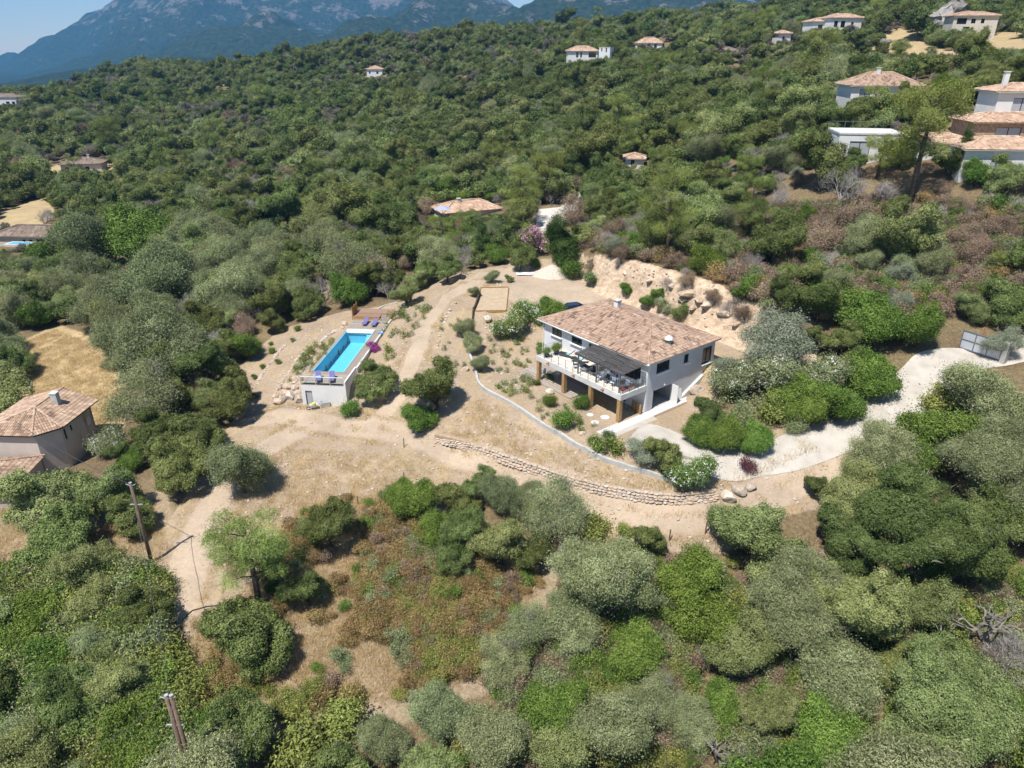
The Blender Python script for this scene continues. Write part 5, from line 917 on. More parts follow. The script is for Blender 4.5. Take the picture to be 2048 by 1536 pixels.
# ---------------------------------------------------------------- gate, poles, wires, fence posts
def gate():
    a = gp(1919, 694); b = gp(1997, 723); z = min(a[2], b[2]); d = b - a; L = np.hypot(d[0], d[1]); o = empty('metal_gate', (a[0], a[1], z), math.atan2(d[1], d[0]), 'grey sheet-metal sliding gate beside the driveway on the right', 'gate'); M_gp = mat('pale_gate_sheet', (.50, .53, .58), .5, .1, 1.2, metal=.3)
    for i in range(3):
        for j in range(2): MB().bb(L * i / 3 + .05, L * (i + 1) / 3 - .05, -.02, .02, .2 + .95 * j, 1.1 + .95 * j).build('gate_sheet', M_gp, o)
    for z0 in (.12, 1.1, 2.05): MB().bb(-.05, L + .05, -.06, .06, z0, z0 + .1).build('gate_rail', M_steel, o)
    for i in range(4): MB().bb(L * i / 3 - .05, L * i / 3 + .05, -.055, .055, .22, 2.05).build('gate_stile', M_steel, o)
    MB().bb(L + .15, L + .65, -.3, .3, -1, 2.3).build('gate_pillar', M_conc, o); MB().bb(L * .42, L * .42 + .12, .1, .22, -.5, 3.0).build('guide_post', M_terra, o)
gate()
M_pole = mat('pole_timber', (.15, .105, .075), .9, .3, 3, bump=.4)
def pole_at(base, hgt_, label, twin=False, strut=None):
    o = empty('utility_pole', tuple(base), 0, label, 'utility pole')
    for k in range(2 if twin else 1): mb = MB(); mb.tube([(k * .3, 0, -1), (k * .3, 0, hgt_ * .5), (k * .3, 0, hgt_)], [.17, .145, .115], 9); mb.build('shaft', M_pole, o, smooth=True); mb = MB(); mb.tube([(k * .3, 0, hgt_), (k * .3, 0, hgt_ + .05)], .125, 9); mb.build('cap', M_alu, o)
    mb = MB(); mb.bb(-.5, .55, -.04, .04, hgt_ * .74, hgt_ * .74 + .07); mb.build('crossarm', M_alu, o)
    for x in (-.25, .35 if twin else .25): mb = MB(); mb.tube([(x * .4, 0, hgt_ - .25), (x * 1.6, 0, hgt_ - .1)], .03, 5); mb.build('insulator', M_alu, o)
    if strut: mb = MB(); mb.tube([(strut[0], strut[1], -.6), (0, 0, hgt_ * .93)], [.10, .09], 7); mb.build('strut', M_pole, o, smooth=True)
    return np.array(base) + [0, 0, hgt_ - .15]
b1 = gp(304, 1126); t1 = pole_at(b1, 8.2, 'tall single timber utility pole beside the dry track', False)
t = at(332, 1391, -1.2); g2 = h1(t[0], t[1]); t2 = pole_at((t[0], t[1], g2), -1.2 - g2, 'double timber utility pole in the scrub at the lower edge', True)
p3 = atY(330, 250, 330); t3 = pole_at((p3[0], p3[1], p3[2] - 2), 12, 'thin pale far utility pole rising from the left wood')
def wire(a, b, sag, label, r=.022): P = [np.array(a) * (1 - f) + np.array(b) * f - np.array([0, 0, sag * 4 * f * (1 - f)]) for f in np.linspace(0, 1, 14)]; mb = MB(); mb.tube(P, r, 4); mb.build('power_cable', mat('cable', (.06, .06, .065), .6), label=label, cat='cable')
wire(t2 + [.15, 0, 0], t1, .7, 'power cable strung between the two utility poles'); wire(t2, at(120, 1540, -3.5), .3, 'power cable running down left from the double pole'); wire(t2 + [.3, 0, 0], (t2[0] + 3.2, t2[1] - 7.5, -4.0), .1, 'stay cable running down right from the double pole'); wire(t1, atY(40, 870, 62) + [0, 0, 1.5], .5, 'power cable from the upper pole towards the tan house')
for i, (u, v, h_) in enumerate([(1338,1082,1.2),(1410,1068,1.2),(808,895,1.1),(808,962,1.0),(716,1010,1.0),(352,1248,.9),(1470,1090,1.1)]):
    p = gp(u, v); mb = MB(); mb.tube([(0, 0, -.3), (.03, 0, h_)], .055, 6); mb.build('fence_post', M_pole, loc=tuple(p), label='wooden fence post ' + ['beside the upright oak shrub under the track', 'beside the pale oak at the track bend', 'at the foot of the leafy oak on the bank', 'at the track edge above the bright mastics', 'at the upper edge of the brown scrub', 'at the lower end of the dry track', 'hidden near the pale oak crown'][i], cat='post')
hp = gp(440, 1212); mb = MB(); mb.tube([gp(u, v) + [0, 0, .08] for u, v in ((364,1262), (366,1240), (385,1222), (415,1214), (442,1212))], .035, 5); mb.build('hose', M_frame, label='black hose curving over the lower end of the dry track', cat='hose')
# ---------------------------------------------------------------- neighbouring houses
FOOT = []; SIGHT = []
def foot(u0, v0, u1, v1, Y, p, r): FOOT.append((p[0], p[1], r)); SIGHT.append((u0, v0, u1, v1 - (0 if u0 < 1600 or v1 < 120 else (v1 - v0) * .15), Y + 2))
def villa(u, v, Y, w_, d_, h_, rz, label, sight, wm=M_white, tm=M_tile_orange, rise=None, wins=(), chim=None, tw=.42, over=.55, name='house', flat=False, base=6):
    """house whose front foot shows at photo pixel u, v at distance Y; local x along the front, y away from the viewer"""
    p = atY(u, v, Y); o = empty(name, tuple(p), R(rz), label, 'house'); foot(*sight, Y, p + [0, d_ / 2, 0], max(w_, d_) * .5)
    hs = [(w_ * a, w_ * b, c, d) for a, b, c, d, *_ in wins]; wall(o, 'wall', (-w_ / 2, 0), (w_ / 2, 0), -base, h_, .25, wm, [(a, b, c, d) for a, b, c, d in hs])
    wall(o, 'wall', (w_ / 2, .25), (w_ / 2, d_), -base, h_, .25, wm); wall(o, 'wall', (w_ / 2 - .25, d_), (-w_ / 2, d_), -base, h_, .25, wm); wall(o, 'wall', (-w_ / 2, d_ - .25), (-w_ / 2, .25), -base, h_, .25, wm)
    for k, (a, b, c, d) in enumerate(hs): window(o, (-w_ / 2, 0), (1, 0), (0, 1), a, b, c, d, pane=wins[k][4] if len(wins[k]) > 4 else M_glass, bars=0 if b - a < 1.3 else 1)
    if flat:
        rf = MB().bb(-w_ / 2 - .1, w_ / 2 + .1, -.1, d_ + .1, h_, h_ + .25).build('roof', M_conc_l, o)
        if w_ > 8:
            for k in range(9): MB().bb(-w_ / 2 + k * w_ / 8 - .03, -w_ / 2 + k * w_ / 8 + .03, d_ - .3, d_ - .24, h_ + .25, h_ + 1.25).build('rail_post', M_steel, rf)
            MB().bb(-w_ / 2, w_ / 2, d_ - .31, d_ - .23, h_ + 1.25, h_ + 1.31).build('rail_top', M_steel, rf)
        return o
    roof = hip_roof(o, -w_ / 2 - over, w_ / 2 + over, -over, d_ + over, h_ + .12, rise or min(w_, d_) * .19, tm, None, tw, tw * 1.6, wm, int(u))
    if chim: cx, cyy, ch_ = chim; c_ = MB().bb(cx - .35, cx + .35, cyy - .3, cyy + .3, h_ + .3, h_ + ch_).build('chimney', wm, roof); MB().bb(cx - .45, cx + .45, cyy - .4, cyy + .4, h_ + ch_, h_ + ch_ + .12).build('chimney_cap', M_conc_l, c_)
    return o
W2 = lambda *xs: [(x, x + wd, z0, z1) for x, wd, z0, z1 in xs]
villa(60, 497, 172, 17, 8, 2.9, -4, 'pale villa with brown roof and small pool on the left', (0, 425, 84, 492), M_cream, M_tile_brown, 1.8, [(.42, .47, .9, 2.2), (.52, .57, .9, 2.2), (.64, .76, .1, 2.4), (.80, .95, .1, 2.4)])
villa(165, 346, 262, 13, 8, 3.0, 14, 'low stone house with grey-brown roof in the left wood', (112, 308, 222, 346), M_beige, M_tile_brown, 1.6, [(.1, .2, .8, 2.1), (.6, .7, .8, 2.1)], (2, 4, 2.6))
villa(8, 211, 470, 18, 9, 4.6, 0, 'white villa with low tiled roof at the far left edge', (0, 183, 42, 212), M_white, M_tile_brown, 1.8, [(.6, .72, .6, 2.3), (.8, .9, .6, 2.3)])
villa(750, 160, 480, 9.5, 8, 6.0, 3, 'narrow white tower house with hipped roof on the middle ridge', (731, 134, 770, 162), M_white, M_tile_orange, 1.7, [(.15, .25, 3.6, 5.0), (.62, .76, 3.4, 4.9), (.2, .3, .8, 2.2)], (.5, 4, 2.2))
villa(1165, 117, 340, 13, 8, 2.8, 0, 'long villa with pale orange roof left of the white cube', (1122, 90, 1208, 122), M_white, M_tile_orange, 1.9, [(.28, .36, .4, 2.6), (.42, .48, .4, 2.6), (.7, .95, .4, 2.5)])
villa(1208, 121, 337, 5, 5, 5.0, -25, 'white cube-shaped annex right of the long villa', (1194, 92, 1224, 122), M_white, flat=True, wins=[(.2, .3, 3.6, 5.0), (.6, .72, 3.2, 5.0)])
villa(1297, 99, 398, 13.5, 9, 2.8, -12, 'villa with broad pale roof near the top of the ridge', (1260, 74, 1336, 104), M_white, M_tile_orange, 2.6, [(.2, .3, .3, 2.6), (.45, .56, .3, 2.6), (.7, .8, .3, 2.6)])
villa(1567, 92, 330, 5.5, 5, 4.6, 12, 'tiny white house with hipped roof left of the hilltop villas', (1550, 68, 1584, 92), M_white, M_tile_orange, 1.1, [(.3, .5, 2.2, 3.6)])
villa(1645, 68, 322, 10, 8, 4.4, 6, 'lower left wing of the white hilltop villa', (1612, 40, 1668, 70), M_white, M_tile_orange, 1.3, [(.25, .45, 1.2, 3.4), (.6, .8, 1.2, 3.4)])
villa(1690, 62, 318, 13, 8, 4.6, 8, 'higher right wing of the white hilltop villa', (1660, 34, 1730, 64), M_white, M_tile_orange, 1.5, [(.1, .22, 1.4, 3.6), (.32, .46, 1.2, 3.6), (.66, .74, 1.4, 3.2)])
villa(1945, 68, 268, 14, 8, 5.4, -8, 'beige house with orange roof under the hilltop rocks', (1890, 28, 1996, 72), M_cream, M_tile_orange, 1.2, [(.08, .3, 3.0, 4.8), (.4, .5, 3.2, 4.6), (.62, .7, 3.2, 4.6), (.25, .4, .4, 2.2)])
villa(1768, 204, 150, 13, 9, 2.8, -6, 'white bungalow with weathered red roof on the right hillside', (1680, 158, 1852, 190), M_white, M_tile, 2.3, [(.12, .28, .3, 2.3, M_shut), (.5, .56, .9, 2.1)], (-.8, 4, 3.2), .32)
villa(1735, 318, 116, 9.5, 8, 3.6, -10, 'white flat-roofed house with terrace in front of the tallest pine', (1685, 255, 1762, 292), M_white, flat=True, wins=[(.18, .5, .4, 2.6, M_shut)])
villa(1880, 322, 112, 9.0, 6, 2.6, -8, 'low white wing behind the tallest pine', (1880, 262, 1910, 280), M_white, M_tile_orange, .9, [(.3, .45, .6, 2.0)], None, .32)
villa(2015, 345, 104, 13, 8, 3.0, -4, 'ground floor of the tile-roofed house at the right edge', (1985, 290, 2048, 318), M_white, M_tile_orange, 1.2, [(.3, .42, .5, 2.2, M_shut)], None, .32)
villa(2030, 292, 112, 13, 7, 3.2, -4, 'stone-walled middle floor of the tile-roofed house at the right edge', (1925, 215, 2048, 280), mat('rubble_wall', (.34, .245, .17), .95, .35, 2.5, bump=.8), M_tile_orange, 1.1, [(.24, .52, .6, 2.6, M_shut)], None, .32, base=3)
villa(2040, 232, 118, 8, 6, 3.4, -4, 'white upper floor of the tile-roofed house at the right edge', (1985, 165, 2048, 225), M_white, M_tile_orange, 1.0, [(.3, .65, .3, 2.6, M_shut)], (-2, 3, 2.8), .32, base=3)
villa(945, 448, 158, 13, 7, 2.8, 24, 'house with orange tiled roof half hidden among oaks behind the parking', (868, 392, 1002, 432), M_cream, M_tile_orange, 1.7, [(.1, .3, .3, 2.3)], (-2, 3, 2.4), .36)
villa(1268, 338, 170, 4.2, 4, 2.2, -8, 'small pale house corner in the middle of the right wood', (1250, 312, 1288, 326), M_white, M_tile_orange, .9, [(.3, .5, .8, 2.0)])
villa(1455, 118, 330, 8, 6, 3.0, 5, 'small tiled roof showing between trees below the ridge', (1440, 92, 1480, 108), M_cream, M_tile_brown, 1.4, [(.3, .5, .8, 2.0)])
# tan house at the left edge
def tan_house():
    o = empty('house', (-53.2, 66.6, -8.2), R(-3), 'large tan house with weathered tile roofs at the left edge', 'house'); FOOT.append((-53, 72, 7)); FOOT.append((-55, 63, 5.5)); SIGHT.append((0, 785, 215, 965, 66))
    wall(o, 'wall', (-4.4, 0), (2.0, 0), -1, 4.6, .3, M_beige); wall(o, 'wall', (2.0, 0), (3.6, 1.8), -1, 4.6, .3, M_beige); wall(o, 'wall', (3.6, 1.8), (3.6, 6.0), -1, 4.6, .3, M_beige, [(.4, .75, 2.9, 4.2), (1.5, 1.85, 3.4, 4.1)])
    wall(o, 'wall', (3.6, 6.0), (3.15, 6.0), -1, 4.6, .3, M_beige); wall(o, 'wall', (3.15, 6.3), (3.15, 8.0), -1, 4.62, .3, M_beige, [(.5, 1.3, 2.0, 3.2)]); wall(o, 'wall', (3.15, 8.0), (-4.4, 8.0), -1, 4.6, .3, M_beige); wall(o, 'wall', (-4.4, 8.0), (-4.4, 0), -1, 4.6, .3, M_beige)
    window(o, (3.6, 1.8), (0, 1), (-1, 0), .4, .75, 2.9, 4.2, bars=0); window(o, (3.6, 1.8), (0, 1), (-1, 0), 1.5, 1.85, 3.4, 4.1, bars=0); window(o, (3.15, 6.3), (0, 1), (-1, 0), .5, 1.3, 2.0, 3.2, M_white, M_white, bars=0); mb = MB(); mb.tube([(3.66, 4.6, 0), (3.66, 4.6, 2.4)], .05, 6); mb.build('downpipe', M_alu, o)
    z = 4.75; A, B = (.2, 3.4, 6.25), (.2, 8.5, 6.25); pl = [[(-4.9, -.4, z), (2.0, -.4, z), A], [(2.0, -.4, z), (4.0, 1.7, z), A], [(4.0, 1.7, z), (4.0, 8.5, z), B, A], [(-4.9, 8.5, z), (-4.9, -.4, z), A, B]]
    rf = MB(); 
    for p in pl: rf.add([(q[0], q[1], q[2] - .02) for q in p], [tuple(range(len(p)))])
    rf.add([(-4.9, -.4, z - .12), (2, -.4, z - .12), (4, 1.7, z - .12), (4, 8.5, z - .12), (-4.9, 8.5, z - .12)], [(4, 3, 2, 1, 0)]); rf.add([(4.0, 8.5, z), (-4.9, 8.5, z), B], [(0, 1, 2)]); rf = rf.build('roof', M_deckr, o); tb = MB()
    for i, p in enumerate(pl): tiles(tb, p, .25, .42, 50 + i)
    tb.build('roof_tiles', M_tile_tan, rf, kind='stuff'); rb = MB()
    for a, b in ((A, B), ((2, -.4, z), A), ((4, 1.7, z), A), ((-4.9, -.4, z), A)): ridge(rb, (a[0], a[1], a[2] + .06), (b[0], b[1], b[2] + .06), .13, .42)
    rb.build('ridge_tiles', M_tile_tan, rf, kind='stuff'); c_ = MB().bb(1.0, 1.7, 5.0, 5.6, 5.5, 7.1).build('chimney', M_conc, rf); MB().bb(.95, 1.75, 4.95, 5.65, 7.1, 7.22).build('chimney_cap', M_conc_l, c_)
    MB().bb(3.6, 4.6, 6.4, 8.6, -1, .1).build('side_terrace', M_floor, o)
    lw = empty('house', (-55.2, 59.2, -9.2), R(6), 'lower tiled wing in front of the tan house, partly under the big oak', 'house'); wall(lw, 'wall', (-4.5, 0), (4.6, 0), -1, 3.0, .3, M_beige); wall(lw, 'wall', (4.6, .3), (4.6, 6.8), -1, 3.0, .3, M_beige); wall(lw, 'wall', (-4.5, 6.8), (-4.5, .3), -1, 3.0, .3, M_beige); hip_roof(lw, -5.0, 5.1, -.5, 6.8, 3.15, 1.5, M_tile_tan, None, .25, .42, M_beige, 77)
    tr = MB().bb(-10, -5.2, 2, 12, -2, .15).build('patio', M_floor, o); MB().bb(-6.2, -5.2, 8.2, 9.2, .15, 2.6).build('patio_chimney', mat('ochre_brick', (.42, .26, .12), .9), o)
tan_house()
# small extras beside far houses
o = empty('parasol', tuple(atY(886, 441, 152)), 0, 'pale blue-grey square parasol beside the half-hidden house', 'parasol'); mb = MB(); mb.tube([(0, 0, -2), (0, 0, 3.0)], .05, 6); mb.build('pole', M_alu, o); mb = MB(); mb.add([(-1.6, -1.6, 2.5), (1.6, -1.6, 2.5), (1.6, 1.6, 2.5), (-1.6, 1.6, 2.5), (0, 0, 3.1)], [(0, 1, 4), (1, 2, 4), (2, 3, 4), (3, 0, 4)]); mb.build('canopy', mat('parasol_cloth', (.30, .33, .45), .9), o); SIGHT.append((866, 430, 900, 448, 150))
mb = MB(); mb.prism([tuple((p)[:2]) for p in Z_NBR], [p[2] - 1.2 for p in Z_NBR], [p[2] + .12 for p in Z_NBR]); mb.build('neighbour_drive', mat('pale_gravel', (.50, .465, .415), .95, .08, 1), label='white neighbour driveway beyond the pink oleander', kind='structure'); SIGHT.append((1072, 420, 1122, 470, 130))
p = atY(40, 487, 166); o = empty('swimming_pool', tuple(p + [0, 0, .1]), R(-4), 'small turquoise pool in front of the left villa', 'pool'); MB().bb(-3, 3, -1.5, 1.5, -.5, .0).build('terrace', M_conc_l, o); MB().bb(-2.4, 2.4, -1.0, 1.0, .0, .03).build('water', mat('turquoise_water', (.10, .42, .50), .1, .1, 1, spec=.6), o); SIGHT.append((0, 470, 60, 500, 166))
for i, (u, v, Y, s) in enumerate([(1888,30,290,7),(1905,22,292,8),(1925,38,285,6),(1880,45,283,5),(1950,48,280,5)]): p = atY(u, v + 8, Y); mobj('rock_outcrop', GREY_ROCKS[i], loc=p, rz=i, scl=(s, s, s * 1.1), label=['left', 'tallest', 'right', 'lower left', 'lower right'][i] + ' grey rock of the outcrop above the beige hilltop house', cat='rock', group='hilltop rocks'); FOOT.append((p[0], p[1], s * .5))
SIGHT += [(1868, 5, 1935, 50, 280), (1745, 70, 1880, 124, 255), (1985, 60, 2048, 108, 245)]
for i, (u, v, Y, s) in enumerate([(1950,100,258,3),(1965,104,256,4),(1985,96,258,3),(1770,85,262,3),(1800,92,262,4)]): p = atY(u, v, Y); mobj('rock_outcrop', GREY_ROCKS[i + 3], loc=p, rz=i, scl=(s, s, s * .8), label=['leftmost low', 'broad low', 'right low', 'lone left', 'lone middle'][i] + ' grey rock on the golden hilltop clearing', cat='rock', group='clearing rocks'); FOOT.append((p[0], p[1], s * .5))
for i, (u, v, s) in enumerate([(1380,585,1.9),(1398,596,1.4),(1365,596,1.3),(1418,606,1.6),(1388,612,1.2),(1345,572,1.1),(1450,626,1.3),(1475,645,1.2),(1300,560,1.0),(1250,545,.9)]): rockput('cliff_rock', u, v, s, ['largest pale slab high', 'right slab', 'left slab', 'lower right block', 'low middle block', 'upper left block', 'far right block', 'lowest right block', 'small block left', 'leftmost block'][i] + ' in the earth cut behind the house', 'rocks of the earth cut', -s * .38, .8)
SIGHT += [(318, 208, 342, 252, 330), (0, 185, 44, 218, 468), (1375, 285, 1418, 322, 152),(1382, 288, 1412, 314, 152), (405, 870, 560, 1030, 58), (640, 1080, 960, 1260, 46), (1075, 415, 1125, 468, 128), (935, 540, 1230, 620, 110), (560, 610, 800, 830, 96), (1915, 660, 2012, 722, 74), (860, 860, 1500, 1010, 70), (1140, 500, 1500, 690, 86), (1260, 590, 1480, 700, 82), (295, 950, 330, 1130, 46)]
# ---------------------------------------------------------------- young plants in the beds
def beds():
    rs = random.Random(31)
    def zone(poly, n, label, group, smin=.6, smax=1.3):
        P = gpoly(poly); A = np.array(P)[:, :2]; k = 0
        while k < n:
            q = np.array([rs.uniform(A[:, 0].min(), A[:, 0].max()), rs.uniform(A[:, 1].min(), A[:, 1].max())])
            if not inpoly(q[:1], q[1:], P)[0]: continue
            o = put('sprig', (q[0], q[1], h1(*q) - .02), rs.uniform(smin, smax), label, group); k += 1; uu, vv = px(o.location); AUTO.append((o, 'sprig', uu, vv, 14))
    zone([(965,690),(1010,660),(1050,680),(1072,760),(1100,800),(1190,850),(1180,880),(1110,850),(1040,808),(985,775)], 62, 'young green plant in the sandy garden below the terrace', 'young garden plants')
    zone([(770,650),(800,620),(870,590),(850,640),(830,690),(800,740),(765,720)], 24, 'young plant on the bare bank right of the pool', 'young bank plants', .9, 1.9); zone([(880,640),(912,620),(925,660),(935,730),(910,760),(880,700)], 12, 'young plant on the slope between upper track and kerb row', 'young slope plants', .6, 1.2)
    zone([(640,690),(675,665),(655,710),(615,760),(598,765)], 26, 'grey-green ground plant on the bare terrace left of the pool', 'ground plants left of pool', .6, 1.4); zone([(612,705),(640,680),(640,690),(590,765),(578,768)], 22, 'leafy plant in the strip between the stone rows left of the pool', 'plants in the stone strip', .9, 1.6)
    zone([(1440,780),(1540,800),(1540,850),(1430,860)], 16, 'small shrub in the planted bed by the driveway', 'bed plants', 1.2, 2.4); zone([(1180,890),(1250,905),(1240,920),(1190,900)], 8, 'small plant beside the kerb at the driveway end', 'kerb plants', 1.2, 2.2)
    for i, (u, v, s) in enumerate([(585,678,.36),(543,684,.34),(543,700,.5),(556,722,.44),(525,732,.4),(510,790,.4),(597,655,.5),(508,752,.4)]): plantb('ball', u, v + 6, s, 'small round sapling on the lower pool terrace, ' + ['by the stone strip end', 'highest at the shrub edge', 'above the middle stone row', 'beside the outer stones', 'below the outer stones', 'nearest the dark oak', 'yellowish and uppermost', 'left of the outer stones'][i])
    for i, (u, v, s) in enumerate([(1103,812,.8),(1165,815,.9),(1098,760,.5),(1075,770,.45),(1215,885,.7),(1190,890,.6)]): plantb('ball', u, v, s, ['bushy plant between the two middle columns', 'bushy plant at the foot of the third column', 'low bush by the second column', 'small bush by the left column', 'shrub at the drain end', 'shrub right of the drain end'][i])
    for i, (u, v, s) in enumerate([(1210,835,.8),(1190,845,.7),(1180,830,.6)]): p = gp(u, v); mb = MB(); mb.tube([(0, 0, -.1), (0, 0, .05)], s * .6, 10); mb.build('flagstone', M_conc_l, loc=tuple(p), label=['right', 'front', 'left'][i] + ' round white flagstone in front of the terrace columns', cat='flagstone')
    for i, (u, v) in enumerate([(740,600),(690,605),(1640,835)]): pass
beds()
def ordn_(n): return ('first', 'second', 'third', 'fourth', 'fifth', 'sixth', 'seventh', 'eighth', 'ninth', 'tenth', 'eleventh', 'twelfth', 'thirteenth', 'fourteenth', 'fifteenth', 'sixteenth', 'seventeenth', 'eighteenth')[n - 1]
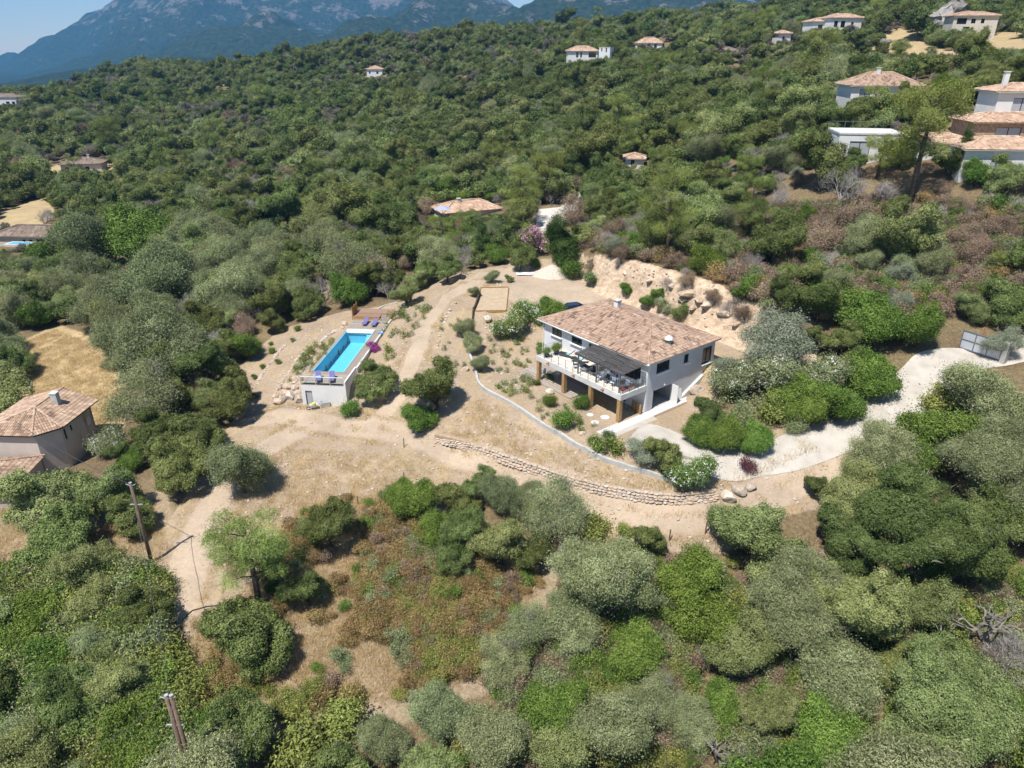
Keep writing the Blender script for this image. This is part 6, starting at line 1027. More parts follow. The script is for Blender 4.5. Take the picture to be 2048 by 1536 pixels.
# ---------------------------------------------------------------- plants that stand out in the photograph, one by one
for a in [
 ('olive',480,938,138,'round grey-green olive tree standing alone on the dry track'),
 ('oak',456,805,104,'dark round oak at the edge of the track left of the pool house'),
 ('oak',392,868,112,'dense dark oak left of the lone olive on the track'),
 ('oak',352,940,126,'broad dark oak between the pole and the lone olive'),
 ('oak',330,735,105,'dark oak right of the large bushy olive beside the field'),('oak',445,700,80,'dark oak above the tall one left of the pool'),('oak',420,742,118,'tall dark oak above the track-edge oak left of the pool'),('oak',305,872,105,'dark oak right of the silvery shrub by the tan house'),('oak',410,930,80,'dark oak wedged between the lone olive and the broad oak'),
 ('greyolive',285,800,150,'half-dead grey oak with bare silver branches beside the tan house'),
 ('oak',345,790,100,'oak crown just right of the half-dead grey tree'),
 ('light',92,1012,190,'large spreading oak in front of the tan house roofs',None,0),
 ('oak',110,1075,150,'dark leaning oak on the straw slope below the tan house'),
 ('light',222,985,130,'pale oak crown left of the upper utility pole'),
 ('oak',255,1040,100,'low oak right behind the upper utility pole foot'),
 ('whiteshrub',222,888,74,'pale silvery flowering shrub against the shaded wall of the tan house'),
 ('pine',500,1118,142,'tall open pine beside the dry track with bare trunk',None,0,1.0),
 ('oak',492,1272,178,'dense rounded dark oak below the tall pine'),
 ('oak',612,1180,96,'dark oak between the pine and the brown scrub'),
 ('oak',660,1055,118,'oak at the upper edge of the brown scrub'),
 ('oak',745,768,92,'round oak right beside the white pool house'),
 ('ball',703,818,36,'small bush at the foot of the oak beside the pool house'),
 ('oak',868,775,126,'tall leafy oak on the bank between pool and house'),
 ('bright',838,842,78,'bright lower shrub under the leafy oak on the bank'),
 ('bright',838,1000,104,'bright green mastic below the dirt track, leftmost of the row'),
 ('bright',878,1068,92,'vivid green mastic mound under the track-side row'),
 ('oak',915,1000,96,'dark oak in the row below the dirt track, left of the pointed oak'),('bright',800,985,70,'bright bush at the upper corner of the brown scrub'),('oak',930,1062,104,'dense oak in the middle of the row below the track'),('oak',905,1110,92,'dark oak at the lower side of the track-side row'),('olive',1058,1002,80,'olive left of the grey twiggy olive below the wall'),('oak',1062,1102,92,'dark oak right of the yellowish oak in the track-side row'),
 ('oak',962,972,80,'dark pointed oak at the track edge'),
 ('olive',1002,990,92,'dusky olive next to the pointed oak at the track edge'),
 ('light',1003,1085,128,'yellowish oak in the middle of the track-side row'),
 ('greyolive',1108,1025,138,'grey twiggy olive with bare stems below the stone wall'),
 ('limeshrub',1182,1060,58,'small lime-green shrub right of the grey twiggy olive'),
 ('limeshrub',1248,1066,32,'tiny lime shrub by the wire fence'),
 ('oak',1304,1082,76,'upright oak shrub beside the wire fence posts'),
 ('bigolive',1225,1160,236,'wide grey-green olive mound below the wire fence',None,0),
 ('olive',1140,1240,130,'olive crown with grey dead twigs below the wide olive mound',None,1),
 ('greyolive',1055,1255,110,'ashen half-bare olive at the right edge of the brown scrub'),
 ('greyshrub',1000,1345,64,'grey leafless shrub at the lower edge of the brown scrub'),
 ('olive',1000,1320,100,'low olive left of the ashen half-bare olive'),
 ('bright',1380,1150,128,'vivid green shrub at the corner of the wire fence'),
 ('bright',1400,1240,150,'vivid green mastic mass between the two olive mounds'),
 ('bright',1270,1300,120,'bright green mastic right of the olive with dead twigs'),
 ('light',1500,1060,166,'pale green oak at the bend of the dirt track',None,0),
 ('light',1565,1150,180,'pale oak crown below the bend of the dirt track',None,1),
 ('bigoak',1800,1030,235,'huge rounded oak right of the dirt track bend',None,0),
 ('bigoak',1925,1095,225,'huge rounded oak on the right edge of the wood below the driveway',None,0),
 ('oak',1690,1075,140,'dark oak left of the huge rounded oak below the driveway'),
 ('bigolive',1590,1200,230,'wide pale olive-grey tree in the middle of the lower right wood',None,1),
 ('bigoak',1730,1215,235,'huge pale oak in the lower right wood',None,1),
 ('light',1845,1215,150,'yellow-green oak beside the grey dead tree',None,1),
 ('bigoak',1880,1400,250,'big green oak in the lower right corner wood',None,2),
 ('light',1985,1450,150,'pale oak right of the big corner oak',None,0),
 ('oak',1780,1330,120,'dark oak between the huge pale oak and the corner oak'),
 ('olive',1665,1345,170,'olive crown below the huge pale oak'),
 ('light',1480,1290,150,'pale shrubby oak left of the huge pale oak'),
 ('oak',1985,1040,150,'dark oak high on the right edge above the grey dead tree'),
 ('snag',1990,1250,150,'twisted grey dead tree without bark on the right edge'),
 ('greyshrub',2015,1300,110,'tangle of grey dead twigs under the twisted dead tree'),
 ('snag',1450,1510,110,'bleached forked dead trunk at the lower edge'),
 ('bright',2030,1420,120,'bright shrub in the lower right corner'),
 ('bright',1440,1405,98,'rounded bright mastic left of the olive by the huge oak'),
 ('olive',1375,1440,110,'yellowish olive bush above the bleached forked trunk'),
 ('greyshrub',1405,1310,70,'grey leafless shrub amid the vivid mastics'),
 ('bright',1110,1420,140,'dark green mastic near the lower edge'),
 ('olive',1235,1450,170,'ash-green olive mound near the lower edge'),
 ('greyolive',1310,1400,110,'dry-twigged olive beside the ash-green mound'),
 ('olive',1000,1485,160,'olive bush at the lower edge left of the dark mastic'),
 ('olive',870,1430,130,'small olive at the lower edge of the scrub'),
 ('light',1545,1420,120,'light shrub below the olive crown near the lower edge'),
 ('bright',1650,1470,150,'leafy bright shrub at the lower edge under the huge oak'),
 ('light',1130,1500,150,'pale bush on the lower edge right of the olive'),
 ('dry',1330,1370,80,'brown dry shrub amid the ash-green olives'),
 ('bigolive',1985,905,210,'big silvery olive overhanging the driveway on the right',None,1),
 ('olive',1962,795,150,'olive crown in front of the metal gate'),
 ('olive',1755,905,130,'rounded olive at the inner bend of the driveway'),
 ('bright',1880,868,150,'bright green shrub mound along the lower side of the driveway'),
 ('bright',1810,920,120,'bright low shrubs between the two driveway olives'),
 ('limeshrub',1872,802,62,'yellow-flowered shrub at the driveway edge'),
 ('oak',1640,978,62,'upright bush where the dirt track leaves the driveway'),
 ('light',1700,985,120,'light oak right of the upright track bush'),
 ('olive',2010,1000,150,'ashy olive below the big silvery olive'),
 ('silver',1545,680,150,'blue-grey silver tree behind the right end of the house',None,0,.85),
 ('silver',1462,738,66,'low silver tree hugging the right gable of the house',None,1),
 ('whiteshrub',1470,765,100,'white-flowering shrub on the bank right of the house'),
 ('whiteshrub',1560,765,120,'white-flowering shrub in the middle of the driveway bank'),
 ('whiteshrub',1650,760,110,'white-flowering shrub near the right end of the driveway bank'),
 ('bright',1585,790,100,'green shrub in front of the white-flowering bank'),
 ('bright',1730,755,120,'rounded green shrub at the outer bend of the driveway'),
 ('bright',1680,810,110,'low green shrub on the driveway edge bank'),
 ('bright',1620,825,90,'low dark shrub at the foot of the driveway bank'),
 ('limeshrub',1546,822,62,'round lime-green shrub in the planted bed by the driveway'),
 ('ball',1620,835,28,'yellow little bush at the bed edge'),
 ('oak',1418,822,70,'trailing bush at the upper corner of the planted bed'),
 ('bright',1395,865,80,'dark clipped shrub at the garage end of the planted bed'),
 ('bright',1450,872,84,'dark clipped shrub in the middle of the bed front'),
 ('bright',1508,878,76,'dark clipped shrub at the driveway end of the bed front'),
 ('greyball',1478,832,60,'grey-green cushion in the planted bed'),
 ('greyball',1590,850,46,'grey cushion beside the lime shrub'),
 ('ball',1133,841,44,'round dark shrub by the garden kerb'),
 ('silver',1290,905,84,'silvery rosemary-like bush on the kerb below the driveway',None,0,.7),
 ('oak',1325,915,84,'green bush right of the silvery kerb bush'),
 ('oleander',1385,950,84,'pale-flowered bush hanging over the stone wall end'),
 ('plum',1492,934,32,'dark purple plum shrub beside the driveway'),
 ('oleander',1022,650,66,'big white oleander at the left end of the house'),
 ('oleander',1060,632,58,'second white oleander, next to the roof corner'),
 ('bright',1100,618,60,'hedge shrub between the white oleander and the car'),
 ('oleander',1185,562,36,'white oleander at the foot of the earth cut'),
 ('ball',1150,543,42,'rounded hedge bush beside the gravel heap'),
 ('ball',1362,623,30,'round bush below the pale rock of the earth cut'),
 ('bright',1300,600,40,'climbing greenery on the earth cut behind the roof'),
 ('bright',1255,580,34,'creeper at the far end of the earth cut behind the roof'),
 ('bright',1085,700,34,'green shrub against the left wall of the house'),
 ('olive',933,655,46,'clipped olive shrub, farthest of the kerb row'),
 ('olive',943,685,46,'clipped olive shrub, second of the kerb row'),
 ('olive',963,726,42,'low grey olive bush nearest the house in the kerb row'),
 ('olive',950,583,26,'young olive on a stem left of the sand court'),
 ('olive',985,553,30,'young olive tree behind the sand court'),
 ('light',1018,557,18,'slender young tree beside the sand court corner'),
 ('bougainvillea',744,697,26,'magenta bougainvillea beside the swimming pool'),
 ('bougainvillea',1396,302,32,'magenta bougainvillea high up between the far trees'),
 ('bougainvillea',884,446,18,'purple bougainvillea beside the far parasol'),
 ('pinkoleander',1072,490,66,'tall pink oleander behind the parking area'),
 ('cypress',1120,488,58,'dark conifer right of the pink oleander'),
 ('fir',965,470,54,'dark fir left of the pink oleander'),
 ('bright',990,510,50,'bright broadleaf tree behind the young olive'),
 ('oak',1040,515,64,'rounded oak left of the pink oleander foot'),
 ('ball',1071,527,22,'small clipped ball behind the gravel heap'),
 ('bare',925,525,46,'small bare tree at the far edge of the parking area'),
 ('olive',870,510,84,'silvery olive behind the far end of the upper track'),
 ('oak',895,540,60,'oak bush at the far end of the upper track'),
 ('pine',1340,420,92,'tall pine above the earth cut',None,1,1.1),
 ('pine',1500,420,70,'small bushy pine on the right hillside'),
 ('pine',1855,265,120,'tallest pine in front of the white flat-roofed house',None,0,1.25),
 ('fir',1935,285,54,'dark fir beside the tile-roofed house at the right edge'),
 ('bare',1690,370,110,'grey leafless tree on the right hillside'),
 ('dry',1720,440,90,'rusty brown dry shrub below the leafless hillside tree'),
 ('dry',1640,480,90,'brown dried shrub on the right hillside'),
 ('oak',1640,330,120,'broad dark oak above the leafless hillside tree'),
 ('oak',1485,302,90,'dark oak right of the high magenta bougainvillea'),
 ('olive',1740,525,60,'blue-green olive on the dry part of the right hillside'),
 ('silver',1800,605,52,'silvery shrub above the driveway trees'),
 ('bright',1730,640,130,'bright oak shrub above the driveway bank'),
 ('oak',1640,600,110,'dark oak shrub left of the bright one above the driveway'),
 ('bright',1840,660,110,'bushy green shrub left of the metal gate'),
 ('oak',1570,590,80,'dark shrub at the top right end of the earth cut'),
 ('silver',2005,685,70,'pale silver bush right of the metal gate'),
 ('light',1945,615,70,'yellowish bamboo-like clump behind the metal gate'),
 ('olive',560,500,96,'pale yellowish olive crown in the wood above the pool',None,0),
 ('olive',402,490,96,'grey rounded olive crown left of the pale yellowish one',None,1),
 ('bright',265,480,150,'dark green dense broadleaf tree near the pool villa on the left'),
 ('bright',110,520,90,'dark upright broadleaf tree at the clearing left of centre'),
 ('oak',60,650,0,None),
 ('greyolive',690,525,120,'grey leafless-looking oak cluster behind the pool'),
 ('bare',400,605,70,'small grey bare tree in the olive wood left of the pool'),
 ('olive',465,580,120,'large olive in the wood left of the pool'),
 ('olive',310,700,180,'large bushy olive beside the golden field',None,2),
 ('olive',200,610,110,'tall thin-crowned olive at the upper edge of the golden field'),
 ('oak',610,605,76,'dark oak behind the left terrace of the pool'),
 ('bright',690,585,86,'bright oak behind the wooden deck of the pool'),
 ('light',810,585,66,'light oak where the upper track bends behind the deck'),
 ('oak',545,645,60,'dark shrub at the upper left corner of the pool terraces'),
 ('bright',490,695,80,'green shrub along the left side of the pool terraces'),
 ('silver',440,690,60,'silvery shrub left of the pool terraces'),
 ('bare',632,325,34,'bleached dead tree standing out of the middle wood'),
 ('bare',310,415,60,'bleached dead tree on the brown slope near the far left house'),
 ('bare',490,420,70,'dead tree in the middle of the left wood'),
 ('oak',20,730,90,'dark oak at the left edge of the golden field'),
 ('bright',60,1245,130,'bright bush left of the thicket above the lower left corner'),('light',178,1205,110,'pale bush at the top of the lower left thicket'),('oak',275,1235,120,'dark bush of the thicket beside the lower end of the dry track'),('olive',195,1290,110,'pale olive in the middle of the lower left thicket'),('bright',85,1335,120,'green bush on the left of the lower left thicket'),('light',255,1365,140,'light bush left of the top of the double pole'),('oak',135,1420,150,'dark rounded bush in the lower left thicket'),('bright',255,1480,150,'leafy bush left of the double pole shafts'),('olive',40,1480,130,'grey-green bush in the lower left corner'),('limeshrub',335,1320,70,'yellow-green bramble mound at the thicket edge'),('limeshrub',600,1495,110,'lime bramble mound at the lower edge right of the double pole'),('olive',760,1485,110,'dusky olive bush at the lower edge below the scrub'),('limeshrub',690,1440,90,'lime bramble mound below the brown scrub'),
 ('oak',1805,300,84,'dark round oak in front of the white flat-roofed house wall'),('bright',1955,350,70,'green bush under the tile-roofed house at the right edge'),('light',2012,352,86,'pale tree in front of the ground floor at the right edge'),('oak',1700,330,64,'dark oak at the corner of the white flat-roofed house'),('whiteshrub',1684,192,44,'white-blossomed shrub left of the red-roofed bungalow'),('ball',1748,190,30,'clipped green bush before the bungalow shutter'),('oak',1812,196,60,'oak hiding the right half of the bungalow wall'),('oak',1905,330,66,'dark oak below the dark fir'),('light',1600,250,80,'pale rounded oak left of the white flat-roofed house'),
 ('snag',45,1150,90,'twisted silver dead trunk on the straw slope'),
 ]:
    kind, u, v, wp, lab = a[:5]
    if wp: plant(kind, u, v, wp, lab, var=a[6] if len(a) > 6 else None, sz=a[7] if len(a) > 7 else 1.0)
for i, (u, v, k, w_) in enumerate([(1180,530,'dry',26),(1318,590,'bright',34),(1335,560,'greyshrub',34),(1372,560,'dry',40),(1430,595,'dry',40),(1462,610,'greyshrub',40),(1490,628,'dry',40),(1325,615,'whiteshrub',40),]):
    plant(k, u, v, w_, 'shrub clinging to the earth cut behind the house, ' + ordn_(i + 1) + ' from the left', 'shrubs on the earth cut')
# ---------------------------------------------------------------- the wood, scattered over the hillsides
CLEAR = [(Z_SITE, 1.2), (Z_FIELD, 1.5), (Z_LEFT, .5), (Z_SCRUB, -.0), (Z_FARM1, 2), (Z_FARM2, 2), (Z_ROCKY, 0), (Z_CUT, -.5), (Z_NBR, 1)]
ELL = []
def scatter_wood():
    rs = np.random.RandomState(11); P = []
    for y0, y1, sp in ((24, 130, 3.3), (130, 260, 4.0), (260, 480, 4.5), (480, 790, 5.2)):
        xs = np.arange(-1.15 * (y1 + 18), 1.15 * (y1 + 18), sp); ys = np.arange(y0, y1, sp); X, Y = np.meshgrid(xs, ys); X = X + rs.uniform(-.42, .42, X.shape) * sp; Y = Y + rs.uniform(-.42, .42, Y.shape) * sp
        ok = np.abs(X) < 1.0 * (Y + 14); P.append(np.stack([X[ok], Y[ok], np.full(ok.sum(), sp)], 1))
    P = np.concatenate(P); X, Y = P[:, 0], P[:, 1]; ok = np.ones(len(P), bool)
    for poly, mg in CLEAR: ok &= polydist(X, Y, poly) > mg
    ok &= segdist(X, Y, DRIVE) > 3.6
    P = P[ok]; X, Y = P[:, 0], P[:, 1]; Z = hgt(X, Y); n = len(P)
    size = rs.gamma(9, .112, n); zone = fbm(X / 26 + 40, Y / 26, 3); size *= .75 + .5 * zone
    U = 1024 + F_PX * X / (Y * math.cos(PITCH) - (Z - CAM_H) * math.sin(PITCH)); V = 768 - F_PX * (Y * math.sin(PITCH) + (Z - CAM_H) * math.cos(PITCH)) / (Y * math.cos(PITCH) - (Z - CAM_H) * math.sin(PITCH))
    kinds = ['oak', 'light', 'olive', 'bright', 'dry', 'greyshrub', 'pine', 'bare', 'silver', 'limeshrub']; base = np.tile(np.array([.56, .15, .07, .10, .02, .015, .03, .02, 0, 0]), (n, 1))
    def zone_w(sel, w_): base[sel] = w_
    zone_w((Y < 125) & (U > 1130) & (V < 720), [.24, .12, .16, .16, .12, .13, .015, .02, .03, .005])              # dry right hillside
    zone_w((Y < 200) & (U < 700) & (V > 500) & (V < 760), [.20, .16, .44, .07, .02, .06, .0, .03, .02, 0])         # olive wood left of the pool
    zone_w((Y < 70) & (U < 420) & (V > 1100), [.10, .38, .08, .22, .02, .03, 0, 0, .02, .15])                    # brambly thicket, lower left
    zone_w((Y < 75) & (U > 850) & (V > 1000), [.08, .24, .26, .28, .03, .06, 0, 0, .02, .03])                      # thicket, lower right
    zone_w((U > 330) & (U < 560) & (V > 230) & (V < 430), [.30, .15, .10, .08, .13, .14, .02, .08, 0, 0])
    dn = fbm(X / 45 + 9, Y / 45 + 3, 3); hot = dn > .535; base[hot, 4] += .14; base[hot, 5] += .24; base[hot, 7] += .06; mid = (V > 150) & (V < 400) & (U < 950) & (dn > .46); base[mid, 5] += .12; base[mid, 4] += .06
    base /= base.sum(1, keepdims=True); r = rs.rand(n)[:, None]; kd = (np.cumsum(base, 1) < r).sum(1).clip(0, 9)
    nomw = np.array([PROTO[k][0][0] for k in kinds]); tgt = np.array([6.2, 6.0, 5.8, 4.4, 3.6, 3.2, 4.4, 4.4, 3.4, 3.0]); scl = size * tgt[kd] / nomw[kd]
    scl *= np.where((Y < 130), .92, 1.0 + .0 * (Y > 260)); rad = scl * nomw[kd] / 2
    scl = np.where((Y < 125) & (U > 1130) & (V < 720), scl * .85, scl)
    PL = np.array(PLACED); keep = np.ones(n, bool)
    for x, y, rr in PL: keep &= np.hypot(X - x, Y - y) > (rr * .80 + rad * .35)
    fac = np.ones(n); shrink = np.zeros(n, bool)
    for u0, v0, u1, v1, ym in SIGHT:                                         # houses, walls and tracks that show between the trees
        tv = V - (rad * 2.3 + .5) * F_PX / Y; hwid = rad * F_PX / Y * 1.05; vl = v0 + (v1 - v0) * (.62 if ym > 100 else 1); hit = (Y < ym) & (U + hwid > u0) & (U - hwid < u1) & (V > v0) & (tv < vl); shrink |= hit; fac = np.where(hit, np.minimum(fac, np.clip((V - vl) / (V - tv + 1e-6), 0, 1)), fac)
    keep &= ~(shrink & (fac < .16)); scl = scl * fac; rad = rad * fac; site_near = shrink & (Y < 100); keep &= ~(site_near & (rs.rand(n) < .4)); kd = np.where(shrink & (fac < .5) & (rs.rand(n) < .6), 3, kd)
    for x, y, rr in FOOT: keep &= np.hypot(X - x, Y - y) > rr + rad * .8
    X, Y, Z, kd, scl, rad, U, V = [q[keep] for q in (X, Y, Z, kd, scl, rad, U, V)]
    wpx = 2 * rad * F_PX / np.hypot(Y, Z - CAM_H); inview = (U > -80) & (U < 2130) & (V < 1680) & (V > -40)
    order = np.argsort(-wpx); count = {}; indiv = np.zeros(len(X), bool)
    for o in PLACED_NAMES(): count[o] = count.get(o, 0) + 1
    for i in order:
        nm = NAMES[kinds[kd[i]]]
        if inview[i] and wpx[i] > 16 and count.get(nm, 0) < 285: indiv[i] = True; count[nm] = count.get(nm, 0) + 1
    LOK = dict(oak='lo_oak_tree', light='lo_light_tree', olive='lo_olive_tree', bright='lo_bright_bush', dry='lo_dry_bush', pine='lo_pine_tree')
    for i in np.where(indiv)[0]:
        k = kinds[kd[i]]; o = put(k, (X[i], Y[i], Z[i] - .05), float(scl[i]), None, sz=_rng.uniform(.85, 1.12)); AUTO.append((o, k, float(U[i]), float(V[i] - 30 * wpx[i] / 80), float(wpx[i])))
    far = ~indiv; idx0 = {}; meshes = [m for m, _ in LO_FAR]; nmi = dict(oak=[0, 1, 2], light=[3, 4], olive=[5], bright=[6], dry=[7], pine=[8], bare=[9], greyshrub=[10], silver=[5], limeshrub=[6])
    hi = far & (Y < 110)
    nlo = len(meshes); hiidx = {k: nlo + q for q, k in enumerate(kinds)}; meshes += [list(PROTO[k][0][2].values())[0] for k in kinds]
    ix = np.array([nmi[kinds[k]][rs.randint(len(nmi[kinds[k]]))] for k in kd[far]]) if far.any() else []
    ix = np.where(hi[far], [hiidx[kinds[k]] for k in kd[far]], ix)
    scatter('forest', np.stack([X[far], Y[far], Z[far] - .1], 1), rs.uniform(0, 6.28, far.sum()), scl[far] * np.where(ix == 10, 1.15, 1.02), ix, meshes, 'dense evergreen oak wood covering the hillsides', 'wood')
    print('wood', indiv.sum(), far.sum(), count)
def PLACED_NAMES(): return [o.name.split('.')[0] for o in COL.objects if o.get('category') in ('tree', 'shrub', 'plant')]
scatter_wood()
# ---------------------------------------------------------------- undergrowth, dry grass, stones: what nobody could count
def poly_points(poly, n, seed, excl=()):
    rs = np.random.RandomState(seed); A = np.array([p[:2] for p in poly]); lo, hi_ = A.min(0), A.max(0); out = np.zeros((0, 2))
    while len(out) < n:
        q = rs.uniform(lo, hi_, (n * 3, 2)); m = inpoly(q[:, 0], q[:, 1], poly)
        for e in excl: m &= ~e(q[:, 0], q[:, 1])
        if not m.any(): break
        out = np.concatenate([out, q[m]])
    out = out[:n]; return np.column_stack([out, hgt(out[:, 0], out[:, 1])])
def stuff(name, P, seed, meshes, s0, s1, label, cat, w_=None):
    rs = np.random.RandomState(seed); n = len(P); return scatter(name, P, rs.uniform(0, 6.28, n), rs.uniform(s0, s1, n), rs.choice(len(meshes), n, p=w_), meshes, label, cat)
cov = [crown_mesh('cistus', *foliage(400 + s, lobes(np.random.RandomState(400 + s), 9, (.62, .62, .45), (.4, .6), -.2), 2400, .085, .045, sig=.09, rnd=1.0), LM[k], .34) for s, k in enumerate(['brown', 'brown', 'lime', 'dry', 'olive', 'bright'])]
tw = twigs(410, (0, 0, -.2), np.random.RandomState(2).normal(0, .22, (30, 3)) * [1, 1, .6] + [0, 0, .35], 220, .35, .008, .3).mesh('twigs', M_brownwood)
onroad = lambda x, y: (segdist(x, y, TRACK1) < 2.6) | (segdist(x, y, TRACK3) < 2.5)
S1 = poly_points(Z_SCRUB, 1900, 50, [onroad]); nz = fbm(S1[:, 0] / 5, S1[:, 1] / 5, 3); lowp = np.array([px(p)[1] for p in S1])
rs = np.random.RandomState(3); pick = np.where(rs.rand(len(S1)) < np.clip((lowp - 1260) / 260 + (nz - .5) * 2.0, .03, .7), 2, np.where(rs.rand(len(S1)) < .74, rs.randint(0, 2, len(S1)), rs.randint(3, 6, len(S1))))
keep = rs.rand(len(S1)) < np.clip(.15 + (nz - .42) * 5, .05, .9)
scatter('scrub', S1[keep], rs.uniform(0, 6.28, keep.sum()), rs.uniform(.6, 1.5, keep.sum()) * .95, pick[keep], cov, 'brown cistus and yellow-green bramble scrub below the dirt track', 'scrub')
LL = poly_points(gpoly([(0,1170),(310,1170),(330,1300),(400,1530),(0,1530)]), 1500, 51); stuff('undergrowth', LL, 5, [cov[2], cov[5], cov[4], tw], 1.1, 2.7, 'yellow-green bramble undergrowth at the lower left', 'undergrowth', [.42, .25, .2, .13])
LR = poly_points(gpoly([(1000,1330),(1250,1120),(1500,1130),(1900,1100),(2048,1150),(2048,1530),(900,1530)]), 900, 52); stuff('undergrowth', LR, 6, [cov[2], cov[5], cov[4], cov[3], tw], .8, 1.8, 'mixed green and dry undergrowth at the lower right', 'undergrowth', [.2, .3, .2, .15, .15])
HL = poly_points(gpoly([(1150,500),(1230,515),(1330,535),(1430,565),(1480,610),(1600,640),(1850,650),(2048,600),(2048,420),(1700,400),(1400,430),(1200,470)]), 1500, 53); stuff('undergrowth', HL, 7, [cov[0], cov[3], cov[4], cov[5], tw], .9, 2.2, 'dry grey-brown maquis undergrowth on the right hillside', 'undergrowth', [.1, .3, .15, .2, .25])
gr = np.concatenate([poly_points(Z_FIELD, 2600, 60), poly_points(Z_LEFT, 1100, 61), poly_points(Z_SCRUB, 6500, 62, [onroad]), poly_points(gpoly([(860,885),(960,790),(1100,880),(1230,935),(1400,985),(1500,985),(1440,1000),(1200,985),(1000,925)]), 500, 63), poly_points(gpoly([(560,900),(760,905),(900,960),(760,985),(640,1010),(560,1065),(440,1085),(420,1000)]), 650, 64, [onroad])])
def verge(path, off, n, seed, spread=.5):
    rs = np.random.RandomState(seed); P = np.array([p[:2] for p in path]); i = rs.randint(0, len(P) - 1, n); f = rs.rand(n)[:, None]; d = P[i + 1] - P[i]; nr = np.stack([-d[:, 1], d[:, 0]], 1) / (np.linalg.norm(d, axis=1, keepdims=True) + 1e-9)
    q = P[i] * (1 - f) + P[i + 1] * f + nr * (rs.choice([-1, 1], n) * (off + np.abs(rs.normal(0, spread, n))))[:, None]; return np.column_stack([q, hgt(q[:, 0], q[:, 1])])
gr = np.concatenate([gr, verge(TRACK1, 1.7, 420, 70), verge(TRACK2, 1.4, 220, 71), verge(TRACK1, 0, 90, 72, .2), verge(TRACK3, 2.0, 160, 73)])
stuff('dry_grass', gr, 8, GRASS, .35, 1.1, 'bleached dry grass on the field, banks and slopes', 'grass')
st = np.concatenate([poly_points(gpoly([(870,890),(960,800),(1100,890),(1400,990),(1500,985),(1200,985)]), 150, 65), poly_points(gpoly([(560,900),(800,910),(900,950),(640,1010),(430,1080)]), 130, 66), poly_points(gpoly([(600,660),(690,640),(600,800),(540,790)]), 120, 67), poly_points(Z_CUT, 260, 68), poly_points(gpoly([(960,640),(1060,640),(1050,800),(960,760)]), 160, 69)])
st = np.concatenate([st, verge(TRACK1, 1.5, 160, 75, .7), verge(TRACK2, 1.3, 120, 76, .6), verge(TRACK1, .2, 60, 77, .6)])
stuff('loose_stones', st, 9, PEBBLES, .10, .42, 'loose pale stones lying on the bare earth', 'stones')
# ---------------------------------------------------------------- labels for the scattered plants: kind, look, landmark and rank
LANDMARKS = [('the swimming pool',670,700),('the tan house',110,850),('the left pool villa',60,470),('the low stone house',170,330),('the far utility pole',330,235),('the tower house',750,150),('the white cube annex',1208,108),('the broad-roofed ridge villa',1298,90),('the white hilltop villa',1670,50),('the beige hilltop house',1945,50),('the red-roofed bungalow',1770,180),('the white flat-roofed house',1740,280),('the right-edge tile-roofed house',2010,260),('the half-hidden orange roof',945,415),('the pink oleander',1072,490),('the earth cut',1350,600),('the metal gate',1960,695),('the driveway bend',1700,850),('the lone olive',480,940),('the upper utility pole',290,1040),('the double utility pole',350,1460),('the twisted dead tree',1990,1250),('the bleached forked trunk',1450,1510),('the brown scrub',780,1180),('the golden field',140,730),('the high magenta bougainvillea',1396,300),('the small pale house corner',1268,320),('the dry-stone wall',1200,985),('the pale yellowish olive',560,500),('the hillside leafless tree',1690,370),('the far left villa',15,200)]
BEDMARKS = [('the left terrace column',1079,745),('the round dark kerb shrub',1133,841),('the lowest clipped olive',963,726),('the magenta bougainvillea',744,697),('the sand court',985,600),('the round lime-green shrub',1546,822),('the pool house corner',610,790),('the big white oleander',1022,650),('the drain channel end',1205,872),('the upper track bend',850,650),('the far pool corner',690,650)]
ADJ = dict(oak='dark green', light='pale green', olive='grey-green', bright='bright green', dry='rusty dry', greyshrub='grey leafless', pine='open-crowned', bare='grey dead', silver='silvery', limeshrub='lime-green', sprig='small green', bigoak='broad', bigolive='broad', greyolive='half-dead')
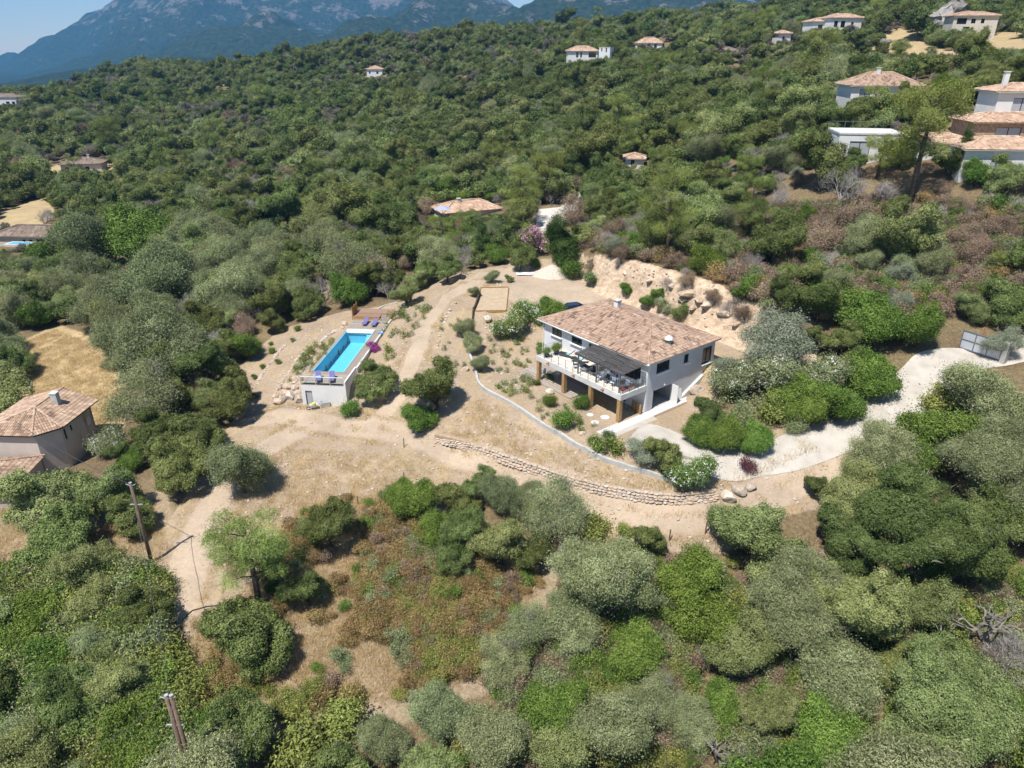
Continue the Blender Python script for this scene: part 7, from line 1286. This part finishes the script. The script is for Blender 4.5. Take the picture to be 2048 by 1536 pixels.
NOUN = dict(oak_tree='oak', olive_tree='olive', mastic_shrub='mastic', dry_shrub='shrub', bare_shrub='shrub', pine_tree='pine', dead_tree='tree', silver_shrub='shrub', lime_shrub='shrub', young_plant='plant')
def ordn(n): return {1: 'nearest', 2: 'second nearest', 3: 'third nearest', 4: 'fourth nearest', 5: 'fifth nearest', 6: 'sixth nearest', 7: 'seventh nearest', 8: 'eighth nearest', 9: 'ninth nearest', 10: 'tenth nearest'}.get(n) or '%d%s nearest' % (n, 'th' if 10 < n % 100 < 14 else {1: 'st', 2: 'nd', 3: 'rd'}.get(n % 10, 'th'))
def label_auto():
    by = {}
    for i, a in enumerate(AUTO): by.setdefault(a[1], []).append(i)
    used = set()
    for k, ids in by.items():
        U = np.array([AUTO[i][2] for i in ids]); V = np.array([AUTO[i][3] for i in ids]); marks = BEDMARKS if k == 'sprig' else LANDMARKS
        D = np.stack([np.hypot(U - u, V - v) for _, u, v in marks], 1); rank = np.argsort(np.argsort(D, 0), 0) + 1; near = np.argmin(D + rank * .01, 1)
        for j, i in enumerate(ids):
            o, _, u, v, wp = AUTO[i]; m = near[j]; nm, mu, mv = marks[m]; du, dv = u - mu, v - mv; rel = ('right of ' if du > 0 else 'left of ') if abs(du) > abs(dv) * 1.2 else ('below ' if dv > 0 else 'above ')
            noun = NOUN[o.name.split('.')[0]]; size = 'large ' if wp > 95 else ('small ' if wp < 34 and k != 'sprig' else ''); r = int(rank[j, m])
            lab = '%s%s %s %s%s, %s such %s to it' % (size, ADJ[k], noun, rel, nm, ordn(r), noun)
            if r > 60: lab = '%s%s %s deep in the wood %s%s' % (size, ADJ[k], noun, rel, nm)
            if len(lab.split()) > 16: lab = lab.replace(' to it', '').replace('such ', '')
            if len(lab.split()) > 16: lab = lab.replace(size, '', 1) if size else lab
            o['label'] = lab; o['group'] = o.get('group') or {'oak': 'oaks of the wood', 'olive': 'olives of the wood', 'mastic': 'mastic shrubs of the wood', 'pine': 'pines of the wood', 'tree': 'dead trees of the wood', 'shrub': 'shrubs of the wood', 'plant': 'young plants'}[noun]
label_auto()
